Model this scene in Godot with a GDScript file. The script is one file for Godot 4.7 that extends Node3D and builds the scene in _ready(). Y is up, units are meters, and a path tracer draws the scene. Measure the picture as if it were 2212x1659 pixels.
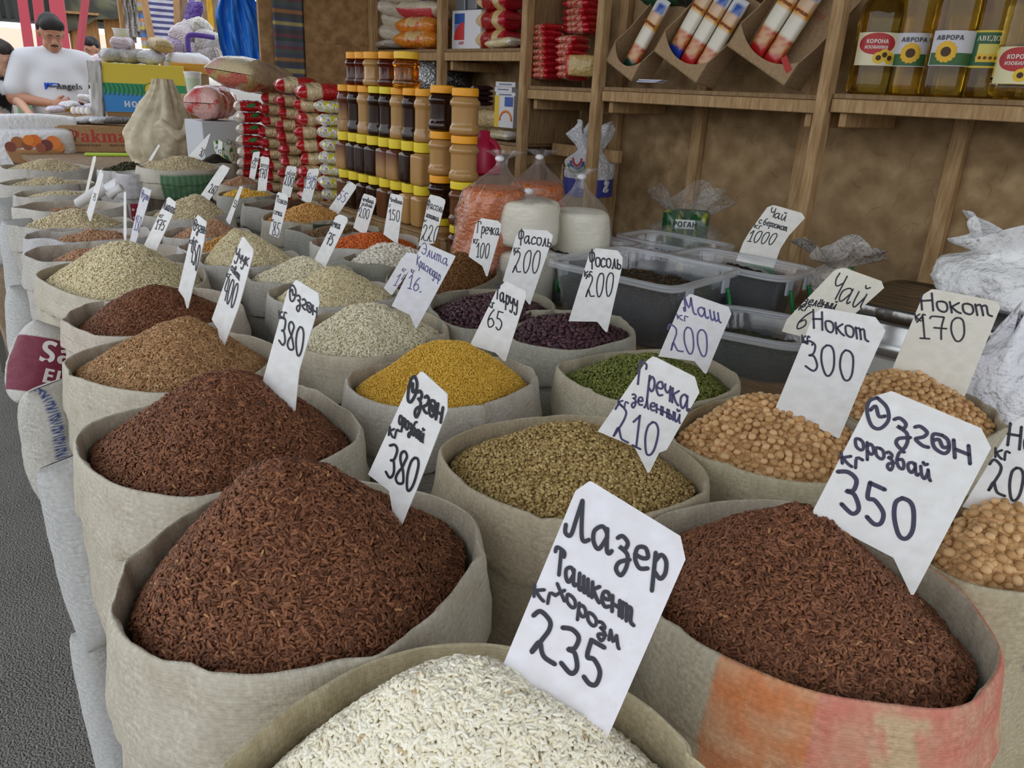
extends Node3D
# A market stall: open sacks of grain with price cards, a shelf wall, honey jars, bagged goods, the hall behind.

const F := 1661.0
const EYE := Vector3(0, 1.36, 0)
const RIM := 0.94      # height of the sack mouths
const TABLE := 0.60    # top of the sack table
const COUNTER := 0.84  # top of the counter behind the sacks
var RB := Basis()
var rng := RandomNumberGenerator.new()
var fn := FastNoiseLite.new()
var used := {}
var mats := {}
var texs := {}

# ---------- placing ----------
func setup_axes() -> void:
	var up := Vector3(218, 4358, 1661).normalized()
	var mz := Vector3(-1451, 705.5, -F)
	mz = (mz - up * mz.dot(up)).normalized()
	var zw := -mz
	var xw := up.cross(zw)
	RB = Basis(Vector3(xw.x, up.x, zw.x), Vector3(xw.y, up.y, zw.y), Vector3(xw.z, up.z, zw.z))

func ray(x: float, y: float) -> Vector3:
	return RB * Vector3((x - 1106.0) / F, -(y - 829.5) / F, -1.0)
func on(x: float, y: float, h: float) -> Vector3:
	var d := ray(x, y)
	return EYE + d * ((h - EYE.y) / d.y)
func onx(x: float, y: float, wx: float) -> Vector3:
	var d := ray(x, y)
	return EYE + d * (wx / d.x)
func onz(x: float, y: float, wz: float) -> Vector3:
	var d := ray(x, y)
	return EYE + d * (wz / d.z)
func dep(x: float, y: float, t: float) -> Vector3:
	return EYE + ray(x, y) * t
func onplane(x: float, y: float, p: Vector3, n: Vector3) -> Vector3:
	var d := ray(x, y)
	return EYE + d * ((p - EYE).dot(n) / d.dot(n))

# ---------- naming ----------
func numbered(called: String) -> String:
	var k: int = used.get(called, 0)
	used[called] = k + 1
	return called if k == 0 else "%s_%03d" % [called, k]
func tag(o: Node, label: String, category := "", group := "", kind := "") -> Node:
	if label: o.set_meta("label", label)
	if category: o.set_meta("category", category)
	if group: o.set_meta("group", group)
	if kind: o.set_meta("kind", kind)
	return o
func base(called: String, at: Vector3, label: String, category: String, group := "", kind := "") -> Node3D:
	var o := Node3D.new()
	o.name = numbered(called)
	add_child(o)
	o.position = at
	tag(o, label, category, group, kind)
	return o
func part(parent: Node, called: String, mesh: Mesh, m: Material, at := Vector3.ZERO, rot := Vector3.ZERO) -> MeshInstance3D:
	var o := MeshInstance3D.new()
	o.name = called
	o.mesh = mesh
	o.material_override = m
	parent.add_child(o, true)
	o.position = at
	o.rotation = rot
	return o
func solo(called: String, mesh: Mesh, m: Material, at: Vector3, label: String, category: String, group := "", kind := "") -> MeshInstance3D:
	var o := part(self, numbered(called), mesh, m, at)
	tag(o, label, category, group, kind)
	return o
func struct(called: String, mesh: Mesh, m: Material, at := Vector3.ZERO, label := "", category := "") -> MeshInstance3D:
	var o := part(self, numbered(called), mesh, m, at)
	tag(o, label, category, "", "structure")
	return o
func copy(o: Node3D, label := "", group := "") -> Node3D:
	var c: Node3D = o.duplicate()
	c.name = numbered(String(o.name).rstrip("0123456789").trim_suffix("_"))
	add_child(c)
	if label: c.set_meta("label", label)
	if group: c.set_meta("group", group)
	return c

# ---------- materials ----------
func lin(r: float, g: float, b: float) -> Color:
	return Color(r / 255.0, g / 255.0, b / 255.0).srgb_to_linear()
func mat(r: float, g: float, b: float, rough := 0.8, opt := {}) -> StandardMaterial3D:
	var key := str([r, g, b, rough, opt])
	if mats.has(key): return mats[key]
	var m := StandardMaterial3D.new()
	m.albedo_color = Color(r / 255.0, g / 255.0, b / 255.0, opt.get("a", 1.0))
	m.roughness = rough
	m.metallic = opt.get("metal", 0.0)
	if opt.has("spec"): m.metallic_specular = opt.spec
	if opt.has("a"): m.transparency = BaseMaterial3D.TRANSPARENCY_ALPHA
	if opt.has("refr"):
		m.refraction_enabled = true
		m.refraction_scale = opt.refr
	if opt.get("vc", false): m.vertex_color_use_as_albedo = true
	if opt.has("coat"):
		m.clearcoat_enabled = true
		m.clearcoat = opt.coat
		m.clearcoat_roughness = 0.1
	if opt.has("tex"):
		m.albedo_texture = tex(opt.tex)
		m.uv1_scale = Vector3.ONE * float(opt.get("scale", 1.0))
		if opt.get("tri", true):
			m.uv1_triplanar = true
			m.uv1_world_triplanar = opt.get("world", false)
	if opt.has("bump"):
		m.normal_enabled = true
		m.normal_texture = tex(opt.bump)
		m.normal_scale = opt.get("nscale", 1.0)
		m.uv1_scale = Vector3.ONE * float(opt.get("scale", 1.0))
		if opt.get("tri", true): m.uv1_triplanar = true
	if opt.has("back"):
		m.backlight_enabled = true
		m.backlight = opt.back
	mats[key] = m
	return m

func noise_img(n: int, freq: float, octaves: int, seed_: int, lo: Color, hi: Color, gain := 1.0, stretch := Vector2.ONE) -> Image:
	var im := Image.create(n, n, false, Image.FORMAT_RGBA8)
	var f := FastNoiseLite.new()
	f.seed = seed_
	f.noise_type = FastNoiseLite.TYPE_SIMPLEX_SMOOTH
	f.frequency = 1.0
	f.fractal_type = FastNoiseLite.FRACTAL_FBM
	f.fractal_octaves = octaves
	for y in n:
		for x in n:
			# four shifted samples blended so that the picture repeats without a seam
			var fx := float(x) / n
			var fy := float(y) / n
			var k := Vector2(freq * stretch.x, freq * stretch.y)
			var v := lerpf(lerpf(f.get_noise_2d(fx * k.x, fy * k.y), f.get_noise_2d((fx - 1.0) * k.x, fy * k.y), fx), lerpf(f.get_noise_2d(fx * k.x, (fy - 1.0) * k.y), f.get_noise_2d((fx - 1.0) * k.x, (fy - 1.0) * k.y), fx), fy)
			im.set_pixel(x, y, lo.lerp(hi, clampf(0.5 + v * gain, 0.0, 1.0)))
	return im

func tex(called: String) -> Texture2D:
	if texs.has(called): return texs[called]
	var im: Image
	match called:
		"weave":   # woven polypropylene: threads over and under
			im = Image.create(128, 128, false, Image.FORMAT_RGBA8)
			for y in 128:
				for x in 128:
					var cx := int(x / 8.0)
					var cy := int(y / 8.0)
					var over := (cx + cy) % 2 == 0
					var fx := sin(PI * (fmod(x, 8.0) + 0.5) / 8.0)
					var fy := sin(PI * (fmod(y, 8.0) + 0.5) / 8.0)
					var v := (0.35 + 0.65 * fy) if over else (0.25 + 0.65 * fx)
					im.set_pixel(x, y, Color(v, v, v))
			im.bump_map_to_normal_map(2.0)
		"cloth":   # soiled off-white sacking
			im = noise_img(256, 7.0, 5, 5, Color(0.80, 0.78, 0.74), Color(1, 1, 1), 1.1)
			var r := RandomNumberGenerator.new()
			r.seed = 4
			for k in 60:
				var x := r.randi_range(0, 252)
				var y := r.randi_range(0, 252)
				var c := Color(0.62, 0.52, 0.4)
				for j in r.randi_range(3, 26):
					var px := posmod(x + int(r.randfn(0, 3)), 256)
					var py := posmod(y + int(r.randfn(0, 3)), 256)
					im.set_pixel(px, py, im.get_pixel(px, py).lerp(c, 0.35))
		"paper":
			im = noise_img(256, 9.0, 5, 8, Color(0.93, 0.92, 0.90), Color(1, 1, 1), 1.2)
			var r2 := RandomNumberGenerator.new()
			r2.seed = 9
			for k in 120:
				var x2 := r2.randi_range(0, 255)
				var y2 := r2.randi_range(0, 255)
				im.set_pixel(x2, y2, im.get_pixel(x2, y2).lerp(Color(0.4, 0.36, 0.3), r2.randf_range(0.1, 0.6)))
		"wood":
			im = noise_img(256, 10.0, 5, 11, Color(0.78, 0.70, 0.60), Color(1, 0.98, 0.95), 0.9, Vector2(3.0, 0.35))
		"ply":   # stained board with scuffs
			im = noise_img(512, 9.0, 6, 21, Color(0.76, 0.71, 0.64), Color(1, 0.98, 0.95), 1.2)
			var r3 := RandomNumberGenerator.new()
			r3.seed = 31
			for k in 240:
				var x3 := r3.randf_range(0, 511)
				var y3 := r3.randf_range(0, 511)
				var a3 := r3.randf_range(0, TAU)
				var tone := Color(0.98, 0.93, 0.84) if r3.randf() < 0.55 else Color(0.3, 0.23, 0.17)
				for j in r3.randi_range(4, 34):
					a3 += r3.randf_range(-0.25, 0.25)
					x3 += cos(a3)
					y3 += sin(a3)
					var ix := posmod(int(x3), 512)
					var iy := posmod(int(y3), 512)
					im.set_pixel(ix, iy, im.get_pixel(ix, iy).lerp(tone, 0.3))
		"asphalt":
			im = noise_img(512, 70.0, 4, 41, Color(0.62, 0.61, 0.59), Color(0.95, 0.94, 0.92), 1.2)
			var r4 := RandomNumberGenerator.new()
			r4.seed = 42
			for k in 5200:
				var x4 := r4.randi_range(0, 510)
				var y4 := r4.randi_range(0, 510)
				var c4 := Color(0.22, 0.21, 0.2) if r4.randf() < 0.72 else Color(0.95, 0.95, 0.94)
				im.set_pixel(x4, y4, c4)
				if r4.randf() < 0.5: im.set_pixel(x4 + 1, y4, c4)
				if r4.randf() < 0.3: im.set_pixel(x4, y4 + 1, c4)
		"asphalt_bump":
			im = noise_img(512, 60.0, 4, 44, Color.BLACK, Color.WHITE, 1.3)
			im.bump_map_to_normal_map(7.0)
		"crumple":
			im = noise_img(256, 9.0, 4, 51, Color.BLACK, Color.WHITE, 1.2)
			im.bump_map_to_normal_map(9.0)
		"board":   # brown corrugated cardboard
			im = noise_img(256, 12.0, 5, 61, Color(0.86, 0.84, 0.80), Color(1, 1, 1), 0.9)
		"shrink":
			im = noise_img(128, 6.0, 3, 71, Color.BLACK, Color.WHITE, 1.3, Vector2(3.0, 0.6))
			im.bump_map_to_normal_map(5.0)
	var t := ImageTexture.create_from_image(im)
	texs[called] = t
	return t

# ---------- shapes ----------
func grid(nu: int, nv: int, f: Callable, wrap := false, cf = null, flip := false) -> ArrayMesh:
	var P := PackedVector3Array()
	var C := PackedColorArray()
	var U := PackedVector2Array()
	for j in nv + 1:
		for i in nu + 1:
			var u := float(i) / nu
			var v := float(j) / nv
			P.append(f.call(u if not (wrap and i == nu) else 0.0, v))
			U.append(Vector2(u, v))
			if cf != null: C.append(cf.call(u, v))
	return finish_grid(nu, nv, P, C, U, wrap, flip)

func finish_grid(nu: int, nv: int, P: PackedVector3Array, C: PackedColorArray, U: PackedVector2Array, wrap: bool, flip: bool) -> ArrayMesh:
	var N := PackedVector3Array()
	var I := PackedInt32Array()
	var w := nu + 1
	for j in nv + 1:
		for i in w:
			var i0 := i - 1
			var i1 := i + 1
			if wrap:
				if i0 < 0: i0 = nu - 1
				if i1 > nu: i1 = 1
			else:
				i0 = maxi(i0, 0)
				i1 = mini(i1, nu)
			var j0 := maxi(j - 1, 0)
			var j1 := mini(j + 1, nv)
			var du := P[j * w + i1] - P[j * w + i0]
			var dv := P[j1 * w + i] - P[j0 * w + i]
			if du.length_squared() < 1e-14:
				var jj := j + 1 if j < nv / 2.0 else j - 1
				jj = clampi(jj, 0, nv)
				du = P[jj * w + i1] - P[jj * w + i0]
			var n := dv.cross(du)
			n = n.normalized() if n.length_squared() > 1e-20 else Vector3.UP
			N.append(-n if flip else n)
	for j in nv:
		for i in nu:
			var a := j * w + i
			if flip: I.append_array([a, a + w, a + 1, a + 1, a + w, a + w + 1])
			else: I.append_array([a, a + 1, a + w, a + 1, a + w + 1, a + w])
	var arr := []
	arr.resize(Mesh.ARRAY_MAX)
	arr[Mesh.ARRAY_VERTEX] = P
	arr[Mesh.ARRAY_NORMAL] = N
	arr[Mesh.ARRAY_TEX_UV] = U
	if C.size(): arr[Mesh.ARRAY_COLOR] = C
	arr[Mesh.ARRAY_INDEX] = I
	var m := ArrayMesh.new()
	m.add_surface_from_arrays(Mesh.PRIMITIVE_TRIANGLES, arr)
	return m

func st_new() -> SurfaceTool:
	var st := SurfaceTool.new()
	st.begin(Mesh.PRIMITIVE_TRIANGLES)
	st.set_smooth_group(-1)
	return st
func st_done(st: SurfaceTool) -> ArrayMesh:
	st.generate_normals()
	return st.commit()
func quad(st: SurfaceTool, a: Vector3, b: Vector3, c: Vector3, d: Vector3) -> void:
	for p in [a, b, c, a, c, d]: st.add_vertex(p)
func join(list: Array) -> ArrayMesh:
	# list of [mesh, Transform3D]
	var st := SurfaceTool.new()
	st.begin(Mesh.PRIMITIVE_TRIANGLES)
	for e in list: st.append_from(e[0], 0, e[1])
	return st.commit()
func at(x: float, y: float, z: float) -> Transform3D:
	return Transform3D(Basis(), Vector3(x, y, z))

func add_box(st: SurfaceTool, c: Vector3, s: Vector3, b := 0.003, bs := Basis()) -> void:
	# chamfered box
	var h := s * 0.5
	b = minf(b, minf(h.x, minf(h.y, h.z)) * 0.9)
	var V := {}
	for sx in [-1, 1]:
		for sy in [-1, 1]:
			for sz in [-1, 1]:
				var k := Vector3(sx, sy, sz)
				V[[sx, sy, sz, 0]] = c + bs * (k * Vector3(h.x, h.y - b, h.z - b))
				V[[sx, sy, sz, 1]] = c + bs * (k * Vector3(h.x - b, h.y, h.z - b))
				V[[sx, sy, sz, 2]] = c + bs * (k * Vector3(h.x - b, h.y - b, h.z))
	for s1 in [-1, 1]:
		var q := [[s1, -1, -1, 0], [s1, 1, -1, 0], [s1, 1, 1, 0], [s1, -1, 1, 0]]
		qf(st, V, q, c)
		q = [[-1, s1, -1, 1], [1, s1, -1, 1], [1, s1, 1, 1], [-1, s1, 1, 1]]
		qf(st, V, q, c)
		q = [[-1, -1, s1, 2], [1, -1, s1, 2], [1, 1, s1, 2], [-1, 1, s1, 2]]
		qf(st, V, q, c)
		for s2 in [-1, 1]:
			qf(st, V, [[s1, s2, -1, 0], [s1, s2, 1, 0], [s1, s2, 1, 1], [s1, s2, -1, 1]], c)
			qf(st, V, [[s1, -1, s2, 0], [s1, 1, s2, 0], [s1, 1, s2, 2], [s1, -1, s2, 2]], c)
			qf(st, V, [[-1, s1, s2, 1], [1, s1, s2, 1], [1, s1, s2, 2], [-1, s1, s2, 2]], c)
			for s3 in [-1, 1]:
				var a: Vector3 = V[[s1, s2, s3, 0]]
				var bb: Vector3 = V[[s1, s2, s3, 1]]
				var cc: Vector3 = V[[s1, s2, s3, 2]]
				if (bb - a).cross(cc - a).dot(a - c) > 0:
					st.add_vertex(a); st.add_vertex(cc); st.add_vertex(bb)
				else:
					st.add_vertex(a); st.add_vertex(bb); st.add_vertex(cc)
func qf(st: SurfaceTool, V: Dictionary, k: Array, c: Vector3) -> void:
	var a: Vector3 = V[k[0]]
	var b: Vector3 = V[k[1]]
	var d: Vector3 = V[k[2]]
	var e: Vector3 = V[k[3]]
	if (b - a).cross(d - a).dot((a + d) * 0.5 - c) > 0: quad(st, a, e, d, b)
	else: quad(st, a, b, d, e)
func box(s: Vector3, b := 0.003) -> ArrayMesh:
	var st := st_new()
	add_box(st, Vector3.ZERO, s, b)
	return st_done(st)
func bar(a: Vector3, b: Vector3, w: float, t: float, bevel := 0.003, upv := Vector3.UP) -> ArrayMesh:
	var st := st_new()
	add_bar(st, a, b, w, t, bevel, upv)
	return st_done(st)
func add_bar(st: SurfaceTool, a: Vector3, b: Vector3, w: float, t: float, bevel := 0.003, upv := Vector3.UP) -> void:
	var d := (b - a).normalized()
	if absf(d.dot(upv)) > 0.95: upv = Vector3.RIGHT
	var s := d.cross(upv).normalized()
	var u := s.cross(d)
	add_box(st, (a + b) * 0.5, Vector3(w, t, a.distance_to(b)), bevel, Basis(s, u, -d))

func tube(pts: Array, r, n := 8, caps := true) -> ArrayMesh:
	# r: a radius or an array of radii
	var m := pts.size()
	var last := Vector3.UP
	var frames := []
	for k in m:
		var d: Vector3 = (pts[mini(k + 1, m - 1)] - pts[maxi(k - 1, 0)])
		d = d.normalized() if d.length() > 1e-9 else Vector3.UP
		var s := d.cross(last)
		if s.length() < 0.05: s = d.cross(Vector3.RIGHT if absf(d.x) < 0.8 else Vector3.BACK)
		s = s.normalized()
		last = s.cross(d)
		frames.append([s, last])
	var extra := 1 if caps else 0
	return grid(n, m - 1 + 2 * extra, func(u, v):
		var row := int(round(v * (m - 1 + 2 * extra))) - extra
		var k := clampi(row, 0, m - 1)
		var rad: float = (r[k] if r is Array else r)
		if row < 0 or row >= m: rad = 0.0
		return pts[k] + (frames[k][0] * cos(TAU * u) + frames[k][1] * sin(TAU * u)) * rad, true)

func lathe(prof: Array, n := 24, squareness := 0.0, cf = null) -> ArrayMesh:
	# prof: [radius, y] from the bottom up; squareness 0 round .. 1 boxy
	var m := prof.size() - 1
	return grid(n, m, func(u, v):
		var k := int(round(v * m))
		var a: float = TAU * (u + 0.5 / n)
		var c := cos(a)
		var s := sin(a)
		var q := 1.0
		if squareness > 0.0:
			var e := 2.0 + squareness * 6.0
			q = pow(pow(absf(c), e) + pow(absf(s), e), -1.0 / e)
		return Vector3(c * prof[k][0] * q, prof[k][1], s * prof[k][0] * q), true, cf)

func smooth(pts: Array, per := 6, closed := false) -> Array:
	var out := []
	var n := pts.size()
	var last := n if closed else n - 1
	for i in last:
		var p0 = pts[posmod(i - 1, n)] if closed else pts[maxi(i - 1, 0)]
		var p1 = pts[i]
		var p2 = pts[(i + 1) % n] if closed else pts[i + 1]
		var p3 = pts[(i + 2) % n] if closed else pts[mini(i + 2, n - 1)]
		for k in per:
			var t := float(k) / per
			var t2 := t * t
			var t3 := t2 * t
			out.append(0.5 * ((2.0 * p1) + (p2 - p0) * t + (2.0 * p0 - 5.0 * p1 + 4.0 * p2 - p3) * t2 + (3.0 * p1 - p0 - 3.0 * p2 + p3) * t3))
	if not closed: out.append(pts[n - 1])
	return out
func resample(pts: Array, n: int, closed := true) -> Array:
	var L := [0.0]
	var m := pts.size()
	var cnt := m if closed else m - 1
	for i in cnt: L.append(L[i] + pts[i].distance_to(pts[(i + 1) % m]))
	var total: float = L[cnt]
	var out := []
	var k := 0
	var steps := n if closed else n - 1
	for i in n:
		var want := total * i / steps
		while k < cnt - 1 and L[k + 1] < want: k += 1
		var seg: float = maxf(L[k + 1] - L[k], 1e-9)
		out.append(pts[k].lerp(pts[(k + 1) % m], clampf((want - L[k]) / seg, 0, 1)))
	return out

# a pillow-shaped bag: length along x, width along z, lying flat, pinched at both ends
func pillow(l: float, w: float, t: float, seed_: int, cf = null, nu := 20, nv := 20, wr := 1.0) -> ArrayMesh:
	return grid(nu, nv, func(u, v):
		var a: float = TAU * u
		var x: float = v * 2.0 - 1.0
		var e := pow(maxf(0.0, 1.0 - pow(absf(x), 5.0)), 0.6)
		var flat: float = maxf(e, 0.02)
		var c := cos(a)
		var s := sin(a)
		var cc: float = signf(c) * pow(absf(c), 0.75)
		var ss: float = signf(s) * pow(absf(s), 0.9)
		var k: float = fn.get_noise_3d(x * 90.0 + seed_ * 37.0, cc * 60.0, ss * 60.0) * 0.12 * wr
		return Vector3(x * l * 0.5, ss * t * 0.5 * flat * (1.0 + k), cc * w * 0.5 * (0.86 + 0.14 * e) * (1.0 + k * 0.3)), true, cf)

# ---------- grain ----------
const GRAIN := {
	# size: half length, half width, half height in metres; two colours (sRGB) that single grains vary between
	"brown": {"s": [0.0038, 0.00142, 0.00125], "a": [92, 55, 35], "b": [150, 99, 68], "n": 19000, "odd": [176, 130, 84], "seg": 6},
	"tan": {"s": [0.0038, 0.00142, 0.00125], "a": [142, 104, 66], "b": [194, 152, 108], "n": 17000, "odd": [222, 200, 160], "seg": 6},
	"pink": {"s": [0.0042, 0.0015, 0.0013], "a": [176, 132, 100], "b": [208, 166, 132], "n": 5000, "odd": [222, 200, 160], "seg": 5},
	"white": {"s": [0.0038, 0.0014, 0.00125], "a": [240, 230, 202], "b": [255, 250, 232], "n": 19000, "odd": [206, 180, 140], "seg": 6},
	"cream": {"s": [0.0037, 0.0015, 0.0013], "a": [206, 190, 148], "b": [236, 224, 188], "n": 11000, "odd": [240, 236, 220], "seg": 6},
	"pale": {"s": [0.0036, 0.0015, 0.0013], "a": [214, 202, 166], "b": [244, 238, 214], "n": 8500, "odd": [250, 246, 232], "seg": 6},
	"farrice": {"s": [0.0042, 0.0019, 0.0016], "a": [200, 184, 146], "b": [234, 220, 186], "n": 3600, "odd": [240, 236, 220], "seg": 5},
	"millet": {"s": [0.00115, 0.0011, 0.0011], "a": [206, 160, 52], "b": [242, 202, 92], "n": 30000, "odd": [250, 226, 140], "seg": 5},
	"buckgreen": {"s": [0.0025, 0.0021, 0.0017], "a": [150, 122, 70], "b": [208, 182, 124], "n": 12000, "odd": [172, 166, 92], "seg": 4},
	"buck": {"s": [0.0024, 0.0019, 0.0016], "a": [104, 68, 36], "b": [156, 110, 64], "n": 6500, "odd": [90, 54, 30], "seg": 4},
	"bean": {"s": [0.0062, 0.0042, 0.0036], "a": [62, 40, 46], "b": [98, 66, 72], "n": 3000, "odd": [120, 88, 88], "gap": 0.0072, "seg": 8, "rough": 0.32},
	"whitebean": {"s": [0.0065, 0.0040, 0.0034], "a": [214, 206, 188], "b": [240, 234, 220], "n": 3000, "odd": [250, 246, 236], "gap": 0.0072, "seg": 8, "rough": 0.4},
	"mung": {"s": [0.0026, 0.0021, 0.0021], "a": [86, 92, 38], "b": [134, 138, 66], "n": 8000, "odd": [70, 70, 30], "seg": 6, "rough": 0.4},
	"chickpea": {"s": [0.0050, 0.0045, 0.0044], "a": [186, 142, 92], "b": [228, 188, 136], "n": 3600, "odd": [202, 150, 110], "seg": 8, "pea": true, "gap": 0.0086},
	"redlentil": {"s": [0.0024, 0.0024, 0.0013], "a": [206, 96, 40], "b": [240, 138, 72], "n": 7000, "odd": [236, 150, 90], "seg": 5},
	"brownlentil": {"s": [0.0028, 0.0028, 0.0014], "a": [112, 84, 56], "b": [158, 124, 88], "n": 4000, "odd": [130, 110, 70], "seg": 5},
	"wheat": {"s": [0.0036, 0.0020, 0.0018], "a": [196, 142, 74], "b": [232, 184, 116], "n": 5000, "odd": [240, 206, 150], "seg": 5},
	"corn": {"s": [0.0026, 0.0024, 0.0020], "a": [220, 170, 60], "b": [244, 206, 100], "n": 3500, "odd": [250, 226, 140], "seg": 5},
	"flax": {"s": [0.0026, 0.0015, 0.0010], "a": [82, 52, 34], "b": [118, 78, 52], "n": 4500, "odd": [60, 40, 28], "seg": 5},
	"tea": {"s": [0.0048, 0.0008, 0.0007], "a": [26, 22, 20], "b": [58, 48, 40], "n": 3500, "odd": [120, 92, 58], "seg": 4},
	"teaflower": {"s": [0.0050, 0.0014, 0.0006], "a": [40, 34, 26], "b": [100, 78, 46], "n": 3000, "odd": [176, 138, 76], "seg": 4},
	"greentea": {"s": [0.0055, 0.0008, 0.0007], "a": [48, 50, 36], "b": [92, 92, 66], "n": 3500, "odd": [120, 116, 84], "seg": 4},
	"raisin": {"s": [0.0055, 0.0042, 0.0036], "a": [44, 46, 26], "b": [88, 84, 46], "n": 900, "odd": [110, 100, 60], "seg": 6},
	"poppy": {"s": [0.0026, 0.0022, 0.0020], "a": [44, 36, 32], "b": [74, 60, 50], "n": 2500, "odd": [60, 50, 44], "seg": 5},
}
var grain_mesh := {}
func grain_shape(k: String) -> ArrayMesh:
	if grain_mesh.has(k): return grain_mesh[k]
	var g: Dictionary = GRAIN[k]
	var s: Array = g.s
	var n: int = g.seg
	var pea: bool = g.get("pea", false)
	var m := grid(n, 6 if n >= 8 else 4, func(u, v):
		var a: float = TAU * u
		var b: float = PI * v
		var x := -cos(b)
		var r := pow(sin(b), 0.7)
		var q := Vector3(x * s[0], cos(a) * r * s[1], sin(a) * r * s[2])
		if pea and x > 0.5: q = Vector3(x * s[0] * (1.0 + 0.16 * (x - 0.5)), q.y * (1.0 - 0.25 * (x - 0.5)), q.z * (1.0 - 0.25 * (x - 0.5)))
		if pea: q *= 1.0 + 0.05 * sin(3.0 * a) * r
		return q, true)
	grain_mesh[k] = m
	return m
func grain_color(g: Dictionary) -> Color:
	var a: Array = g.a
	var b: Array = g.b
	if rng.randf() < 0.008:
		var o: Array = g.odd
		return lin(o[0], o[1], o[2])
	var t := rng.randf()
	return lin(lerpf(a[0], b[0], t), lerpf(a[1], b[1], t), lerpf(a[2], b[2], t))

# scatter grains over a surface hf(r, t) -> Vector3 with r 0..1 outward, t 0..1 round
func grains(called: String, k: String, hf: Callable, density: float, label: String, category: String, under: ArrayMesh, at_: Vector3, parent: Node = null) -> void:
	var g: Dictionary = GRAIN[k]
	var n := int(g.n * density)
	var mm := MultiMesh.new()
	mm.transform_format = MultiMesh.TRANSFORM_3D
	mm.use_colors = true
	mm.mesh = grain_shape(k)
	mm.instance_count = n
	var s: Array = g.s
	var gap: float = g.get("gap", 0.0)
	var taken := {}
	var done := 0
	for i in n:
		var r := sqrt(rng.randf()) * 0.995
		var t := rng.randf()
		var p: Vector3 = hf.call(r, t)
		var sunk := 0.0
		if gap > 0.0:
			# large seeds lie beside each other: a full top layer, the rest in the gaps below
			var cell := Vector2i(floori(p.x / gap), floori(p.z / gap))
			for cx in [-1, 0, 1]:
				for cz in [-1, 0, 1]:
					for q in taken.get(cell + Vector2i(cx, cz), []):
						if Vector2(q.x - p.x, q.z - p.z).length() < gap: sunk = 1.0
			if sunk == 0.0:
				if not taken.has(cell): taken[cell] = []
				taken[cell].append(p)
			elif rng.randf() < 0.5: continue
		var e := 0.02
		var pr: Vector3 = hf.call(minf(r + e, 1.0), t) - hf.call(maxf(r - e, 0.0), t)
		var pt: Vector3 = hf.call(maxf(r, 0.05), fposmod(t + 0.01, 1.0)) - hf.call(maxf(r, 0.05), fposmod(t - 0.01, 1.0))
		var nn := pr.cross(pt)
		nn = nn.normalized() if nn.length_squared() > 1e-16 else Vector3.UP
		if nn.y < 0: nn = -nn
		nn = (nn + Vector3(rng.randfn(0, 0.3), rng.randfn(0, 0.1), rng.randfn(0, 0.3))).normalized()
		var d := Vector3(rng.randfn(), rng.randfn() * 0.4, rng.randfn())
		var x := (d - nn * d.dot(nn)).normalized()
		if x.length() < 0.5: x = nn.cross(Vector3.RIGHT).normalized()
		var z := x.cross(nn)
		var sc := rng.randf_range(0.82, 1.14)
		var lift: float = s[2] * (rng.randf_range(-1.6, 1.5) if gap == 0.0 else (-0.9 if sunk > 0.0 else rng.randf_range(0.4, 0.9)))
		mm.set_instance_transform(done, Transform3D(Basis(x * sc, z * sc, nn * sc), p - at_ + nn * lift))
		mm.set_instance_color(done, grain_color(g))
		done += 1
	if done < n:
		var keep := []
		for i in done: keep.append([mm.get_instance_transform(i), mm.get_instance_color(i)])
		mm.instance_count = done
		for i in done:
			mm.set_instance_transform(i, keep[i][0])
			mm.set_instance_color(i, keep[i][1])
	var o := MultiMeshInstance3D.new()
	o.multimesh = mm
	o.material_override = mat(255, 255, 255, g.get("rough", 0.62), {"vc": true, "spec": 0.4})
	if parent == null:
		o.name = numbered(called)
		add_child(o)
		tag(o, label, category, "", "stuff")
	else:
		o.name = called
		parent.add_child(o, true)
		o.set_meta("kind", "stuff")
	o.position = at_
	var a: Array = g.a
	var bb: Array = g.b
	part(o, "heap_core", under, mat((a[0] + bb[0]) / 2.0, (a[1] + bb[1]) / 2.0, (a[2] + bb[2]) / 2.0, 0.9))

# ---------- open sacks ----------
func rim_px(pts: Array, h := RIM) -> Array:
	var w := []
	for p in pts: w.append(on(p[0], p[1], h + (p[2] if p.size() > 2 else 0.0)))
	return resample(smooth(w, 8, true), 96)
func rim_round(lx: float, ly: float, rx: float, ry: float, h := RIM, seed_ := 0, deep := 0.92) -> Array:
	var a := on(lx, ly, h)
	var b := on(rx, ry, h)
	var c := (a + b) * 0.5
	var u := (b - a) * 0.5
	var v := Vector3(-u.z, 0, u.x) * -deep
	var w := []
	for k in 14:
		var t := TAU * k / 14.0
		var j := 1.0 + fn.get_noise_2d(seed_ * 91.0 + k * 40.0, 5.0) * 0.12
		w.append(c + (u * -cos(t) - v * sin(t)) * j + Vector3(0, fn.get_noise_2d(seed_ * 57.0, k * 45.0) * 0.014, 0))
	return resample(smooth(w, 6, true), 96)

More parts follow.
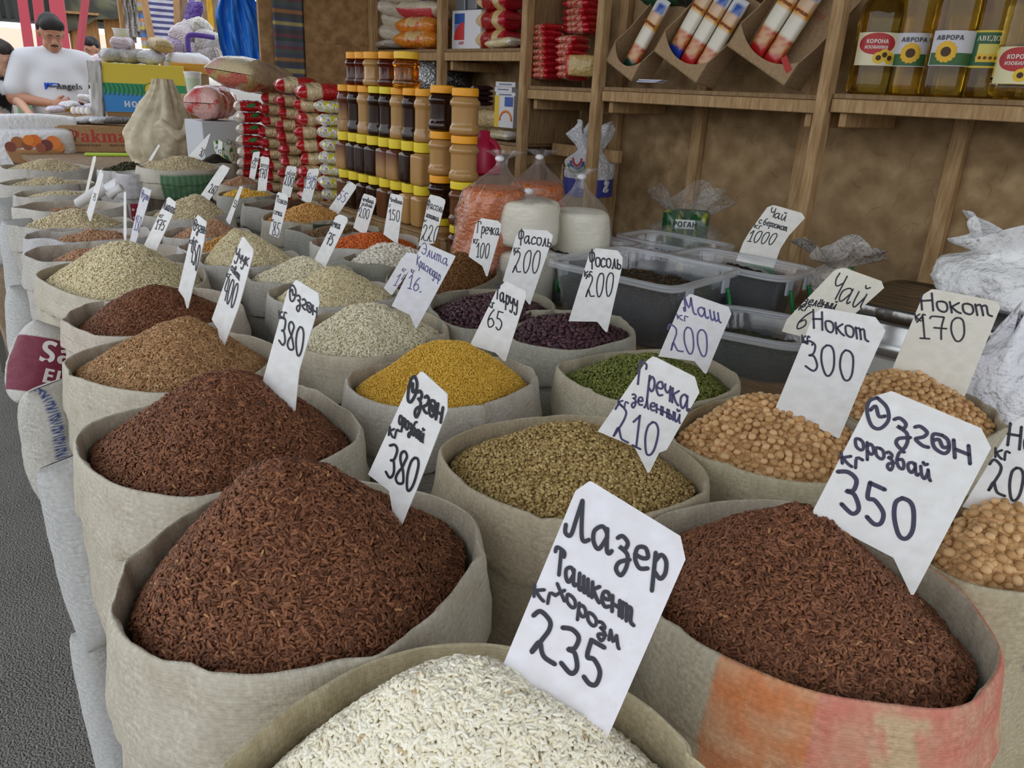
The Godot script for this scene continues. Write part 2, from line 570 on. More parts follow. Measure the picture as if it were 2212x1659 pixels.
func sack(label: String, rim: Array, opt := {}) -> Node3D:
	var n := rim.size()
	var c := Vector3.ZERO
	for p in rim: c += p
	c /= n
	var bot: float = opt.get("base", TABLE if c.x + 0.1 < 1.2 else COUNTER)
	var root := base(opt.get("called", "grain_sack"), Vector3(c.x, bot, c.z), label, opt.get("category", "sack"), opt.get("group", "open sacks on the table"))
	var o := root.position
	var col: Array = opt.get("col", [212, 205, 190])
	var seed_: float = opt.get("seed", c.x * 131.0 + c.z * 77.0)
	var shift: Vector3 = opt.get("shift", Vector3.ZERO)
	var bulge: float = opt.get("bulge", 1.0)
	var cuff: float = opt.get("cuff", 0.075)
	var pr = opt.get("print")
	var base_col := lin(col[0], col[1], col[2])
	var paint := func(u: float, down: float) -> Color:
		if pr != null:
			var q = pr.call(u, down)
			if q != null: return q
		var a := TAU * u   # soiling: blotches along the threads
		var s := fn.get_noise_3d(cos(a) * 160.0 + seed_, down * 1500.0, sin(a) * 160.0)
		return base_col.lerp(lin(150, 132, 104), clampf(s * 0.5 - 0.02, 0.0, 0.4))
	var fold := func(u: float, y: float) -> float:
		var a := TAU * u
		return fn.get_noise_3d(cos(a) * 55.0 + seed_, y * 350.0, sin(a) * 55.0) * 0.010 + fn.get_noise_3d(cos(a) * 40.0, y * 2400.0 + seed_, sin(a) * 40.0) * 0.0035
	var low := c.y - bot
	# creases where the mouth was folded over: [where, width, how far]
	var kinks := []
	var kr := RandomNumberGenerator.new()
	kr.seed = int(absf(seed_) * 100.0) + 3
	for i in 7: kinks.append([kr.randf(), kr.randf_range(0.012, 0.035), kr.randf_range(-0.007, 0.008)])
	var crease := func(u: float, down: float) -> float:
		var out := 0.0
		for q in kinks:
			var d := absf(u - q[0] - 0.12 * down * signf(q[2]))
			d = minf(d, 1.0 - d)
			if d < q[1]: out += q[2] * (1.0 - d / q[1]) * exp(-down * 14.0)
		return out
	var outer := func(u: float, down: float, out: float) -> Vector3:
		var x := u * n
		var i := int(x) % n
		var p: Vector3 = rim[i].lerp(rim[(i + 1) % n], x - floor(x))
		var d := Vector3(p.x - c.x, 0, p.z - c.z)
		var v := clampf(down / low, 0.0, 1.0)
		var k := 1.0 + (bulge - 1.0 + 0.05) * sin(PI * minf(v * 0.95, 1.0)) - 0.10 * pow(v, 6.0)
		var q: Vector3 = c + d * k + d.normalized() * (out + crease.call(u, down) + fold.call(u, down) * smoothstep(0.0, 0.08, down)) + shift * v
		q.y = lerpf(p.y, bot, v) if down <= low else bot
		if down < 0.0: q.y = p.y - down
		return q - o
	var body := grid(144, 20, func(u, v):
		if v > 0.97: return Vector3(shift.x, 0.0, shift.z)
		return outer.call(u, 0.012 + (low - 0.012) * minf(v / 0.95, 1.0), 0.0), true,
		func(u, v): return paint.call(u, 0.012 + (low - 0.012) * minf(v / 0.95, 1.0)))
	var cloth := mat(255, 255, 255, 0.62, {"vc": true, "tex": "cloth", "bump": "weave", "scale": 22.0, "nscale": 0.55, "spec": 0.35})
	part(root, "body", body, cloth)
	# the mouth: turned-down cuff, rolled edge and lining in one strip
	var prof := [[0.0046, cuff], [0.0078, cuff * 0.97], [0.0074, cuff * 0.8], [0.0062, cuff * 0.62], [0.005, cuff * 0.45], [0.0045, 0.024], [0.0036, 0.011], [0.0026, 0.003], [0.0010, 0.0], [-0.0010, -0.0014], [-0.0028, 0.0005], [-0.005, 0.010], [-0.008, 0.024], [-0.012, 0.05], [-0.018, 0.09], [-0.05, 0.15]]
	var rows := prof.size() - 1
	var mouth := grid(192, rows, func(u, v):
		var k := int(round(v * rows))
		var down: float = prof[k][1]
		if k <= 1: down += fn.get_noise_2d(u * 400.0, seed_) * 0.016
		var q: Vector3 = outer.call(u, maxf(down, 0.0), prof[k][0] + fn.get_noise_2d(u * 700.0 + seed_, k * 6.0) * (0.005 if k > 9 else 0.0012))
		if down < 0.0: q.y -= down
		return q, true,
		func(u, v):
			var k := int(round(v * rows))
			return paint.call(u, prof[k][1]) if k < 10 else base_col.lerp(lin(196, 178, 146), 0.35))
	part(root, "mouth_cuff", mouth, cloth)
	return root

func heap(label: String, rim: Array, peak: Vector3, k: String, opt := {}) -> void:
	var n := rim.size()
	var c := Vector3.ZERO
	for p in rim: c += p
	c /= n
	var inset: float = opt.get("inset", 0.03)
	var round_: float = opt.get("round", 0.28)
	var seed_: float = opt.get("seed", c.x * 53.0 + c.z * 91.0)
	var rough: float = opt.get("lump", 0.008)
	var dent: Array = opt.get("dent", [])
	var dent_at = on(dent[0], dent[1], 0.96) if dent.size() else null
	var hf := func(r: float, t: float) -> Vector3:
		var x := t * n
		var i := int(x) % n
		var p: Vector3 = rim[i].lerp(rim[(i + 1) % n], x - floor(x))
		var d := Vector3(p.x - c.x, 0, p.z - c.z)
		p = p - d.normalized() * 0.013
		p.y = p.y - inset - fn.get_noise_2d(seed_ + t * 300.0, 9.0) * 0.008 * sin(PI * t)
		var f := 1.0 - (sqrt(r * r + round_ * round_) - round_) / (sqrt(1.0 + round_ * round_) - round_)
		var q := Vector3(lerpf(peak.x, p.x, r), lerpf(p.y, peak.y, f), lerpf(peak.z, p.z, r))
		q.y += fn.get_noise_3d(q.x * 900.0, seed_, q.z * 900.0) * rough * (1.0 - r * r)
		if dent_at != null:
			# the hollow in which the card stands
			var w := Vector2(q.x - dent_at.x, q.z - dent_at.z)
			q.y -= dent[2] * exp(-w.length_squared() / (dent[3] * dent[3]))
		return q
	var root := Vector3(c.x, rim[0].y - inset, c.z)
	var under := grid(64, 16, func(u, v):
		var q: Vector3 = hf.call(v, u)
		return q - root - Vector3(0, opt.get("sink", 0.0028), 0), true, null, true)
	grains(opt.get("called", "grain_heap"), k, hf, opt.get("density", 1.0), label, opt.get("category", "grain"), under, root)

# where the top of a heap stands: on the ray through the pixel, above the middle of the sack
func peak_at(rim: Array, px: float, py: float, back := 0.0) -> Vector3:
	var c := Vector3.ZERO
	for p in rim: c += p
	c /= rim.size()
	var n := Vector3(c.x, 0, c.z).normalized()
	return onplane(px, py, c + n * back, n)

# ---------- handwriting ----------
const PEN := {
	"а": "5 5 3 6 0 4 0 1 2 0 5 4|5 6 5 1 6 0 7 1", "б": "6 10 3 9 1 6 0 3 1 0 4 0 5 3 4 5 1 4", "в": "0 0 0 9 2 10 3 8 1 5 4 4 4 1 2 0 0 1", "г": "0 5 2 6 4 5 3 3 1 2 0 1 2 0 4 0", "ґ": "0 0 1 6 4 6",
	"д": "5 5 3 6 0 4 0 1 2 0 5 4|5 6 5 -2 3 -4 1 -3", "е": "0 3 3 3 5 4 4 6 1 5 0 2 2 0 5 1", "з": "0 5 2 6 4 5 3 3 1 3 4 2 4 -1 2 -4 0 -3 1 -1 5 1", "и": "0 6 0 1 2 0 5 5|5 6 5 1 6 0", "й": "0 6 0 1 2 0 5 5|5 6 5 1 6 0|2 9 3 8 5 9",
	"к": "0 6 0 0|5 6 0 3|1 3 3 1 5 0", "л": "0 0 1 0 3 6|3 6 4 1 5 0", "м": "0 0 1 6|1 6 3 1 5 6|5 6 6 1 7 0", "н": "0 6 0 0|0 3 5 3|5 6 5 0", "о": "3 6 0 5 0 1 3 0 5 2 5 5 3 6", "п": "0 6 0 0|0 5 2 6 4 5 4 0", "р": "1 6 0 -4|1 4 3 6 5 5 5 2 3 0 1 1",
	"с": "5 5 3 6 0 4 0 1 2 0 5 1", "т": "0 6 0 0|0 5 2 6 3 5 3 0|3 5 5 6 6 5 6 1 8 0", "у": "0 6 0 4 2 2 5 5|5 6 4 -2 2 -4 0 -3", "х": "0 6 5 0|5 6 0 0", "ц": "0 6 0 1 2 0 4 1|4 6 4 0 5 0 5 -2", "ч": "0 6 0 4 2 3 4 5|4 6 4 0", "ш": "0 6 0 1 1 0 3 2|3 6 3 1 4 0 6 2|6 6 6 1 7 0",
	"ы": "0 6 0 0|0 3 2 3 3 1 2 0 0 0|5 6 5 0", "ь": "0 6 0 0|0 3 2 3 4 2 3 0 0 0", "ө": "3 6 0 5 0 1 3 0 5 2 5 5 3 6|0 3 2 4 3 2 5 3", "ё": "0 3 3 3 5 4 4 6 1 5 0 2 2 0 5 1|1 8 1 7|4 8 4 7", "я": "5 0 5 6|5 6 2 6 1 4 2 3 5 3|3 3 0 0", "ж": "0 6 3 3|0 0 3 3|3 6 3 0|6 6 3 3|6 0 3 3", "ү": "0 6 3 1|5 6 3 1 2 -4",
	"А": "0 0 3 10|3 10 6 0|1 4 5 4", "Г": "0 0 1 10|1 10 6 10 6 8", "К": "0 10 0 0|6 10 0 5|0 5 6 0", "Л": "0 2 0 0 2 0 4 5 6 10|6 10 6 2 7 0 9 1", "М": "0 2 0 0 1 1 2 10|2 10 4 3 7 10|7 10 7 1 9 0", "Н": "1 10 0 0|0 5 6 6|7 10 6 0", "Т": "3 0 4 10|0 8 1 10 6 10 6 8",
	"Ф": "3 11 3 -2|3 9 1 9 0 6 1 3 3 3 5 4 6 7 5 9 3 9", "Э": "0 8 2 10 5 9 6 5 5 1 2 0 0 1|2 5 6 5", "У": "0 10 0 7 2 5 6 8|6 10 5 1 2 -2 0 0", "Ч": "0 10 0 7 2 5 5 7|5 10 5 0", "С": "6 9 4 10 1 8 0 4 1 1 4 0 6 1", "Ө": "4 10 1 8 0 4 1 0 4 0 7 4 7 8 4 10|1 5 3 7 4 4 6 5",
	"0": "3 10 1 8 0 4 1 0 3 0 5 3 6 8 5 10 3 10", "1": "0 7 3 10|3 10 2 0|0 0 4 0", "2": "0 8 2 10 5 9 5 7 3 4 0 0 0 0|0 0 2 3 3 1 4 0 7 0", "3": "0 9 3 10 5 9 4 6 2 5 4 5 5 2 3 0 0 1", "4": "3 10 0 4 5 4|5 9 4 0", "5": "6 10 2 10|2 10 1 6 3 6 5 4 4 1 2 0 0 1", "6": "5 10 2 7 0 3 1 0 4 1 5 3 3 5 0 3",
	"7": "0 9 1 10 6 10|6 10 4 5 3 0|1 5 6 5", "8": "3 5 1 7 1 9 3 10 5 9 4 7 3 5 1 3 0 1 2 0 5 1 4 4 3 5", "9": "5 8 3 10 0 8 1 5 4 6 5 9|5 9 5 4 2 0", ".": "0 0 1 1", "-": "0 3 3 3",
}
# strokes in units of the capital height, from the left end of the baseline
func pen_strokes(text: String) -> Array:
	var out := []
	var x := 0.0
	for ch in text:
		if ch == " ":
			x += 0.4
			continue
		if not PEN.has(ch): continue
		var w := 0.0
		for s in String(PEN[ch]).split("|"):
			var f := s.split_floats(" ")
			var pts := []
			for i in range(0, f.size(), 2):
				pts.append(Vector2(x + f[i] * 0.1, f[i + 1] * 0.1) + Vector2(rng.randf_range(-0.012, 0.012), rng.randf_range(-0.012, 0.012)))
				w = maxf(w, f[i] * 0.1)
			out.append(smooth(pts, 6) if pts.size() > 3 else smooth(pts, 3) if pts.size() == 3 else pts)
		x += w + 0.2
	return [out, maxf(x - 0.2, 0.1)]

func add_stroke(st: SurfaceTool, pts: Array, w: float, n: Vector3) -> void:
	# a flat pen line: a strip with round ends
	var m := pts.size()
	var L := []
	var R := []
	for i in m:
		var d: Vector3 = pts[mini(i + 1, m - 1)] - pts[maxi(i - 1, 0)]
		if d.length() < 1e-9: d = Vector3.RIGHT
		var s := d.cross(n).normalized() * w * 0.5
		L.append(pts[i] + s)
		R.append(pts[i] - s)
	for i in m - 1: quad(st, L[i], L[i + 1], R[i + 1], R[i])
	for e in [0, m - 1]:
		var p: Vector3 = pts[e]
		var a: Vector3 = (L[e] - p)
		for k in 6:
			var b := a.rotated(n, TAU / 6.0)
			st.add_vertex(p); st.add_vertex(p + b); st.add_vertex(p + a)
			a = b

# a price card. left/right: its two long edges in the photograph, top to bottom; lines: [text, x0, y0, x1, y1, height, pen width]
func price_tag(label: String, left: Array, right: Array, lines: Array, opt := {}) -> Node3D:
	var a := deg_to_rad(opt.get("yaw", 28.0))
	var n := Vector3(-cos(a), opt.get("tilt", 0.2), sin(a)).normalized()
	var tip: Array = left[left.size() - 1]
	var tipr: Array = right[right.size() - 1]
	var foot := on((tip[0] + tipr[0]) * 0.5, (tip[1] + tipr[1]) * 0.5, opt.get("h", 0.955))
	if opt.has("foot"): foot = opt.foot
	var tp := onplane((left[0][0] + right[0][0]) * 0.5, (left[0][1] + right[0][1]) * 0.5, foot, n)
	var axis := tp - foot
	var long := axis.length()
	axis /= long
	var bend: float = opt.get("bend", 0.0) * long
	var hit := func(x: float, y: float) -> Vector3:
		var p := onplane(x, y, foot, n)
		var v := clampf((p - foot).dot(axis) / long, -0.2, 1.1)
		return onplane(x, y, foot + n * bend * sin(PI * v), n)
	var tone: Array = opt.get("col", [236, 236, 236])
	var root := base("price_tag", foot, label, "price tag", "price tags")
	var L := []
	var R := []
	for p in left: L.append(Vector3(p[0], p[1], 0))
	for p in right: R.append(Vector3(p[0], p[1], 0))
	L = edge_rows(L, R)
	R = L[1]
	L = L[0]
	var st := st_new()
	var back := -n * 0.0014
	var m := L.size()
	var FL := []
	var FR := []
	for i in m:
		FL.append(hit.call(L[i].x, L[i].y) - foot)
		FR.append(hit.call(R[i].x, R[i].y) - foot)
	for i in m - 1:
		quad(st, FL[i], FR[i], FR[i + 1], FL[i + 1])
		quad(st, FR[i] + back, FL[i] + back, FL[i + 1] + back, FR[i + 1] + back)
		quad(st, FL[i] + back, FL[i], FL[i + 1], FL[i + 1] + back)
		quad(st, FR[i], FR[i] + back, FR[i + 1] + back, FR[i + 1])
	quad(st, FL[0] + back, FR[0] + back, FR[0], FL[0])
	quad(st, FL[m - 1], FR[m - 1], FR[m - 1] + back, FL[m - 1] + back)
	part(root, "card", st_done(st), mat(tone[0], tone[1], tone[2], 0.45, {"tex": "paper", "scale": 6.0}))
	if lines.size():
		var ink: Array = opt.get("ink", [34, 32, 44])
		var upx := Vector2((left[0][0] + right[0][0]) * 0.5 - (tip[0] + tipr[0]) * 0.5, (left[0][1] + right[0][1]) * 0.5 - (tip[1] + tipr[1]) * 0.5).normalized()
		for ln in lines:
			var sw := st_new()
			var w := pen_strokes(ln[0])
			var p0 := Vector2(ln[1], ln[2])
			var dx := (Vector2(ln[3], ln[4]) - p0) * (1.13 if String(ln[0]).length() < 7 else 1.04) / float(w[1])
			var up: Vector2 = upx * float(ln[5]) * 1.08
			var px: float = ln[6] * 0.86 if ln.size() > 6 else float(ln[5]) * 0.11
			var wid: float = px * (foot - EYE).dot(-RB.z) / F
			for s in w[0]:
				var pts := []
				for q in s:
					var z: Vector2 = p0 + dx * q.x + up * q.y
					pts.append(hit.call(z.x, z.y) - foot + n * (0.0004 if bend == 0.0 else 0.0007))
				add_stroke(sw, pts, wid, n)
			part(root, "lettering", st_done(sw), mat(ink[0], ink[1], ink[2], 0.5))
	return root
# both long edges cut into rows that face each other
func edge_rows(L: Array, R: Array) -> Array:
	var lt := [0.0]
	var rt := [0.0]
	for i in L.size() - 1: lt.append(lt[i] + L[i].distance_to(L[i + 1]))
	for i in R.size() - 1: rt.append(rt[i] + R[i].distance_to(R[i + 1]))
	var ts := []
	for i in lt.size(): ts.append(lt[i] / lt[lt.size() - 1])
	for i in rt.size(): ts.append(rt[i] / rt[rt.size() - 1])
	for k in 25: ts.append(k / 24.0)
	ts.sort()
	var a := []
	var b := []
	var last := -1.0
	for t in ts:
		if t - last < 0.004: continue
		last = t
		a.append(along(L, lt, t))
		b.append(along(R, rt, t))
	return [a, b]
func along(L: Array, lt: Array, t: float) -> Vector3:
	var want: float = t * lt[lt.size() - 1]
	for i in lt.size() - 1:
		if want <= lt[i + 1] + 1e-9: return L[i].lerp(L[i + 1], clampf((want - lt[i]) / maxf(lt[i + 1] - lt[i], 1e-9), 0, 1))
	return L[L.size() - 1]

func _ready() -> void:
	rng.seed = 20240
	fn.seed = 7
	fn.frequency = 0.02
	setup_axes()
	# ---- camera, sky, light, exposure ----
	var cam := Camera3D.new()
	cam.name = "camera"
	cam.fov = rad_to_deg(2.0 * atan(829.5 / F))
	cam.near = 0.05
	cam.far = 200.0
	add_child(cam)
	cam.transform = Transform3D(RB, EYE)
	cam.current = true
	var env := Environment.new()
	env.background_mode = Environment.BG_SKY
	var sm := ProceduralSkyMaterial.new()   # a bright overcast sky
	sm.sky_top_color = Color(0.93, 0.96, 1.0)
	sm.sky_horizon_color = Color(0.98, 0.98, 0.97)
	sm.ground_bottom_color = Color(0.42, 0.41, 0.40)
	sm.ground_horizon_color = Color(0.60, 0.60, 0.60)
	sm.sky_energy_multiplier = 1.0
	env.sky = Sky.new()
	env.sky.sky_material = sm
	env.background_energy_multiplier = 1.0
	env.tonemap_mode = Environment.TONE_MAPPER_LINEAR
	env.tonemap_exposure = 1.9
	env.sdfgi_enabled = true
	env.ssao_enabled = true
	env.ssil_enabled = true
	var we := WorldEnvironment.new()
	we.name = "environment"
	we.environment = env
	add_child(we)
	build_place()
	build_sacks()
	build_tags()
	build_honey()
	build_noodles()
	build_shelf_goods()
	build_tubs()
	build_side_sacks()
	build_back()
	build_people()

# ---------- the place ----------
func build_place() -> void:
	var asphalt := mat(160, 157, 152, 0.9, {"tex": "asphalt", "bump": "asphalt_bump", "scale": 2.2, "nscale": 1.0})
	var g := grid(40, 40, func(u, v): return Vector3(-14.0 + 32.0 * u, 0.0, -26.0 + 34.0 * v), false, null, true)
	struct("floor", g, asphalt)
	# the stall's plywood back, one board after the other, with studs behind the shelf posts
	var ply := mat(182, 157, 120, 0.8, {"tex": "ply", "scale": 1.1})
	var pale := mat(196, 168, 128, 0.75, {"tex": "wood", "scale": 2.2})
	var wall := Node3D.new()
	wall.name = "wall_right"
	tag(wall, "stained plywood wall behind the shelves", "", "", "structure")
	add_child(wall)
	var z := 0.9
	while z > -4.0:
		part(wall, "panel", box(Vector3(0.02, 2.9, 1.21), 0.002), ply, Vector3(2.56, 1.45, z - 0.61))
		z -= 1.222
	for sz in [-0.40, -1.02, -1.52, -1.98, -2.42, -2.9, -3.5]:
		part(wall, "stud", box(Vector3(0.035, 2.9, 0.045), 0.003), pale, Vector3(2.53, 1.45, sz))
	# roof of the stall: sheets on purlins
	var roof := Node3D.new()
	roof.name = "ceiling"
	tag(roof, "board roof over the stall", "", "", "structure")
	add_child(roof)
	for k in 9:
		part(roof, "sheet", box(Vector3(3.9, 0.02, 1.0), 0.002), mat(150, 152, 154, 0.5), Vector3(0.75, 3.1, 2.4 - 1.02 * k))
	# the far end of the stall: plywood sheet boards
	var end := Node3D.new()
	end.name = "wall_far"
	tag(end, "plywood boards closing the stall at its far end", "", "", "structure")
	add_child(end)
	var tan_ply := mat(196, 160, 116, 0.8, {"tex": "ply", "scale": 1.6})
	part(end, "panel", box(Vector3(0.46, 0.62, 0.02), 0.001), tan_ply, Vector3(2.03, 1.23, -3.96))
	part(end, "panel", box(Vector3(0.46, 1.12, 0.02), 0.001), tan_ply, Vector3(2.03, 2.10, -3.964))
	part(end, "panel", box(Vector3(0.20, 2.7, 0.02), 0.002), tan_ply, Vector3(1.71, 1.35, -3.985))
	part(end, "panel", box(Vector3(0.46, 0.92, 0.02), 0.002), tan_ply, Vector3(2.03, 0.46, -3.96))
	# the sack table: planks on steel legs
	var t := base("sack_table", Vector3(0.735, 0, -2.2), "low table of planks on steel legs under the open sacks", "table")
	t.rotation.y = -0.05
	var grey := mat(120, 118, 112, 0.45, {"metal": 0.6})
	for k in 6:
		part(t, "plank", box(Vector3(0.168, 0.025, 4.9), 0.003), mat(150, 128, 100, 0.8, {"tex": "wood", "scale": 2.0}), Vector3(-0.45 + 0.173 * k, TABLE - 0.0135, 0))
	for zz in [-1.95, -0.9, 0.15, 1.06, 1.7, 2.4]:
		for xx in [-0.50, 0.45]:
			part(t, "leg", box(Vector3(0.04, TABLE - 0.03, 0.04), 0.004), grey, Vector3(xx, (TABLE - 0.03) / 2.0, zz))
	part(t, "corner_post", box(Vector3(0.03, 0.60, 0.03), 0.003), mat(168, 166, 156, 0.4, {"metal": 0.3}), Vector3(-0.555, 0.30, 1.12))
	for xx in [-0.50, 0.45]:
		part(t, "rail", box(Vector3(0.04, 0.04, 4.8), 0.004), grey, Vector3(xx, TABLE - 0.05, 0))
	# the counter behind
	var cb := base("counter", Vector3(1.78, 0, -1.95), "plank counter against the plywood wall", "counter")
	for k in 5:
		part(cb, "plank", box(Vector3(0.216, 0.03, 3.9), 0.003), mat(150, 128, 100, 0.8, {"tex": "wood", "scale": 2.0}), Vector3(-0.44 + 0.22 * k, COUNTER - 0.0155, 0))
	for zz in [-1.8, -0.6, 0.6, 1.8]:
		for xx in [-0.36, 0.5]:
			part(cb, "leg", box(Vector3(0.05, COUNTER - 0.03, 0.05), 0.004), pale, Vector3(xx, (COUNTER - 0.03) / 2.0, zz))
	build_shelf(pale)

func build_shelf(pale: Material) -> void:
	var s := base("shelf_unit", Vector3(2.2, COUNTER, -2.3), "rough wooden shelving of posts and boards against the wall", "shelf")
	var o := s.position
	var bo := mat(160, 136, 104, 0.8, {"tex": "wood", "scale": 2.0})
	for z in [-3.93, -3.28, -2.66, -2.225, -1.29, -0.3]:
		part(s, "post", box(Vector3(0.042, 1.9, 0.036), 0.003), pale, Vector3(2.21, COUNTER + 0.95, z) - o)
	for e in [[-3.91, -3.30, 1.53], [-3.26, -2.68, 1.53], [-3.26, -2.68, 1.15], [-2.64, -2.245, 1.385], [-2.20, -1.315, 1.392], [-1.265, -0.32, 1.398], [-3.91, -3.30, 1.15]]:
		var l: float = e[1] - e[0]
		part(s, "board", box(Vector3(0.33, 0.014, l), 0.002), bo, Vector3(2.375, e[2] - 0.008, (e[0] + e[1]) / 2.0) - o)
		part(s, "front_rail", box(Vector3(0.022, 0.036, l), 0.002), pale, Vector3(2.218, e[2] - 0.034, (e[0] + e[1]) / 2.0) - o)
		for zz in [e[0] + 0.03, e[1] - 0.03]:
			part(s, "bearer", box(Vector3(0.30, 0.04, 0.022), 0.002), pale, Vector3(2.38, e[2] - 0.072, zz) - o)
	for z in [-3.93, -2.66]:
		part(s, "side_board", box(Vector3(0.30, 1.2, 0.014), 0.002), bo, Vector3(2.385, 1.75, z) - o)
	part(s, "brace", box(Vector3(0.03, 0.05, 0.40), 0.003), pale, Vector3(2.38, 1.13, -2.44) - o)

# ---------- the open sacks and what fills them ----------
func filled(label: String, what: String, k: String, rim: Array, pk: Array, opt := {}, hopt := {}) -> void:
	sack(label, rim, opt)
	var p := peak_at(rim, pk[0], pk[1], pk[2] if pk.size() > 2 else 0.0)
	heap(what, rim, p, k, hopt)

func build_sacks() -> void:
	var grey := [208, 205, 200]
	var warm := [216, 206, 186]
	# front left: dark brown rice
	filled("off-white woven sack of dark brown rice nearest the asphalt aisle", "large cone of dark brown rice carrying the 380 card with two names", "brown",
		rim_px([[238, 1308], [256, 1365], [310, 1412], [400, 1446], [500, 1460], [640, 1452], [790, 1412], [910, 1350], [990, 1270], [1034, 1170], [1005, 1105], [905, 1062], [720, 1035], [520, 1060], [425, 1098], [330, 1165], [270, 1235]]), [600, 1003, -0.01], {"cuff": 0.10}, {"inset": 0.022, "dent": [880, 1130, 0.012, 0.05]})
	filled("pale yellowish sack of white rice at the very front", "mound of long white rice carrying the 235 card", "white",
		rim_px([[486, 1672], [560, 1820], [800, 1920], [1080, 1960], [1350, 1900], [1500, 1780], [1530, 1670], [1440, 1560], [1340, 1485], [1200, 1420], [1060, 1392], [930, 1395], [800, 1430], [660, 1505], [540, 1600]]), [985, 1448, 0.02], {"col": [222, 212, 180], "cuff": 0.09}, {"inset": 0.028, "round": 0.5, "density": 1.1})
	filled("sack with faded orange and pink flower print holding brown rice", "heap of brown rice in the orange printed sack", "brown",
		rim_px([[1395, 1275], [1480, 1370], [1600, 1440], [1760, 1497], [1920, 1525], [2060, 1532], [2130, 1490], [2163, 1420], [2120, 1330], [2060, 1260], [1990, 1215], [1870, 1140], [1750, 1090], [1600, 1080], [1440, 1108], [1395, 1170]]), [1745, 1112, 0.0], {"cuff": 0.085, "print": func(u, d):
			var a := fn.get_noise_2d(u * 330.0 + 40.0, d * 500.0)
			var b := fn.get_noise_2d(u * 1100.0 + 90.0, d * 1500.0)
			if u > 0.10 and u < 0.62 and d < 0.17 + 0.05 * a:
				var c := lin(222, 138, 88) if fn.get_noise_2d(u * 150.0, 31.0) > -0.05 else lin(222, 140, 122)
				if a < -0.22: c = lin(214, 186, 150)
				return c.lerp(lin(222, 196, 164), clampf(0.25 + b * 0.7, 0.0, 0.6))
			return lin(196, 188, 168)}, {"inset": 0.026, "dent": [1950, 1250, 0.012, 0.05]})
	filled("off-white sack of dark brown rice, second from the front along the aisle", "tall cone of dark brown rice carrying the 380 card with one name", "brown",
		rim_px([[163, 962], [188, 1010], [262, 1053], [400, 1076], [500, 1060], [620, 1028], [720, 985], [772, 945], [765, 900], [735, 878], [690, 850], [600, 828], [470, 842], [330, 875], [240, 898], [183, 922]]), [500, 803, 0.0], {"cuff": 0.085}, {"inset": 0.022, "dent": [645, 890, 0.012, 0.05]})
	filled("off-white sack of light reddish brown rice along the aisle", "cone of light reddish brown rice carrying the 400 card", "tan",
		rim_px([[138, 784], [168, 815], [240, 838], [340, 850], [450, 842], [540, 815], [592, 770], [575, 738], [500, 718], [400, 715], [310, 728], [235, 742], [170, 762]]), [395, 690, 0.0], {"cuff": 0.08}, {"inset": 0.02, "dent": [490, 750, 0.01, 0.045]})
	filled("sack with burgundy print and rolled mouth holding dark rice", "heap of dark brown rice carrying the 450 card", "brown",
		rim_px([[140, 688], [170, 712], [240, 728], [340, 722], [450, 700], [520, 672], [510, 645], [450, 625], [350, 622], [255, 645], [175, 660]]), [322, 620, 0.0], {"cuff": 0.05, "col": [214, 204, 192]}, {"inset": 0.03, "density": 0.8})
	filled("cream sack of pale rice with a clean wide mouth by the aisle", "large mound of pale cream rice carrying the 175 card", "cream",
		rim_px([[80, 590], [100, 612], [160, 638], [240, 652], [330, 645], [410, 625], [445, 600], [425, 575], [330, 562], [230, 560], [140, 570]]), [262, 522, 0.0], {"cuff": 0.06}, {"inset": 0.02})
	filled("low grey-white sack behind the cream sack of pale rice", "small tan rice heap half hidden behind the pale cream mound", "pink", rim_round(57, 548, 392, 545, RIM, 3, 0.72), [180, 540, 0.0], {"far": true, "col": grey}, {"inset": 0.05, "called": "grain_heap"})
	filled("bluish white sack with a straight rim and little rice in it", "low heap of pinkish rice in the bluish white sack", "pink", rim_round(50, 509, 325, 503, RIM, 4, 0.72), [212, 498, 0.0], {"far": true, "col": [214, 214, 220]}, {"inset": 0.035})
	filled("off-white sack of pale rice with a knotted ear at its side", "domed heap of pale yellow rice behind the pinkish one", "farrice", rim_round(24, 486, 284, 477, RIM, 5, 0.72), [158, 453, 0.0], {"far": true, "col": grey}, {"inset": 0.02})
	filled("slack open sack with the white scoop lying in it", "small remainder of pale rice under the white scoop", "pink", rim_round(37, 450, 268, 440, RIM, 6, 0.72), [140, 450, 0.0], {"far": true, "col": [222, 220, 214]}, {"inset": 0.05})
	filled("white sack of pale rice, third from the far end by the aisle", "flat heap of yellowish rice, third from the far end by the aisle", "farrice", rim_round(32, 420, 208, 416, RIM, 7, 0.72), [125, 415, 0.0], {"far": true, "col": grey}, {"inset": 0.02})
	filled("white sack of beige rice, second from the far end by the aisle", "heap of beige rice, second from the far end by the aisle", "farrice", rim_round(-2, 396, 203, 390, RIM, 8, 0.72), [105, 384, 0.0], {"far": true, "col": grey}, {"inset": 0.02})
	filled("white sack of beige rice at the far end by the apricot print bag", "smooth dome of beige rice at the far end of the aisle row", "farrice", rim_round(10, 365, 198, 357, RIM, 9), [105, 344, 0.0], {"far": true, "col": grey}, {"inset": 0.02})
	# second row
	filled("wide beige sack of green buckwheat in the middle", "heap of greenish tan buckwheat carrying the 210 card", "buckgreen",
		rim_px([[952, 970], [985, 1030], [1060, 1080], [1180, 1118], [1300, 1128], [1420, 1105], [1500, 1075], [1528, 1035], [1505, 995], [1440, 950], [1350, 912], [1240, 896], [1120, 905], [1010, 930]]), [1240, 927, 0.0], {"cuff": 0.085, "col": [206, 194, 170]}, {"inset": 0.022, "round": 0.4})
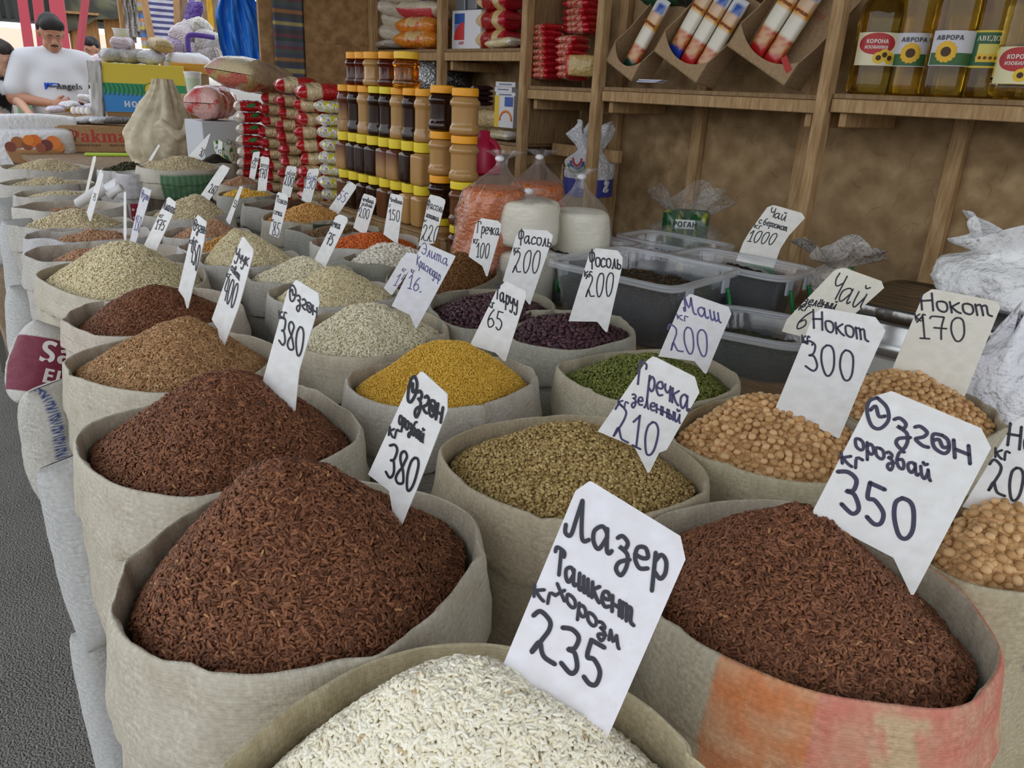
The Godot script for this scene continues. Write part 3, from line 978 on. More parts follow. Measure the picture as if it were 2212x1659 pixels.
	filled("clean beige sack of yellow millet", "cone of bright yellow millet carrying the 65 card", "millet",
		rim_px([[749, 822], [770, 852], [830, 875], [920, 885], [1020, 878], [1100, 855], [1158, 820], [1140, 795], [1095, 775], [1000, 768], [900, 775], [810, 790], [765, 805]]), [968, 739, 0.0], {"cuff": 0.09, "col": [212, 206, 196]}, {"inset": 0.018, "round": 0.35})
	filled("beige sack of white rice behind the yellow millet", "cone of clean white rice carrying the torn 16 card", "pale",
		rim_px([[628, 742], [660, 758], [740, 772], [830, 770], [920, 745], [965, 712], [950, 690], [905, 672], [800, 668], [700, 678], [640, 705]]), [790, 660, 0.0], {"cuff": 0.08, "col": warm}, {"inset": 0.018})
	filled("beige sack of cream rice with a green lined rim", "mound of cream rice in front of the flower print sack", "cream",
		rim_px([[580, 637], [610, 655], [690, 665], [770, 660], [850, 645], [862, 630], [830, 612], [740, 605], [650, 608], [595, 622]]), [722, 578, 0.0], {"cuff": 0.07, "col": grey}, {"inset": 0.018, "density": 0.8})
	filled("grey sack with an orange and green flower printed on its collar", "low heap of white rice in the flower print sack carrying the 75 card", "pale", rim_round(530, 590, 765, 585, RIM, 12), [665, 556, 0.0], {"far": true, "col": [190, 186, 176], "print": func(u, d):
			if d < 0.05 and u > 0.55 and u < 0.95: return lin(196, 150, 96) if fn.get_noise_2d(u * 900.0, d * 700.0) > 0.0 else lin(150, 158, 108)
			if d > 0.1 and fn.get_noise_2d(u * 500.0, d * 400.0) > 0.15: return lin(200, 140, 110)
			return null}, {"inset": 0.022, "density": 0.7})
	filled("grey-white sack of yellowish rice behind the 400 card", "tall mound of yellowish rice carrying the 85 card", "cream", rim_round(428, 562, 652, 552, RIM, 13), [512, 497, 0.0], {"far": true, "col": grey}, {"inset": 0.015, "density": 0.8})
	filled("crumpled white sack of orange wheat behind the yellowish rice", "orange wheat showing behind the yellowish rice mound", "wheat", rim_round(385, 535, 560, 528, RIM, 14), [490, 512, 0.0], {"far": true, "col": [226, 226, 228]}, {"inset": 0.02, "density": 0.6})
	filled("grey-white sack of pinkish brown rice", "heap of pinkish brown rice with a narrow card", "pink", rim_round(352, 508, 548, 500, RIM, 15), [462, 478, 0.0], {"far": true, "col": grey}, {"inset": 0.02})
	filled("grey-white sack of pale rice in front of the green striped sack", "steep mound of pale rice in front of the green striped sack", "farrice", rim_round(312, 466, 497, 458, RIM, 16), [425, 421, 0.0], {"far": true, "col": grey}, {"inset": 0.015})
	filled("tall white sack with a green striped front", "pale rice heaped in the green striped sack", "farrice", rim_round(306, 364, 470, 357, RIM + 0.03, 17), [392, 337, 0.0], {"far": true, "col": [216, 212, 200], "cuff": 0.06, "print": func(u, d):
			if u > 0.10 and u < 0.385 and d > 0.012 and d < 0.28: return lin(92, 134, 100) if fmod(u * 48.0, 1.0) < 0.5 else lin(114, 154, 118)
			return null}, {"inset": 0.012})
	filled("small beige printed sack of pinkish rice behind the narrow card", "low heap of pinkish rice below the 55 card", "pink", rim_round(470, 397, 560, 392, RIM, 18), [520, 382, 0.0], {"far": true, "col": [196, 188, 174]}, {"inset": 0.012, "density": 0.5})
	filled("grey sack of yellow corn grits", "flat heap of yellow corn grits below the 170 card", "corn", rim_round(476, 422, 592, 416, RIM, 19), [520, 410, 0.0], {"far": true, "col": [176, 176, 168]}, {"inset": 0.01, "density": 0.7})
	filled("grey sack of brown flax seed", "low heap of dark flax seed below the 200 card", "flax", rim_round(526, 447, 692, 440, RIM, 20), [640, 433, 0.0], {"far": true, "col": [188, 186, 180]}, {"inset": 0.03, "density": 0.8})
	filled("grey sack with dark green print holding orange wheat", "heap of orange wheat grain by the slanting card", "wheat", rim_round(568, 473, 752, 465, RIM, 21), [668, 441, 0.0], {"far": true, "col": [196, 190, 176], "print": func(u, d):
			if u > 0.22 and u < 0.3: return lin(54, 76, 62)
			return null}, {"inset": 0.012})
	filled("grey sack of brown lentils", "low heap of brown lentils below the lentil card marked 200", "brownlentil", rim_round(622, 500, 812, 490, RIM, 22), [745, 487, 0.0], {"far": true, "col": [170, 170, 162]}, {"inset": 0.02})
	filled("white sack of red lentils", "heap of bright orange red lentils below the 150 card", "redlentil", rim_round(680, 530, 902, 516, RIM, 23), [800, 504, 0.0], {"far": true, "col": [212, 210, 206]}, {"inset": 0.02})
	filled("grey-green sack of white beans", "heap of white beans beside the red lentils", "whitebean", rim_round(742, 555, 960, 560, RIM, 24), [838, 527, 0.02], {"far": true, "col": [160, 160, 148]}, {"inset": 0.018, "round": 0.5})
	filled("grey sack of roasted brown buckwheat", "heap of roasted brown buckwheat below the 100 card", "buck",
		rim_px([[836, 598], [850, 620], [900, 636], [980, 634], [1050, 612], [1076, 588], [1060, 568], [1000, 556], [920, 558], [860, 575]]), [1000, 550, 0.02], {"far": true, "col": [158, 152, 138]}, {"inset": 0.018})
	filled("grey-green sack of dark beans behind the yellow millet", "dark glossy beans behind the 65 card", "bean",
		rim_px([[928, 650], [950, 690], [1020, 712], [1120, 700], [1180, 680], [1198, 662], [1175, 640], [1120, 628], [1030, 625], [960, 632]]), [1090, 640, 0.02], {"col": [176, 174, 160]}, {"inset": 0.025, "round": 0.6})
	filled("grey-white sack of dark beans beside the tea boxes", "heap of dark purple beans in the middle below a bean card", "bean",
		rim_px([[1090, 700], [1110, 735], [1180, 752], [1250, 757], [1320, 742], [1368, 725], [1360, 700], [1318, 680], [1230, 670], [1150, 672], [1105, 682]]), [1225, 690, 0.0], {"col": [190, 188, 176]}, {"inset": 0.018, "round": 0.6})
	filled("beige sack of green mung beans", "heap of olive green mung beans", "mung",
		rim_px([[1206, 788], [1230, 820], [1300, 856], [1400, 882], [1500, 870], [1570, 850], [1597, 822], [1570, 795], [1520, 772], [1440, 756], [1340, 760], [1260, 772]]), [1390, 772, 0.0], {"col": [206, 198, 176], "print": func(u, d):
			if d > 0.008 and d < 0.05 and u > 0.27 and u < 0.44: return lin(206, 182, 120) if fmod(u * 200.0, 1.0) < 0.8 else lin(86, 120, 80)
			return null}, {"inset": 0.022, "round": 0.5})
	filled("beige sack of chickpeas with a green mark", "heap of chickpeas below the 300 card", "chickpea",
		rim_px([[1448, 935], [1490, 975], [1580, 1010], [1700, 1040], [1810, 1042], [1880, 1010], [1900, 960], [1860, 915], [1760, 872], [1680, 858], [1590, 855], [1500, 885]]), [1640, 868, 0.0], {"col": [206, 196, 168], "print": func(u, d):
			if u > 0.335 and u < 0.375 and d > 0.01: return lin(70, 104, 80)
			return null}, {"inset": 0.016, "round": 0.7, "density": 1.1})
	filled("beige sack of chickpeas standing before the steel scale", "heap of chickpeas in front of the steel scale below the 170 card", "chickpea",
		rim_px([[1790, 850], [1830, 905], [1930, 945], [2050, 960], [2140, 945], [2168, 912], [2130, 870], [2040, 835], [1930, 812], [1840, 815]]), [1945, 812, 0.0], {"col": [206, 198, 178]}, {"inset": 0.014, "round": 0.8})
	filled("beige sack of chickpeas at the right edge behind the orange sack", "heap of chickpeas at the right edge", "chickpea",
		rim_px([[1985, 1175], [2000, 1215], [2060, 1250], [2150, 1275], [2260, 1280], [2360, 1240], [2400, 1180], [2340, 1120], [2240, 1085], [2120, 1080], [2030, 1110]]), [2160, 1090, 0.0], {"col": [200, 190, 162], "print": func(u, d):
			if u > 0.24 and u < 0.27 and d > 0.05 and d < 0.09: return lin(120, 112, 140)
			return null}, {"inset": 0.02, "round": 0.7})

# ---------- price cards ----------
func build_tags() -> void:
	var vio := [84, 80, 132]
	price_tag("big white card marked 235 in the white rice", [[1272, 1040], [1243, 1060], [1060, 1500], [1222, 1672]], [[1278, 1040], [1470, 1158], [1481, 1208], [1278, 1672]],
		[["Лазер", 1222, 1150, 1412, 1243, 78, 11], ["Ташкент", 1198, 1236, 1362, 1347, 52, 10], ["хорозм", 1203, 1284, 1322, 1388, 36, 9], ["кґ", 1154, 1288, 1194, 1309, 38, 9], ["235", 1150, 1406, 1284, 1484, 88, 12]], {"yaw": 40.0, "tilt": 0.5, "h": 0.93, "bend": 0.01, "col": [238, 236, 243]})
	price_tag("big white card marked 350 over the orange printed sack", [[1926, 845], [1885, 857], [1872, 880], [1752, 1112], [1930, 1205], [1968, 1285]], [[1932, 847], [2120, 925], [2141, 968], [2090, 1065], [1974, 1285]],
		[["Өзгөн", 1876, 916, 2070, 992, 62, 9], ["орозбай", 1850, 968, 2004, 1036, 36, 8], ["кґ", 1819, 1001, 1860, 1015, 36, 8], ["350", 1818, 1098, 1962, 1166, 82, 11]], {"yaw": 35.0, "tilt": 0.25, "ink": [52, 48, 74]})
	price_tag("white card marked 380 with a second name below the first", [[909, 803], [887, 823], [795, 1025], [840, 1060], [856, 1155]], [[913, 803], [966, 851], [966, 887], [905, 1045], [859, 1155]],
		[["Өзгөн", 880, 862, 944, 907, 52, 8], ["орозбай", 862, 914, 912, 954, 28, 6], ["кґ", 840, 940, 858, 948, 28, 6], ["380", 833, 1026, 888, 1060, 66, 7]], {"bend": -0.02})
	price_tag("white card marked 380 with a single name and a notched edge", [[638, 605], [621, 628], [590, 740], [566, 828], [620, 870], [630, 915]], [[642, 605], [687, 633], [690, 655], [647, 798], [645, 812], [634, 915]],
		[["Өзгөн", 626, 646, 678, 681, 32, 4.5], ["кґ", 603, 685, 617, 690, 22, 4], ["380", 603, 741, 649, 768, 56, 5]], {"bend": 0.03})
	price_tag("narrow white card marked 400 in the light brown rice", [[523, 512], [509, 544], [457, 690], [470, 710], [477, 755]], [[527, 512], [546, 537], [547, 548], [515, 665], [481, 755]],
		[["Учук", 507, 563, 532, 573, 26, 3.4], ["совет", 499, 583, 515, 603, 16, 3], ["кґ", 489, 598, 497, 602, 14, 2.6], ["400", 482, 645, 503, 664, 48, 3.6]], {"yaw": 20.0, "bend": 0.04})
	price_tag("narrow white card marked 450 in the dark rice", [[427, 465], [420, 474], [385, 627], [398, 645], [403, 666]], [[429, 465], [446, 479], [440, 523], [406, 666]],
		[["Өзгөн", 418, 496, 442, 505, 22, 3], ["кґ", 409, 525, 416, 527, 12, 2.4], ["450", 411, 562, 425, 584, 50, 3.4]], {"yaw": 20.0, "bend": 0.04})
	price_tag("white card marked 175 in the pale cream rice", [[363, 426], [358, 432], [305, 542], [318, 555], [322, 570]], [[366, 426], [380, 437], [375, 460], [324, 570]],
		[["Аланга", 352, 450, 374, 461, 18, 2.4], ["кґ", 344, 469, 351, 471, 10, 1.8], ["175", 335, 494, 351, 498, 20, 2.4]], {"yaw": 20.0, "bend": 0.03})
	price_tag("worn grey card with faded writing beside the 175 card", [[309, 404], [306, 410], [280, 520], [288, 530]], [[311, 404], [327, 411], [322, 430], [291, 532]],
		[["Өзгөн", 305, 426, 319, 433, 16, 2], ["150", 290, 496, 300, 501, 30, 2]], {"yaw": 20.0, "ink": vio, "col": [222, 222, 228]})
	price_tag("very thin upright card edge behind the worn grey card", [[267, 416], [267, 512], [270, 521]], [[272, 414], [273, 505], [272, 521]], [], {"yaw": 12.0})
	price_tag("slim white card in the pale rice behind the scoop", [[215, 368], [213, 376], [187, 459], [193, 478]], [[219, 366], [224, 378], [218, 400], [196, 478]], [["75", 200, 432, 205, 434, 14, 1.6]], {"yaw": 18.0})
	price_tag("slim cream card, second from the far end by the aisle", [[201, 338], [183, 418], [185, 426]], [[207, 337], [207, 345], [187, 426]], [], {"yaw": 18.0, "col": [236, 232, 222]})
	price_tag("slanting white card in front of the green striped sack", [[480, 356], [474, 362], [433, 422], [445, 440]], [[483, 356], [496, 363], [492, 372], [447, 441]], [["260", 450, 415, 462, 420, 18, 2.2]], {"yaw": 30.0})
	price_tag("slanting white card above the green striped sack's heap", [[452, 289], [408, 336], [428, 352]], [[454, 290], [448, 310], [431, 355]], [["30", 430, 335, 436, 340, 16, 2]], {"yaw": 30.0, "h": 0.98})
	price_tag("thin card beside the small black seed sack", [[466, 290], [455, 335], [457, 340]], [[471, 291], [460, 335], [458, 340]], [], {"yaw": 20.0})
	price_tag("small upright white card by the chilli print bags", [[472, 302], [467, 347]], [[481, 307], [477, 349]], [["17", 470, 336, 476, 337, 12, 1.6]], {"yaw": 30.0})
	price_tag("thin slanting card in front of the big cream cotton bag", [[342, 312], [321, 345]], [[346, 314], [326, 349]], [], {"yaw": 24.0})
	price_tag("narrow card standing in the pinkish brown rice", [[518, 402], [488, 475], [494, 484]], [[525, 403], [522, 412], [497, 484]], [["55", 503, 446, 508, 449, 14, 1.8]], {"yaw": 26.0})
	price_tag("white card marked 55 by the red noodle bags", [[548, 329], [546, 333], [538, 384]], [[561, 327], [561, 333], [550, 388]], [["жан", 549, 346, 558, 349, 9, 1.4], ["55", 543, 361, 550, 364, 14, 2]], {"h": 0.95})
	price_tag("white card marked 170 standing in yellow corn grits", [[566, 338], [563, 342], [556, 413]], [[580, 340], [582, 345], [575, 412]], [["жегүр", 563, 360, 578, 363, 10, 1.4], ["170", 560, 382, 573, 385, 17, 2.2]], {"h": 0.95})
	price_tag("white card marked 200 standing in flax seed", [[621, 358], [619, 362], [608, 415], [623, 426]], [[640, 360], [641, 367], [627, 427]], [["абак", 620, 377, 636, 380, 10, 1.4], ["200", 614, 398, 631, 403, 19, 2.2]], {"h": 0.95})
	price_tag("smudged white card marked 130 before the yellow and white bags", [[668, 365], [664, 372], [651, 431], [668, 440]], [[688, 364], [689, 371], [671, 441]], [["бур", 663, 387, 682, 388, 12, 1.6], ["130", 656, 405, 677, 408, 20, 2]], {"h": 0.95, "ink": vio})
	price_tag("slanting white card marked 55 before the honey jars", [[754, 394], [748, 398], [710, 450], [726, 462]], [[759, 393], [770, 401], [768, 408], [730, 464]], [["55", 728, 430, 742, 438, 20, 2]], {"ink": vio, "h": 0.95})
	price_tag("lentil card marked 200 beside the slanting card", [[787, 418], [783, 424], [763, 492], [787, 507]], [[804, 423], [812, 428], [812, 436], [790, 508]], [["чечевица", 783, 434, 806, 440, 9, 1.5], ["зелёный", 781, 443, 803, 449, 8, 1.4], ["кґ", 772, 456, 778, 457, 7, 1.3], ["200", 775, 468, 794, 473, 19, 2]])
	price_tag("lentil card marked 150 in front of the honey jars", [[845, 418], [842, 424], [828, 506], [855, 525]], [[862, 421], [870, 425], [871, 433], [859, 528]], [["Чечевица", 843, 435, 868, 441, 9, 1.6], ["кґ", 838, 446, 844, 447, 8, 1.4], ["150", 841, 474, 861, 478, 21, 2.2]])
	price_tag("bean card marked 220 in front of the honey jars", [[930, 420], [926, 427], [904, 532]], [[950, 425], [961, 431], [962, 436], [939, 525]], [["Фасоль", 922, 448, 952, 458, 16, 2], ["лопатка", 920, 468, 946, 478, 11, 2], ["кґ", 916, 479, 921, 480, 7, 1.5], ["220", 910, 518, 940, 522, 31, 2.4]], {"h": 0.97})
	price_tag("grey white card marked 85 behind the yellowish rice", [[601, 415], [598, 420], [581, 505], [596, 512]], [[619, 419], [622, 424], [621, 440], [602, 514]], [["Толкен", 597, 436, 618, 443, 13, 1.8], ["сечка", 592, 462, 607, 467, 12, 1.8], ["кґ", 587, 478, 591, 479, 7, 1.4], ["85", 588, 507, 601, 511, 27, 2.2]])
	price_tag("rounded white card marked 75 in the flower print sack", [[733, 463], [725, 468], [679, 561], [697, 578]], [[743, 466], [750, 470], [751, 477], [701, 580]], [["сечка", 712, 487, 731, 494, 15, 2.2], ["кґ", 701, 503, 708, 505, 10, 1.8], ["75", 704, 526, 715, 531, 23, 2.6]], {"bend": 0.03})
	price_tag("large worn card with violet smudged writing in the white rice", [[920, 526], [910, 531], [846, 661], [885, 680], [897, 709]], [[924, 527], [984, 553], [980, 562], [930, 655], [900, 709]],
		[["Элита", 911, 547, 960, 571, 22, 2.4], ["Краснодар", 900, 572, 948, 606, 20, 2.2], ["кґ", 888, 588, 894, 592, 11, 2], ["16.", 881, 622, 906, 631, 28, 2.6]], {"ink": vio, "col": [226, 226, 234], "yaw": 35.0})
	price_tag("pale card marked 15 leaning behind the large worn card", [[878, 546], [866, 560], [829, 622], [843, 636]], [[896, 547], [902, 552], [890, 575], [847, 637]], [["кґ", 868, 585, 874, 588, 10, 1.6], ["15", 850, 616, 866, 620, 26, 2]], {"ink": vio, "col": [232, 232, 238], "yaw": 35.0})
	price_tag("white card marked 100 in the roasted buckwheat", [[1040, 471], [1028, 484], [1012, 554], [1042, 575], [1050, 597]], [[1076, 477], [1083, 485], [1080, 505], [1053, 597]], [["Гречка", 1031, 503, 1073, 508, 23, 2.6], ["кґ", 1023, 525, 1032, 527, 14, 2.6], ["100", 1029, 555, 1053, 557, 28, 2.6]])
	price_tag("bean card marked 200 above the 65 card", [[1127, 495], [1115, 510], [1086, 607], [1130, 640], [1142, 657]], [[1182, 498], [1194, 508], [1193, 516], [1145, 658]], [["Фасоль", 1120, 523, 1182, 532, 25, 3.4], ["кґ", 1110, 545, 1121, 547, 16, 2.6], ["200", 1108, 587, 1158, 588, 42, 3.2]])
	price_tag("white card marked 65 in the yellow millet", [[1092, 608], [1075, 622], [1015, 745], [1070, 762], [1088, 780]], [[1097, 609], [1135, 628], [1137, 638], [1092, 780]], [["Таруу", 1070, 644, 1112, 666, 30, 4], ["кґ", 1055, 662, 1066, 666, 17, 3.4], ["65", 1054, 705, 1082, 714, 37, 3.4]], {"yaw": 34.0})
	price_tag("bean card marked 200 in front of the tea box", [[1287, 536], [1272, 551], [1228, 694], [1290, 695], [1308, 717]], [[1334, 541], [1345, 556], [1344, 575], [1312, 717]], [["Фосоль", 1274, 574, 1333, 580, 30, 4], ["кґ", 1263, 597, 1277, 599, 18, 3.4], ["200", 1266, 640, 1318, 638, 44, 3.4]], {"yaw": 34.0})
	price_tag("stained card marked 200 in the mung beans", [[1490, 635], [1473, 650], [1422, 770], [1500, 780], [1522, 807]], [[1496, 636], [1574, 663], [1580, 678], [1560, 725], [1526, 807]], [["Маш", 1478, 671, 1548, 694, 32, 4.4], ["кґ", 1464, 689, 1485, 695, 17, 3.2], ["200", 1450, 755, 1524, 768, 52, 4]], {"ink": vio, "yaw": 36.0, "col": [226, 226, 230]})
	price_tag("scuffed card marked 210 in the green buckwheat", [[1410, 770], [1397, 779], [1291, 932], [1370, 965], [1399, 1021]], [[1418, 772], [1501, 814], [1511, 848], [1440, 972], [1424, 978], [1403, 1021]],
		[["Гречка", 1378, 830, 1476, 882, 48, 5.5], ["зеленный", 1365, 867, 1465, 912, 27, 5], ["кґ", 1335, 875, 1354, 884, 22, 4.4], ["210", 1326, 940, 1408, 984, 66, 5.5]], {"ink": [66, 60, 98], "yaw": 36.0})
	price_tag("large white card marked 300 in the chickpeas", [[1776, 666], [1759, 677], [1673, 887], [1760, 920], [1809, 947]], [[1784, 666], [1891, 685], [1913, 714], [1870, 810], [1813, 947]], [["Нокот", 1758, 709, 1862, 734, 38, 5], ["кґ.", 1734, 740, 1753, 745, 25, 4.4], ["300", 1741, 797, 1836, 822, 60, 5]], {"yaw": 36.0, "ink": [48, 42, 66]})
	price_tag("large yellowed card marked 170 before the steel scale", [[2012, 625], [1995, 636], [1919, 817], [2040, 850]], [[2020, 625], [2151, 650], [2161, 664], [2084, 856]], [["Нокот", 1992, 669, 2126, 682, 36, 5], ["кґ", 1979, 692, 1999, 695, 23, 4], ["170", 1987, 730, 2078, 736, 46, 4.4]], {"yaw": 36.0, "col": [230, 226, 214]})
	price_tag("white card cut off by the right edge of the picture", [[2198, 905], [2190, 914], [2080, 1095], [2160, 1120]], [[2230, 892], [2330, 930], [2345, 965], [2260, 1150]], [["Нокот", 2177, 962, 2315, 1010, 46, 7], ["кґ", 2150, 987, 2177, 996, 30, 6], ["200", 2136, 1058, 2235, 1095, 64, 7]], {"yaw": 36.0})
	price_tag("bent card marked 1000 standing in the tea box at the back", [[1670, 443], [1657, 448], [1618, 502], [1606, 522], [1590, 563]], [[1676, 444], [1732, 460], [1739, 471], [1704, 509], [1686, 537], [1671, 579]], [["Чай", 1662, 467, 1692, 476, 18, 2.6], ["с бергомот", 1639, 482, 1697, 499, 13, 2.4], ["кґ", 1629, 492, 1642, 495, 11, 2.2], ["1000", 1615, 521, 1665, 528, 23, 2.6]], {"yaw": 38.0, "h": 0.97, "bend": -0.05, "tilt": 0.3, "col": [240, 238, 232]})
	price_tag("yellowed card with a long curling word in the green tea box", [[1818, 579], [1802, 584], [1700, 690], [1689, 716]], [[1826, 579], [1904, 607], [1910, 622], [1848, 677], [1800, 745]], [["Чай", 1788, 640, 1852, 664, 52, 3.6], ["зелёный", 1735, 656, 1800, 668, 19, 3.4], ["кґ", 1725, 670, 1743, 672, 17, 3.4], ["6", 1719, 709, 1733, 711, 40, 3.6]], {"yaw": 38.0, "h": 0.95, "tilt": 0.3, "col": [236, 232, 218]})

const ORD := ["first", "second", "third", "fourth", "fifth", "sixth", "seventh", "eighth", "ninth", "tenth", "eleventh", "twelfth"]
func from_top(i: int) -> String:
	return "topmost" if i == 0 else ORD[i] + " from the top"

# ---------- honey ----------
var jar_cache := {}
func jar(called: String, at_: Vector3, h: float, r: float, style: String, honey: String, lidc: Array, label: String, turn := 0.0) -> Node3D:
	var root := base(called, at_, label, "jar", "honey jars stacked beside the noodle bags")
	root.rotation.y = turn
	var key := str([h, r, style, honey])
	var lid_h := 0.022 if style != "square" else 0.03
	if not jar_cache.has(key):
		var bh := h - lid_h
		var prof := []
		if style == "square":
			prof = [[0.0, 0.0], [r * 0.86, 0.0], [r * 0.97, 0.006], [r, 0.014], [r, bh * 0.84], [r * 0.96, bh * 0.92], [r * 0.8, bh - 0.004], [r * 0.74, bh], [0.0, bh]]
		else:
			# a round jar with a foot ring, a panelled waist and a shoulder ring
			prof = [[0.0, 0.0], [r * 0.86, 0.0], [r * 0.98, 0.006], [r, 0.014], [r * 0.97, 0.020], [r * 0.985, bh * 0.20], [r * 0.90, bh * 0.26], [r * 0.885, bh * 0.31], [r * 0.885, bh * 0.70], [r * 0.90, bh * 0.74], [r * 0.99, bh * 0.78], [r, bh * 0.83], [r * 0.97, bh * 0.88], [r * 0.84, bh * 0.93], [r * 0.80, bh], [0.0, bh]]
		var m := prof.size() - 1
		var tones := {"dark": [44, 24, 20], "red": [84, 34, 20], "amber": [168, 88, 18], "cream": [176, 136, 84], "brown": [104, 66, 42], "layer": [96, 52, 34]}
		var t: Array = tones[honey]
		var top := lin(t[0], t[1], t[2])
		var low := lin(170, 130, 84)
		var cf := func(_u, v):
			if honey == "layer" and prof[int(round(v * m))][1] < bh * 0.3: return low
			return top
		if honey == "layer": prof.insert(4, [r, bh * 0.31])
		if honey == "layer": prof.insert(4, [r, bh * 0.29])
		m = prof.size() - 1
		var body := grid(36 if style != "square" else 32, m, func(u, v):
			var k := int(round(v * m))
			var a: float = TAU * u
			var rr: float = prof[k][0]
			var c := cos(a)
			var s := sin(a)
			if style == "square":
				var q := pow(pow(absf(c), 7.0) + pow(absf(s), 7.0), -1.0 / 7.0)
				if prof[k][1] > bh * 0.93: q = 1.0
				return Vector3(c * rr * q * 0.95, prof[k][1], s * rr * q * 0.95)
			if prof[k][1] > bh * 0.7 and prof[k][1] < bh * 0.9: rr *= 1.0 - 0.025 * absf(sin(a * 9.0))
			if prof[k][1] > bh * 0.25 and prof[k][1] < bh * 0.72: rr *= lerpf(1.0, cos(PI / 8.0) / cos(fposmod(a, PI / 4.0) - PI / 8.0), 0.5)
			return Vector3(c * rr, prof[k][1], s * rr), true, cf)
		var lid := lathe([[0.0, 0.0], [r * 0.86, 0.0], [r * 0.87, 0.002], [r * 0.87, lid_h - 0.004], [r * 0.84, lid_h - 0.001], [r * 0.78, lid_h], [0.0, lid_h]], 32)
		jar_cache[key] = [body, lid, bh]
	var pc: Array = jar_cache[key]
	var m2: StandardMaterial3D
	if honey == "amber": m2 = mat(238, 150, 40, 0.05, {"a": 0.02, "refr": 0.045})
	elif honey == "red": m2 = mat(150, 60, 22, 0.05, {"a": 0.06, "refr": 0.045})
	else: m2 = mat(255, 255, 255, 0.09, {"vc": true})
	part(root, "body", pc[0], m2)
	part(root, "lid", pc[1], mat(lidc[0], lidc[1], lidc[2], 0.45), Vector3(0, pc[2], 0))
	return root

func build_honey() -> void:
	var yel := [232, 206, 36]
	var ora := [240, 164, 24]
	# the long stack: two rows of square jars, one of tall round jars, one of squat jars
	var za := onx(748, 300, 1.36).z
	var zb := onx(914, 312, 1.36).z
	var crate := base("crate", Vector3(1.40, COUNTER, (za + zb) / 2.0 + 0.04), "low wooden crate under the honey jars", "crate")
	for k in 2: part(crate, "slat", box(Vector3(0.18, 0.04, 0.84), 0.002), mat(176, 148, 108, 0.8, {"tex": "wood", "scale": 2.0}), Vector3(0, 0.022 + 0.046 * k, 0))
	part(crate, "top_board", box(Vector3(0.19, 0.008, 0.84), 0.002), mat(176, 148, 108, 0.8, {"tex": "wood", "scale": 2.0}), Vector3(0, 0.0925, 0))
	var y0 := COUNTER + 0.0975
	var fill_a := ["brown", "dark", "dark", "dark", "brown", "dark", "cream", "cream"]
	var fill_b := ["layer", "dark", "dark", "dark", "layer", "layer", "dark", "cream"]
	var fill_c := ["layer", "dark", "cream", "dark", "dark", "cream", "dark", "cream"]
	for i in 8:
		var z := lerpf(za, zb, i / 7.0)
		jar("honey_jar", Vector3(1.36, y0, z), 0.13, 0.034, "square", fill_a[i], yel, "square honey jar with yellow lid in the lowest row, %s from the noodle bags" % ORD[i], rng.randf_range(-0.06, 0.06))
		jar("honey_jar", Vector3(1.36 + rng.randf_range(-0.004, 0.004), y0 + 0.13, z), 0.13, 0.034, "square", fill_b[i], yel, "square honey jar with yellow lid in the second row, %s from the noodle bags" % ORD[i], rng.randf_range(-0.08, 0.08))
		jar("honey_jar", Vector3(1.365, y0 + 0.26, z), 0.156, 0.034, "round", fill_c[i], yel if i in [3, 4] else ora, "tall round honey jar in the third row, %s from the noodle bags" % ORD[i], rng.randf_range(0, 1))
	var tops := [[767, "red", 0.034], [786, "red", 0.034], [808, "cream", 0.038], [840, "red", 0.038], [878, "amber", 0.045]]
	for i in 5:
		var p := onx(tops[i][0], 160, 1.37)
		jar("honey_jar", Vector3(1.37, y0 + 0.416, p.z), 0.105, tops[i][2], "round", tops[i][1], ora if i < 4 else [236, 190, 44], "squat honey jar on the very top of the stack, %s from the noodle bags" % ORD[i], rng.randf_range(0, 1))
	# the short double stack in front of its end
	var z1 := onx(954, 300, 1.33).z
	var z2 := onx(1006, 300, 1.33).z
	var s1 := ["red", "cream", "dark", "cream"]
	var s2 := ["cream", "cream", "red", "layer"]
	for k in 4:
		var y := COUNTER + 0.027 + 0.125 * (3 - k)
		jar("honey_jar", Vector3(1.33, y, z1), 0.124, 0.040, "round", "dark" if k == 0 else s1[k], ora if k < 3 else yel, "honey jar with wide lid in the double stack's hidden column, %s" % from_top(k), rng.randf_range(0, 1))
		jar("honey_jar", Vector3(1.325, y - 0.004, z2), 0.124, 0.043, "round", "brown" if k == 2 else s2[k], ora if k < 2 else yel, "honey jar with wide lid in the double stack's outer column, %s" % from_top(k), rng.randf_range(0, 1))
	var c2 := base("wooden_batten", Vector3(1.33, COUNTER, (z1 + z2) / 2.0), "batten under the double stack of honey jars", "batten")
	part(c2, "board", box(Vector3(0.1, 0.022, 0.2), 0.002), mat(176, 148, 108, 0.8, {"tex": "wood", "scale": 2.0}), Vector3(0, 0.0115, 0))

# ---------- bagged goods ----------
func bands(stops: Array) -> Callable:
	# stops: [[position -1..1, r, g, b], ...]: colour bands across the length
	return func(_u, v):
		var x: float = v * 2.0 - 1.0
		for s in stops:
			if x <= s[0]: return lin(s[1], s[2], s[3])
		var e: Array = stops[stops.size() - 1]
		return lin(e[1], e[2], e[3])
func film() -> StandardMaterial3D:
	return mat(255, 255, 255, 0.22, {"vc": true, "bump": "crumple", "scale": 7.0, "nscale": 0.7, "coat": 0.6})

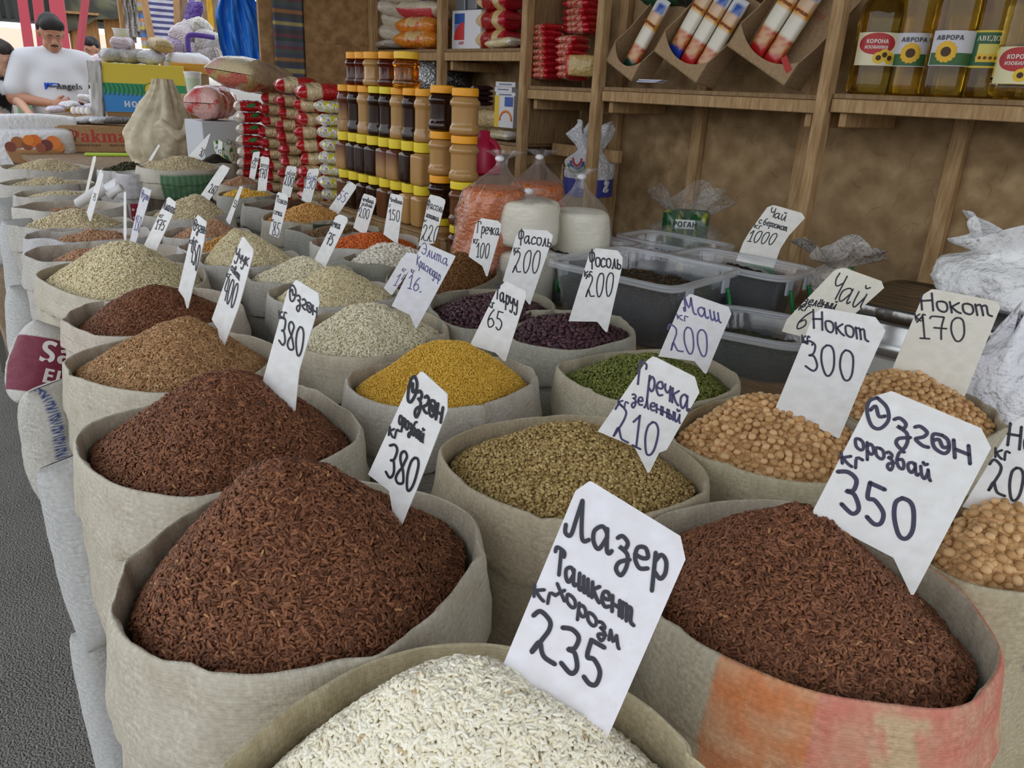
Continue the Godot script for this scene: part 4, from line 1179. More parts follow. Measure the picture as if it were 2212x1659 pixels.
func build_noodles() -> void:
	var red := grid_bag(0.13, 0.12, 0.05, 3, bands([[-0.45, 176, 24, 34], [0.30, 214, 190, 146], [1.0, 176, 22, 32]]))
	var red2 := grid_bag(0.135, 0.12, 0.05, 8, bands([[-0.55, 226, 216, 200], [1.0, 186, 22, 30]]))
	var red3 := grid_bag(0.16, 0.12, 0.052, 5, bands([[-0.6, 190, 26, 34], [0.05, 222, 200, 158], [1.0, 188, 22, 30]]))
	var yw := grid_bag(0.17, 0.11, 0.042, 6, func(u, v):
		var q := fn.get_noise_2d(u * 260.0, v * 240.0)
		return lin(226, 214, 60) if q > 0.12 else (lin(90, 96, 160) if q < -0.42 else lin(236, 236, 236)))
	var leaf := grid(10, 6, func(u, v):
		var x: float = u * 2.0 - 1.0
		return Vector3(x * 0.024, (v - 0.5) * 0.02 * (1.0 - x * x), 0.002 * sin(PI * v)), false)
	var cols := [
		["column by the aisle", 534, 216, 8, 1.48, red2, -0.30, true], ["second column", 588, 200, 9, 1.56, red, -0.25, false],
		["middle column", 628, 205, 9, 1.50, red, -0.30, false], ["column beside the yellow bags", 682, 215, 9, 1.44, red3, -0.30, false]]
	for c in cols:
		var p := onx(c[1], c[2], c[4])
		var n: int = c[3]
		var dy := (p.y - COUNTER) / n
		for k in n:
			var y := p.y - dy * (k + 0.5)
			var o := base("noodle_bag", Vector3(c[4] + rng.randf_range(-0.012, 0.012), y, p.z + rng.randf_range(-0.012, 0.012)), "red noodle bag in the %s, %s" % [c[0], from_top(k)], "noodle bag", "red noodle bags stacked by the honey")
			o.rotation = Vector3(rng.randf_range(-0.08, 0.08), c[6] + rng.randf_range(-0.16, 0.16), rng.randf_range(-0.05, 0.05))
			var bm := part(o, "packet", c[5], film())
			bm.scale = Vector3(1, minf(1.05, dy / 0.054), 1)
			if c[7]: part(o, "leaf_print", leaf, mat(36, 112, 48, 0.4), Vector3(0.015, 0.008, 0.0625), Vector3(-0.3, 0, 0.3))
	# extra bags lying across the top of the stack
	for e in [[640, 190, 1.50, red3, 0.0, "topmost red noodle bag lying over the middle of the stack"], [690, 205, 1.44, red3, -0.1, "large red noodle bag lying on the stack's outer end"]]:
		var p := onx(e[0], e[1], e[2])
		var o := base("noodle_bag", p + Vector3(0, 0.012, 0), e[5], "noodle bag", "red noodle bags stacked by the honey")
		o.rotation = Vector3(0.05, -0.3, 0.06)
		part(o, "packet", e[3], film()).scale = Vector3(1.15, 1.2, 1.1)
	var py := onx(721, 217, 1.40)
	for k in 10:
		var dy := (py.y - COUNTER) / 10.0
		var o := base("pasta_bag", Vector3(1.40 + rng.randf_range(-0.012, 0.012), py.y - dy * (k + 0.5), py.z + rng.randf_range(-0.01, 0.01)), "yellow and white bag beside the honey jars, %s" % from_top(k), "pasta bag", "yellow and white bags stacked by the honey")
		o.rotation = Vector3(rng.randf_range(-0.08, 0.08), -0.4 + rng.randf_range(-0.2, 0.2), rng.randf_range(-0.06, 0.06))
		part(o, "packet", yw, film()).scale = Vector3(0.7, minf(1.05, dy / 0.046), 1)

func grid_bag(l: float, w: float, t: float, seed_: int, cf) -> ArrayMesh:
	return pillow(l, w, t, seed_, cf, 28, 32, 1.9)

func lay_bag(called: String, mesh: Mesh, p: Vector3, rot: Vector3, sc: Vector3, label: String, category: String, group := "", m: Material = null) -> Node3D:
	var o := base(called, p, label, category, group)
	o.rotation = rot
	part(o, "packet", mesh, m if m else film()).scale = sc
	return o

func text_mesh(s: String, size: float, depth := 0.0006, serif := false, weight := 600) -> TextMesh:
	var t := TextMesh.new()
	var f := SystemFont.new()
	f.font_names = PackedStringArray(["Droid Serif" if serif else "Droid Sans"])
	f.font_weight = weight
	t.font = f
	t.text = s
	t.font_size = 64
	t.pixel_size = size / 64.0 * 1.3
	t.depth = depth
	t.curve_step = 2.0
	return t

func build_shelf_goods() -> void:
	var XF := 2.24
	# white sugar and rice bags with blue ends, far cell
	var bl := grid_bag(0.26, 0.15, 0.085, 11, bands([[-0.66, 36, 50, 160], [0.62, 214, 204, 182], [1.0, 226, 222, 214]]))
	var pk := grid_bag(0.26, 0.15, 0.085, 12, func(u, v): return lin(206, 70, 80) if sin(TAU * u) < -0.1 and v > 0.15 else lin(220, 206, 180))
	var og := grid_bag(0.26, 0.15, 0.085, 13, func(u, v):
		var q := fn.get_noise_2d(u * 300.0, v * 300.0)
		return lin(222, 90, 40) if q > 0.3 else (lin(226, 190, 130) if absf(v - 0.5) < 0.2 and sin(TAU * u) > 0.0 else lin(226, 140, 40)))
	var rows := [[862, 22, "upper"], [852, 45, "middle"], [858, 74, "lower"]]
	for k in 3:
		var p := onx(rows[k][0], rows[k][1], XF + 0.1)
		lay_bag("rice_bag", bl, p, Vector3(0, 2.2, 0.12), Vector3.ONE, "clear bag of rice with blue end on the far shelf, %s of three" % rows[k][2], "rice bag", "bags on the far shelf")
	lay_bag("rice_bag", bl, onx(842, 97, XF + 0.04), Vector3(0, PI / 2 - 0.25 + PI, 0), Vector3(1, 0.5, 1), "flat bag with blue end lying on the far shelf's board", "rice bag", "bags on the far shelf")
	lay_bag("rice_bag", pk, onx(915, 25, XF + 0.1), Vector3(0.2, 2.0, 0), Vector3.ONE, "pink and white rice bag above the orange bags", "rice bag", "bags on the far shelf")
	lay_bag("pasta_bag", og, onx(912, 57, XF + 0.08), Vector3(0, 1.9, 0), Vector3.ONE, "orange pasta bag below the pink and white bag", "pasta bag", "bags on the far shelf")
	lay_bag("pasta_bag", og, onx(910, 87, XF + 0.06), Vector3(0, 2.0, 0), Vector3.ONE, "orange pasta bag lying on the far shelf's board", "pasta bag", "bags on the far shelf")
	lay_bag("rice_bag", bl, onx(880, -6, XF + 0.1), Vector3(0, 2.3, 0.1), Vector3.ONE, "bag at the very top of the far shelf pile", "rice bag", "bags on the far shelf")
	# white carton with blue and red print
	var b0 := onx(998, 100, XF + 0.02)
	var ct := base("carton", Vector3(XF + 0.10, 1.531, b0.z), "white carton printed with a red arc and a blue square", "carton")
	ct.rotation.y = 0.1
	var cw := mat(226, 226, 232, 0.5)
	part(ct, "box_body", box(Vector3(0.13, 0.165, 0.20), 0.002), cw, Vector3(0, 0.083, 0))
	var bs := 0.0
	part(ct, "blue_square", box(Vector3(0.001, 0.045, 0.07), 0.0002), mat(40, 86, 168, 0.5), Vector3(-0.0655, 0.13, -0.045 + bs))
	part(ct, "blue_band", box(Vector3(0.001, 0.065, 0.07), 0.0002), mat(110, 140, 200, 0.5), Vector3(-0.0655, 0.074, -0.045 + bs))
	var arc := []
	for k in 9: arc.append(Vector3(0, 0.075 * sin(PI / 2 * k / 8.0), -0.07 * cos(PI / 2 * k / 8.0)))
	var sta := st_new()
	for k in 8:
		sta.add_vertex(Vector3.ZERO); sta.add_vertex(arc[k]); sta.add_vertex(arc[k + 1])
	part(ct, "red_arc", st_done(sta), mat(206, 50, 50, 0.5), Vector3(-0.0668, 0.04, -0.012 + bs))
	part(ct, "print", text_mesh("АЛУ", 0.014), mat(200, 50, 50, 0.5), Vector3(-0.0662, 0.027, -0.03), Vector3(0, -PI / 2, 0))
	# tall red pasta bags beside the carton
	var rb := grid_bag(0.22, 0.15, 0.09, 14, bands([[-0.62, 190, 30, 50], [-0.2, 222, 196, 140], [0.5, 168, 22, 26], [1.0, 226, 196, 150]]))
	for k in 3:
		lay_bag("pasta_bag", rb, Vector3(XF + 0.10, 1.57 + 0.08 * k, onx(1083, 60, XF + 0.1).z), Vector3(0, PI / 2, 0), Vector3(1, 0.95, 1), "red pasta bag beside the white carton, %s of three" % ["lowest", "middle", "uppermost"][k], "pasta bag", "red pasta bags by the carton")
	lay_bag("noodle_bag", grid_bag(0.20, 0.1, 0.05, 15, bands([[-0.7, 236, 230, 214], [1.0, 226, 208, 164]])), onx(1088, 93, XF - 0.005), Vector3(0, PI / 2, -0.06), Vector3(0.95, 0.8, 0.8), "flat clear noodle bag in front of the red pasta bags", "noodle bag")
	for k in 2:
		solo("clear_box", box(Vector3(0.12, 0.05, 0.07), 0.004), mat(120, 124, 130, 0.15), Vector3(XF + 0.1, 1.531 + 0.1655 + 0.026, b0.z - 0.05 + 0.09 * k), "grey clear plastic box on the white carton, %s one" % ["far", "near"][k], "box")
	# silver foil bag and dark bag in the cells below
	solo("foil_bag", grid_bag(0.2, 0.16, 0.12, 16, null), mat(214, 216, 220, 0.25, {"metal": 0.55, "bump": "crumple", "scale": 6.0, "nscale": 1.6}), onx(926, 152, XF + 0.08), "crumpled silver foil bag behind the honey jars", "bag").rotation = Vector3(0.2, 0.8, 1.1)
	solo("dark_bag", grid_bag(0.2, 0.16, 0.12, 17, null), mat(46, 40, 38, 0.25, {"bump": "crumple", "scale": 6.0, "nscale": 1.4}), onx(988, 160, XF + 0.2), "dark plastic bag in the shadowed cell below the carton", "bag").rotation = Vector3(0.1, 0.9, 0.9)
	# low cell: packs, boxes, pasta
	for k in 4:
		lay_bag("seed_pack", grid_bag(0.11, 0.09, 0.022, 18 + k, bands([[-0.2, 60, 36, 40], [0.4, 190, 180, 180], [1.0, 84, 40, 46]])), onx(1040, 190 + 11 * k, XF + 0.12), Vector3(0, 1.3, 0), Vector3(1, 1.1, 1), "dark red seed pack in the pile of the low cell, %s" % from_top(k), "seed pack", "dark red seed packs")
		var pc := onx(1102 - 3 * (k % 2), 183 + 11 * k, XF + 0.07)
		var cb := base("spice_carton", pc, "small white printed carton in the low cell, %s" % from_top(k), "carton", "small white cartons")
		cb.rotation.y = 0.25 - 0.15 * (k % 2)
		part(cb, "box_body", box(Vector3(0.07, 0.021, 0.11), 0.001), mat(220, 220, 224, 0.5))
		part(cb, "print_band", box(Vector3(0.0006, 0.006, 0.07), 0.0001), mat(120, 124, 150, 0.6), Vector3(-0.0353, 0, 0))
	for k in 2:
		lay_bag("noodle_bag", grid_bag(0.15, 0.1, 0.07, 25 + k, bands([[1.0, 206, 180, 132]])), onx(1062 - 18 * k, 256, XF + 0.09), Vector3(PI / 2, 0, PI / 2), Vector3(1, 1, 0.8), "upright clear bag of noodles in the low cell, %s one" % ["near", "far"][k], "noodle bag")
	var bx0 := base("carton", onx(1100, 276, XF + 0.05), "white carton with a yellow side and orange arc in the low cell", "carton")
	bx0.rotation.y = 0.15
	part(bx0, "box_body", box(Vector3(0.08, 0.135, 0.115), 0.002), mat(224, 224, 228, 0.5), Vector3(0, 0.068, 0))
	part(bx0, "yellow_side", box(Vector3(0.001, 0.134, 0.026), 0.0002), mat(236, 196, 40, 0.5), Vector3(-0.0405, 0.068, -0.044))
	part(bx0, "blue_patch", box(Vector3(0.001, 0.04, 0.05), 0.0002), mat(60, 90, 170, 0.5), Vector3(-0.0405, 0.11, 0.028))
	var arc2 := []
	for k in 9: arc2.append(Vector3(0, 0.04 * sin(PI * k / 8.0), 0.036 * cos(PI * k / 8.0)))
	part(bx0, "orange_arc", tube(arc2, 0.006, 6), mat(232, 130, 40, 0.5), Vector3(-0.038, 0.03, 0.012))
	lay_bag("noodle_bag", grid_bag(0.2, 0.1, 0.05, 29, bands([[-0.75, 236, 234, 226], [1.0, 220, 206, 170]])), onx(1085, 292, XF), Vector3(0, PI / 2, 0), Vector3(1, 0.8, 1), "flat clear bag lying on the low cell's board", "noodle bag")
	# pink dustpan-like container below
	var pkc := base("plastic_jug", onx(1043, 375, 1.75), "dark pink plastic jug behind the honey jars", "jug")
	part(pkc, "body", lathe([[0.0, 0.0], [0.05, 0.0], [0.055, 0.01], [0.052, 0.09], [0.035, 0.12], [0.018, 0.13], [0.018, 0.15], [0.0, 0.15]], 20, 0.5), mat(196, 30, 74, 0.35))
	part(pkc, "handle", tube(smooth([Vector3(0.0, 0.02, 0.05), Vector3(0, 0.04, 0.08), Vector3(0, 0.1, 0.075), Vector3(0, 0.12, 0.03)], 5), 0.007), mat(210, 40, 84, 0.35))
	var bk := base("storage_box", Vector3(pkc.position.x, COUNTER, pkc.position.z), "plain board box under the pink jug", "box")
	part(bk, "box_body", box(Vector3(0.14, pkc.position.y - COUNTER - 0.001, 0.14), 0.003), mat(150, 120, 84, 0.85), Vector3(0, (pkc.position.y - COUNTER) / 2.0, 0))
	# red vermicelli packs in the middle cell
	var vm := grid_bag(0.13, 0.11, 0.03, 31, func(u, v):
		var x: float = v * 2.0 - 1.0
		if absf(x) > 0.55 and cos(TAU * u) < 0.7: return lin(196, 30, 44)
		return lin(214, 160, 130) if fn.get_noise_2d(u * 300.0, v * 300.0) < 0.15 else lin(206, 60, 70))
	for k in 9:
		var p := onx(1182, 165 - 13.2 * k, XF + 0.045)
		lay_bag("vermicelli_pack", vm, p, Vector3(rng.randf_range(-0.05, 0.05), PI / 2 + rng.randf_range(-0.1, 0.1), 0), Vector3(0.8, 1, 1), "red vermicelli pack in the left pile of the middle cell, %s" % from_top(8 - k), "vermicelli pack", "red vermicelli packs")
	for k in 6:
		var p := onx(1237, 164 - 15.5 * k, XF + 0.05)
		lay_bag("vermicelli_pack", vm, p, Vector3(rng.randf_range(-0.08, 0.08), PI / 2 + rng.randf_range(-0.2, 0.2), 0), Vector3(0.85, 1.15, 1), "red vermicelli pack in the right pile of the middle cell, %s" % from_top(5 - k), "vermicelli pack", "red vermicelli packs")
	for k in 6:
		var p := onx(1258, 68 - 14.0 * k, XF + 0.16)
		lay_bag("vermicelli_pack", vm, p, Vector3(rng.randf_range(-0.1, 0.1), PI / 2 + rng.randf_range(-0.2, 0.2), 0), Vector3(1.1, 1.15, 1), "red vermicelli pack in the tall back pile, %s" % from_top(5 - k), "vermicelli pack", "red vermicelli packs")
	lay_bag("vermicelli_pack", grid_bag(0.13, 0.1, 0.05, 34, bands([[-0.8, 206, 50, 60], [1.0, 204, 176, 112]])), onx(1257, 142, XF + 0.02), Vector3(PI / 2, 0.3, 1.3), Vector3(1, 0.8, 0.8), "clear pack of thin noodles standing before the red piles", "noodle pack")
	build_noodle_boxes()
	build_oil()

func build_noodle_boxes() -> void:
	# three cardboard cases, tipped back, one side cut away
	var cb := mat(178, 150, 116, 0.85, {"tex": "board", "scale": 5.0})
	var spec := [
		["smallest cardboard case, beside the post, with one noodle pack", 1352, 175, 0.16, 1],
		["middle cardboard case holding three noodle packs", 1470, 190, 0.23, 3],
		["largest cardboard case, cut slanting, with two noodle packs", 1640, 200, 0.26, 2]]
	for i in 3:
		var s: Array = spec[i]
		var p := onx(s[1], s[2], 2.27)
		var w: float = s[3]
		var root := base("cardboard_case", Vector3(2.27, 1.400, p.z), s[0], "case", "cardboard cases of noodles")
		# the case leans back against the wall and to the side
		root.rotation = Vector3(0.46, 0.0, -0.14)
		root.position.y += w * 0.5 * sin(0.46) + 0.006
		var d := 0.10
		var h := 0.29
		var front := -d / 2.0
		# back, two sides, curved cut front lip
		part(root, "back_panel", box(Vector3(0.004, h, w), 0.001), cb, Vector3(d / 2.0, h / 2.0, 0))
		part(root, "floor_panel", box(Vector3(d, 0.004, w), 0.001), cb, Vector3(0, 0.002, 0))
		for sgn in [-1, 1]:
			var st := st_new()
			var A := Vector3(front, 0, sgn * w / 2.0)
			var pts := [A, A + Vector3(0, 0.075, 0), A + Vector3(d * 0.35, 0.13, 0), A + Vector3(d, h, 0), A + Vector3(d, 0, 0)]
			for k in [1, 2, 3]:
				for f in [0.0, 0.004]:
					var off := Vector3(0, 0, -sgn * f)
					st.add_vertex(pts[0] + off); st.add_vertex(pts[k] + off); st.add_vertex(pts[k + 1] + off)
			for k in 4: quad(st, pts[k], pts[k + 1], pts[k + 1] + Vector3(0, 0, -sgn * 0.004), pts[k] + Vector3(0, 0, -sgn * 0.004))
			part(root, "side_panel", st_done(st), cb)
		# the lip dips in the middle
		var lip := grid(16, 3, func(u, v):
			var z: float = (u - 0.5) * w
			var top: float = 0.028 + 0.05 * pow(absf(u * 2.0 - 1.0), 2.2)
			return Vector3(front + (0.004 if v > 0.5 else 0.0), top if v > 0.3 and v < 0.7 else 0.0 if v < 0.3 or v > 0.9 else top, z))
		part(root, "front_lip", lip, cb)
		if i == 2:
			part(root, "red_label", box(Vector3(0.001, 0.02, 0.05), 0.0002), mat(186, 44, 40, 0.6), Vector3(front - 0.001, 0.052, w * 0.36), Vector3(0.5, 0, 0))
			part(root, "red_print", text_mesh("РОЛТОН", 0.016), mat(176, 100, 80, 0.8), Vector3(d / 2.0 - 0.003, 0.2, 0.02), Vector3(0, -PI / 2, 0))
		# noodle packs standing in the case
		var n: int = s[4]
		for k in n:
			var zz: float = (k - (n - 1) / 2.0) * minf(0.064, w / n) - (0.02 if i == 2 else 0.0)
			var pack := base("noodle_pack", root.position + root.basis * Vector3(front + 0.045 + 0.006 * k, 0.012, zz), "pack of white flat noodles with blue top in the %s, %s" % [["smallest case", "middle case", "largest case"][i], ["left", "centre", "right"][k] if n == 3 else ["left", "right"][k] if n == 2 else "alone"], "noodle pack", "packs of white noodles")
			pack.rotation = root.rotation
			var low := [200, 40, 40] if k > 0 or i == 2 else ([36, 70, 176] if i == 1 else [24, 60, 44])
			var body := grid(16, 24, func(u, v):
				var a: float = TAU * u
				var e := pow(maxf(0.0, 1.0 - pow(absf(v * 2.0 - 1.0), 6.0)), 0.5)
				var c := cos(a)
				var q := sin(a)
				return Vector3(-signf(q) * pow(absf(q), 0.8) * 0.014 * maxf(e, 0.06), v * 0.265, signf(c) * pow(absf(c), 0.6) * 0.030), true,
				func(u, v):
					if v < 0.14: return lin(low[0], low[1], low[2])
					if v < 0.34: return lin(206, 150, 90) if fn.get_noise_2d(u * 400.0, v * 500.0) < 0.12 else lin(196, 60, 44)
					if v < 0.62: return lin(232, 226, 208) if fmod(u * 24.0, 1.0) < 0.7 else lin(214, 206, 186)
					if v < 0.70: return lin(226, 160, 40)
					if v < 0.80: return lin(216, 178, 140)
					if v < 0.93 and u > 0.08 and u < 0.28: return lin(40, 84, 170)
					return lin(226, 228, 232))
			part(pack, "packet", body, mat(255, 255, 255, 0.3, {"vc": true, "coat": 0.5}))
			part(pack, "lettering", text_mesh("яичная", 0.013), mat(120, 24, 20, 0.5), Vector3(-0.0155, 0.175, 0.0), Vector3(0, -PI / 2, 0))
	var pap := base("receipt_pad", onx(1405, 179, 2.235), "small pad of papers tucked under the middle case", "papers")
	for k in 3: part(pap, "sheet", box(Vector3(0.05, 0.003, 0.09), 0.0004), mat(224 - 50 * (k % 2), 224 - 40 * (k % 2), 230, 0.6), Vector3(0, 0.002 + 0.0035 * k, 0.006 * k), Vector3(0, 0.1 * k, 0))
	# what stands above the cases
	solo("dark_bag", grid_bag(0.3, 0.16, 0.1, 41, null), mat(30, 32, 34, 0.3, {"bump": "crumple", "scale": 6.0, "nscale": 1.3}), onx(1540, -14, 2.4), "black plastic bag bulging above the noodle cases", "bag").rotation = Vector3(0, PI / 2, 0)
	solo("green_bag", grid_bag(0.22, 0.14, 0.08, 42, null), mat(36, 84, 58, 0.35, {"bump": "crumple", "scale": 6.0, "nscale": 1.0}), onx(1450, -10, 2.38), "dark green bag above the middle case", "bag").rotation = Vector3(0, PI / 2, 0)

func build_oil() -> void:
	# clear bottles of sunflower oil with printed labels
	var spec := [
		[1875, 203, 0.062, 0.30, "КОРОНА", "ИЗОБИЛИЯ", [232, 224, 190], "first oil bottle by the post, with a red oval label"],
		[1952, 207, 0.060, 0.34, "АВРОРА", "", [214, 214, 222], "second oil bottle, white label with one sunflower"],
		[2032, 211, 0.060, 0.34, "АВРОРА", "", [214, 214, 222], "third oil bottle, white label turned aside"],
		[2110, 215, 0.060, 0.36, "АВЕДОВЪ", "", [40, 96, 56], "fourth oil bottle, dark green label with yellow field"],
		[2187, 220, 0.062, 0.30, "КОРОНА", "ИЗОБИЛИЯ", [234, 226, 180], "fifth oil bottle at the edge, with a low red oval label"]]
	for i in spec.size():
		var s: Array = spec[i]
		var r: float = s[2]
		var h: float = s[3]
		var bxx := 2.24 + r + (0.045 if i in [1, 3] else 0.0)
		var p := onx(s[0], s[1], bxx)
		var root := base("oil_bottle", Vector3(bxx, 1.399, p.z), s[7], "oil bottle", "oil bottles on the shelf")
		var rot := atan2(-root.position.x, -root.position.z)   # labels look out of the shelf, a little turned
		root.rotation.y = -PI / 2 + (0.35 if i in [0, 2] else 0.1) + 0.35
		var ly := 0.075 if i != 4 else 0.035
		var lh := 0.085
		var prof := [[0.0, 0.0], [r * 0.86, 0.0], [r * 0.97, 0.008], [r, 0.02], [r * 0.985, 0.03], [r, 0.04], [r * 0.985, 0.05], [r, ly - 0.004], [r * 0.975, ly], [r * 0.975, ly + lh], [r, ly + lh + 0.004]]
		var y := ly + lh + 0.004
		var top := h - 0.085
		while y < top:
			prof.append([r * 0.965, y + 0.008])
			prof.append([r, y + 0.016])
			y += 0.018 if i in [3] else 0.03
		prof.append_array([[r * 0.9, h - 0.065], [r * 0.62, h - 0.04], [r * 0.34, h - 0.025], [r * 0.28, h - 0.018], [r * 0.28, h], [0.0, h]])
		part(root, "bottle", lathe(prof, 28), mat(232, 204, 92, 0.04, {"a": 0.02, "refr": 0.04}))
		part(root, "cap", lathe([[0.0, 0.0], [r * 0.33, 0.0], [r * 0.33, 0.02], [r * 0.3, 0.023], [0.0, 0.023]], 20), mat(236, 206, 40, 0.4), Vector3(0, h + 0.0005, 0))
		# label: a curved sheet on the outer side
		var lc: Array = s[6]
		var lab := func(a0: float, a1: float, y0: float, y1: float, lift: float) -> ArrayMesh:
			return grid(14, 2, func(u, v):
				var a: float = lerpf(a0, a1, u)
				return Vector3(sin(a) * (r + lift), lerpf(y0, y1, v), cos(a) * (r + lift)), false, null, true)
		part(root, "label", lab.call(-1.2, 1.2, ly, ly + lh, 0.0006), mat(lc[0], lc[1], lc[2], 0.45))
		var disc := func(a0: float, yc: float, rr: float, ry: float, lift: float) -> ArrayMesh:
			return grid(24, 7, func(u, v):
				var a: float = TAU * u
				var b: float = a0 + cos(a) * rr * v / r
				return Vector3(sin(b) * (r + lift), yc + sin(a) * ry * v, cos(b) * (r + lift)), true, null, true)
		var txt := func(t: String, size: float, yc: float, a0: float, c: Array) -> void:
			var n := t.length()
			for k in n:
				var b: float = a0 + (k - (n - 1) / 2.0) * size * 0.86 / r
				part(root, "letter", text_mesh(t[k], size, 0.0006, i == 3), mat(c[0], c[1], c[2], 0.5), Vector3(sin(b) * (r + 0.0021), yc, cos(b) * (r + 0.0021)), Vector3(0, b, 0))
		if i in [0, 4]:
			part(root, "red_oval", disc.call(-0.25, ly + 0.056, 0.05, 0.028, 0.0010), mat(186, 36, 40, 0.45))
			txt.call(s[4], 0.0112, ly + 0.062, -0.25, [240, 236, 226])
			txt.call(s[5], 0.0088, ly + 0.047, -0.25, [240, 236, 226])
			for k in 3:
				var fa: float = 0.05 + 0.24 * (k - 1) + 0.1
				var fy: float = ly + 0.020 + 0.008 * (k % 2)
				part(root, "sunflower", disc.call(fa, fy, 0.015, 0.015, 0.0013), mat(240, 196, 40, 0.5))
				part(root, "seed_disc", disc.call(fa, fy, 0.007, 0.007, 0.0016), mat(70, 44, 24, 0.6))
		elif i in [1, 2]:
			part(root, "green_field", lab.call(-1.15, 1.15, ly + 0.002, ly + 0.032, 0.0009), mat(60, 104, 56, 0.5))
			txt.call(s[4], 0.0125, ly + 0.068, -0.05 if i == 1 else -0.45, [70, 68, 80])
			var fa2 := -0.1 if i == 1 else -0.5
			for k in 14:
				var b2: float = TAU * k / 14.0
				part(root, "petal", disc.call(fa2 + cos(b2) * 0.021 / r, ly + 0.034 + sin(b2) * 0.021, 0.0055, 0.0055, 0.0012 + 0.00002 * k), mat(240, 186, 34, 0.5))
			part(root, "sunflower", disc.call(fa2, ly + 0.034, 0.020, 0.020, 0.0018), mat(240, 190, 40, 0.5))
			part(root, "seed_disc", disc.call(fa2, ly + 0.034, 0.012, 0.012, 0.0021), mat(80, 50, 26, 0.6))
		else:
			part(root, "yellow_field", lab.call(-0.5, 0.5, ly + 0.012, ly + 0.055, 0.0010), mat(228, 214, 110, 0.5))
			part(root, "yellow_edge", lab.call(-1.2, 1.2, ly - 0.002, ly + 0.003, 0.0010), mat(230, 200, 60, 0.5))
			part(root, "yellow_edge", lab.call(-1.2, 1.2, ly + lh - 0.003, ly + lh + 0.002, 0.0010), mat(230, 200, 60, 0.5))
			txt.call(s[4], 0.012, ly + 0.068, 0.0, [232, 230, 214])
			for k in 4:
				part(root, "sunflower", disc.call(-0.36 + 0.2 * k, ly + 0.022, 0.010, 0.010, 0.0014), mat(240, 196, 50, 0.5))
				part(root, "seed_disc", disc.call(-0.36 + 0.2 * k, ly + 0.022, 0.004, 0.004, 0.0017), mat(120, 70, 30, 0.6))
			part(root, "red_seal", disc.call(0.42, ly + 0.022, 0.009, 0.009, 0.0018), mat(196, 48, 40, 0.5))
	# a second line of bottles behind
	for i in 4:
		var p := onx(1930 + 78 * i, 200, 2.47)
		var root := base("oil_bottle", Vector3(2.475, 1.399, p.z), "oil bottle standing in the back line, %s from the post" % ORD[i], "oil bottle", "oil bottles in the back line")
		var r := 0.048
		part(root, "bottle", lathe([[0.0, 0.0], [r * 0.9, 0.0], [r, 0.015], [r * 0.97, 0.1], [r, 0.11], [r * 0.97, 0.2], [r, 0.21], [r, 0.25], [r * 0.4, 0.31], [r * 0.3, 0.33], [0.0, 0.33]], 24), mat(232, 204, 92, 0.04, {"a": 0.02, "refr": 0.04}))
		part(root, "cap", lathe([[0.0, 0.0], [0.022, 0.0], [0.022, 0.02], [0.0, 0.022]], 16), mat(236, 206, 40, 0.4), Vector3(0, 0.3305, 0))

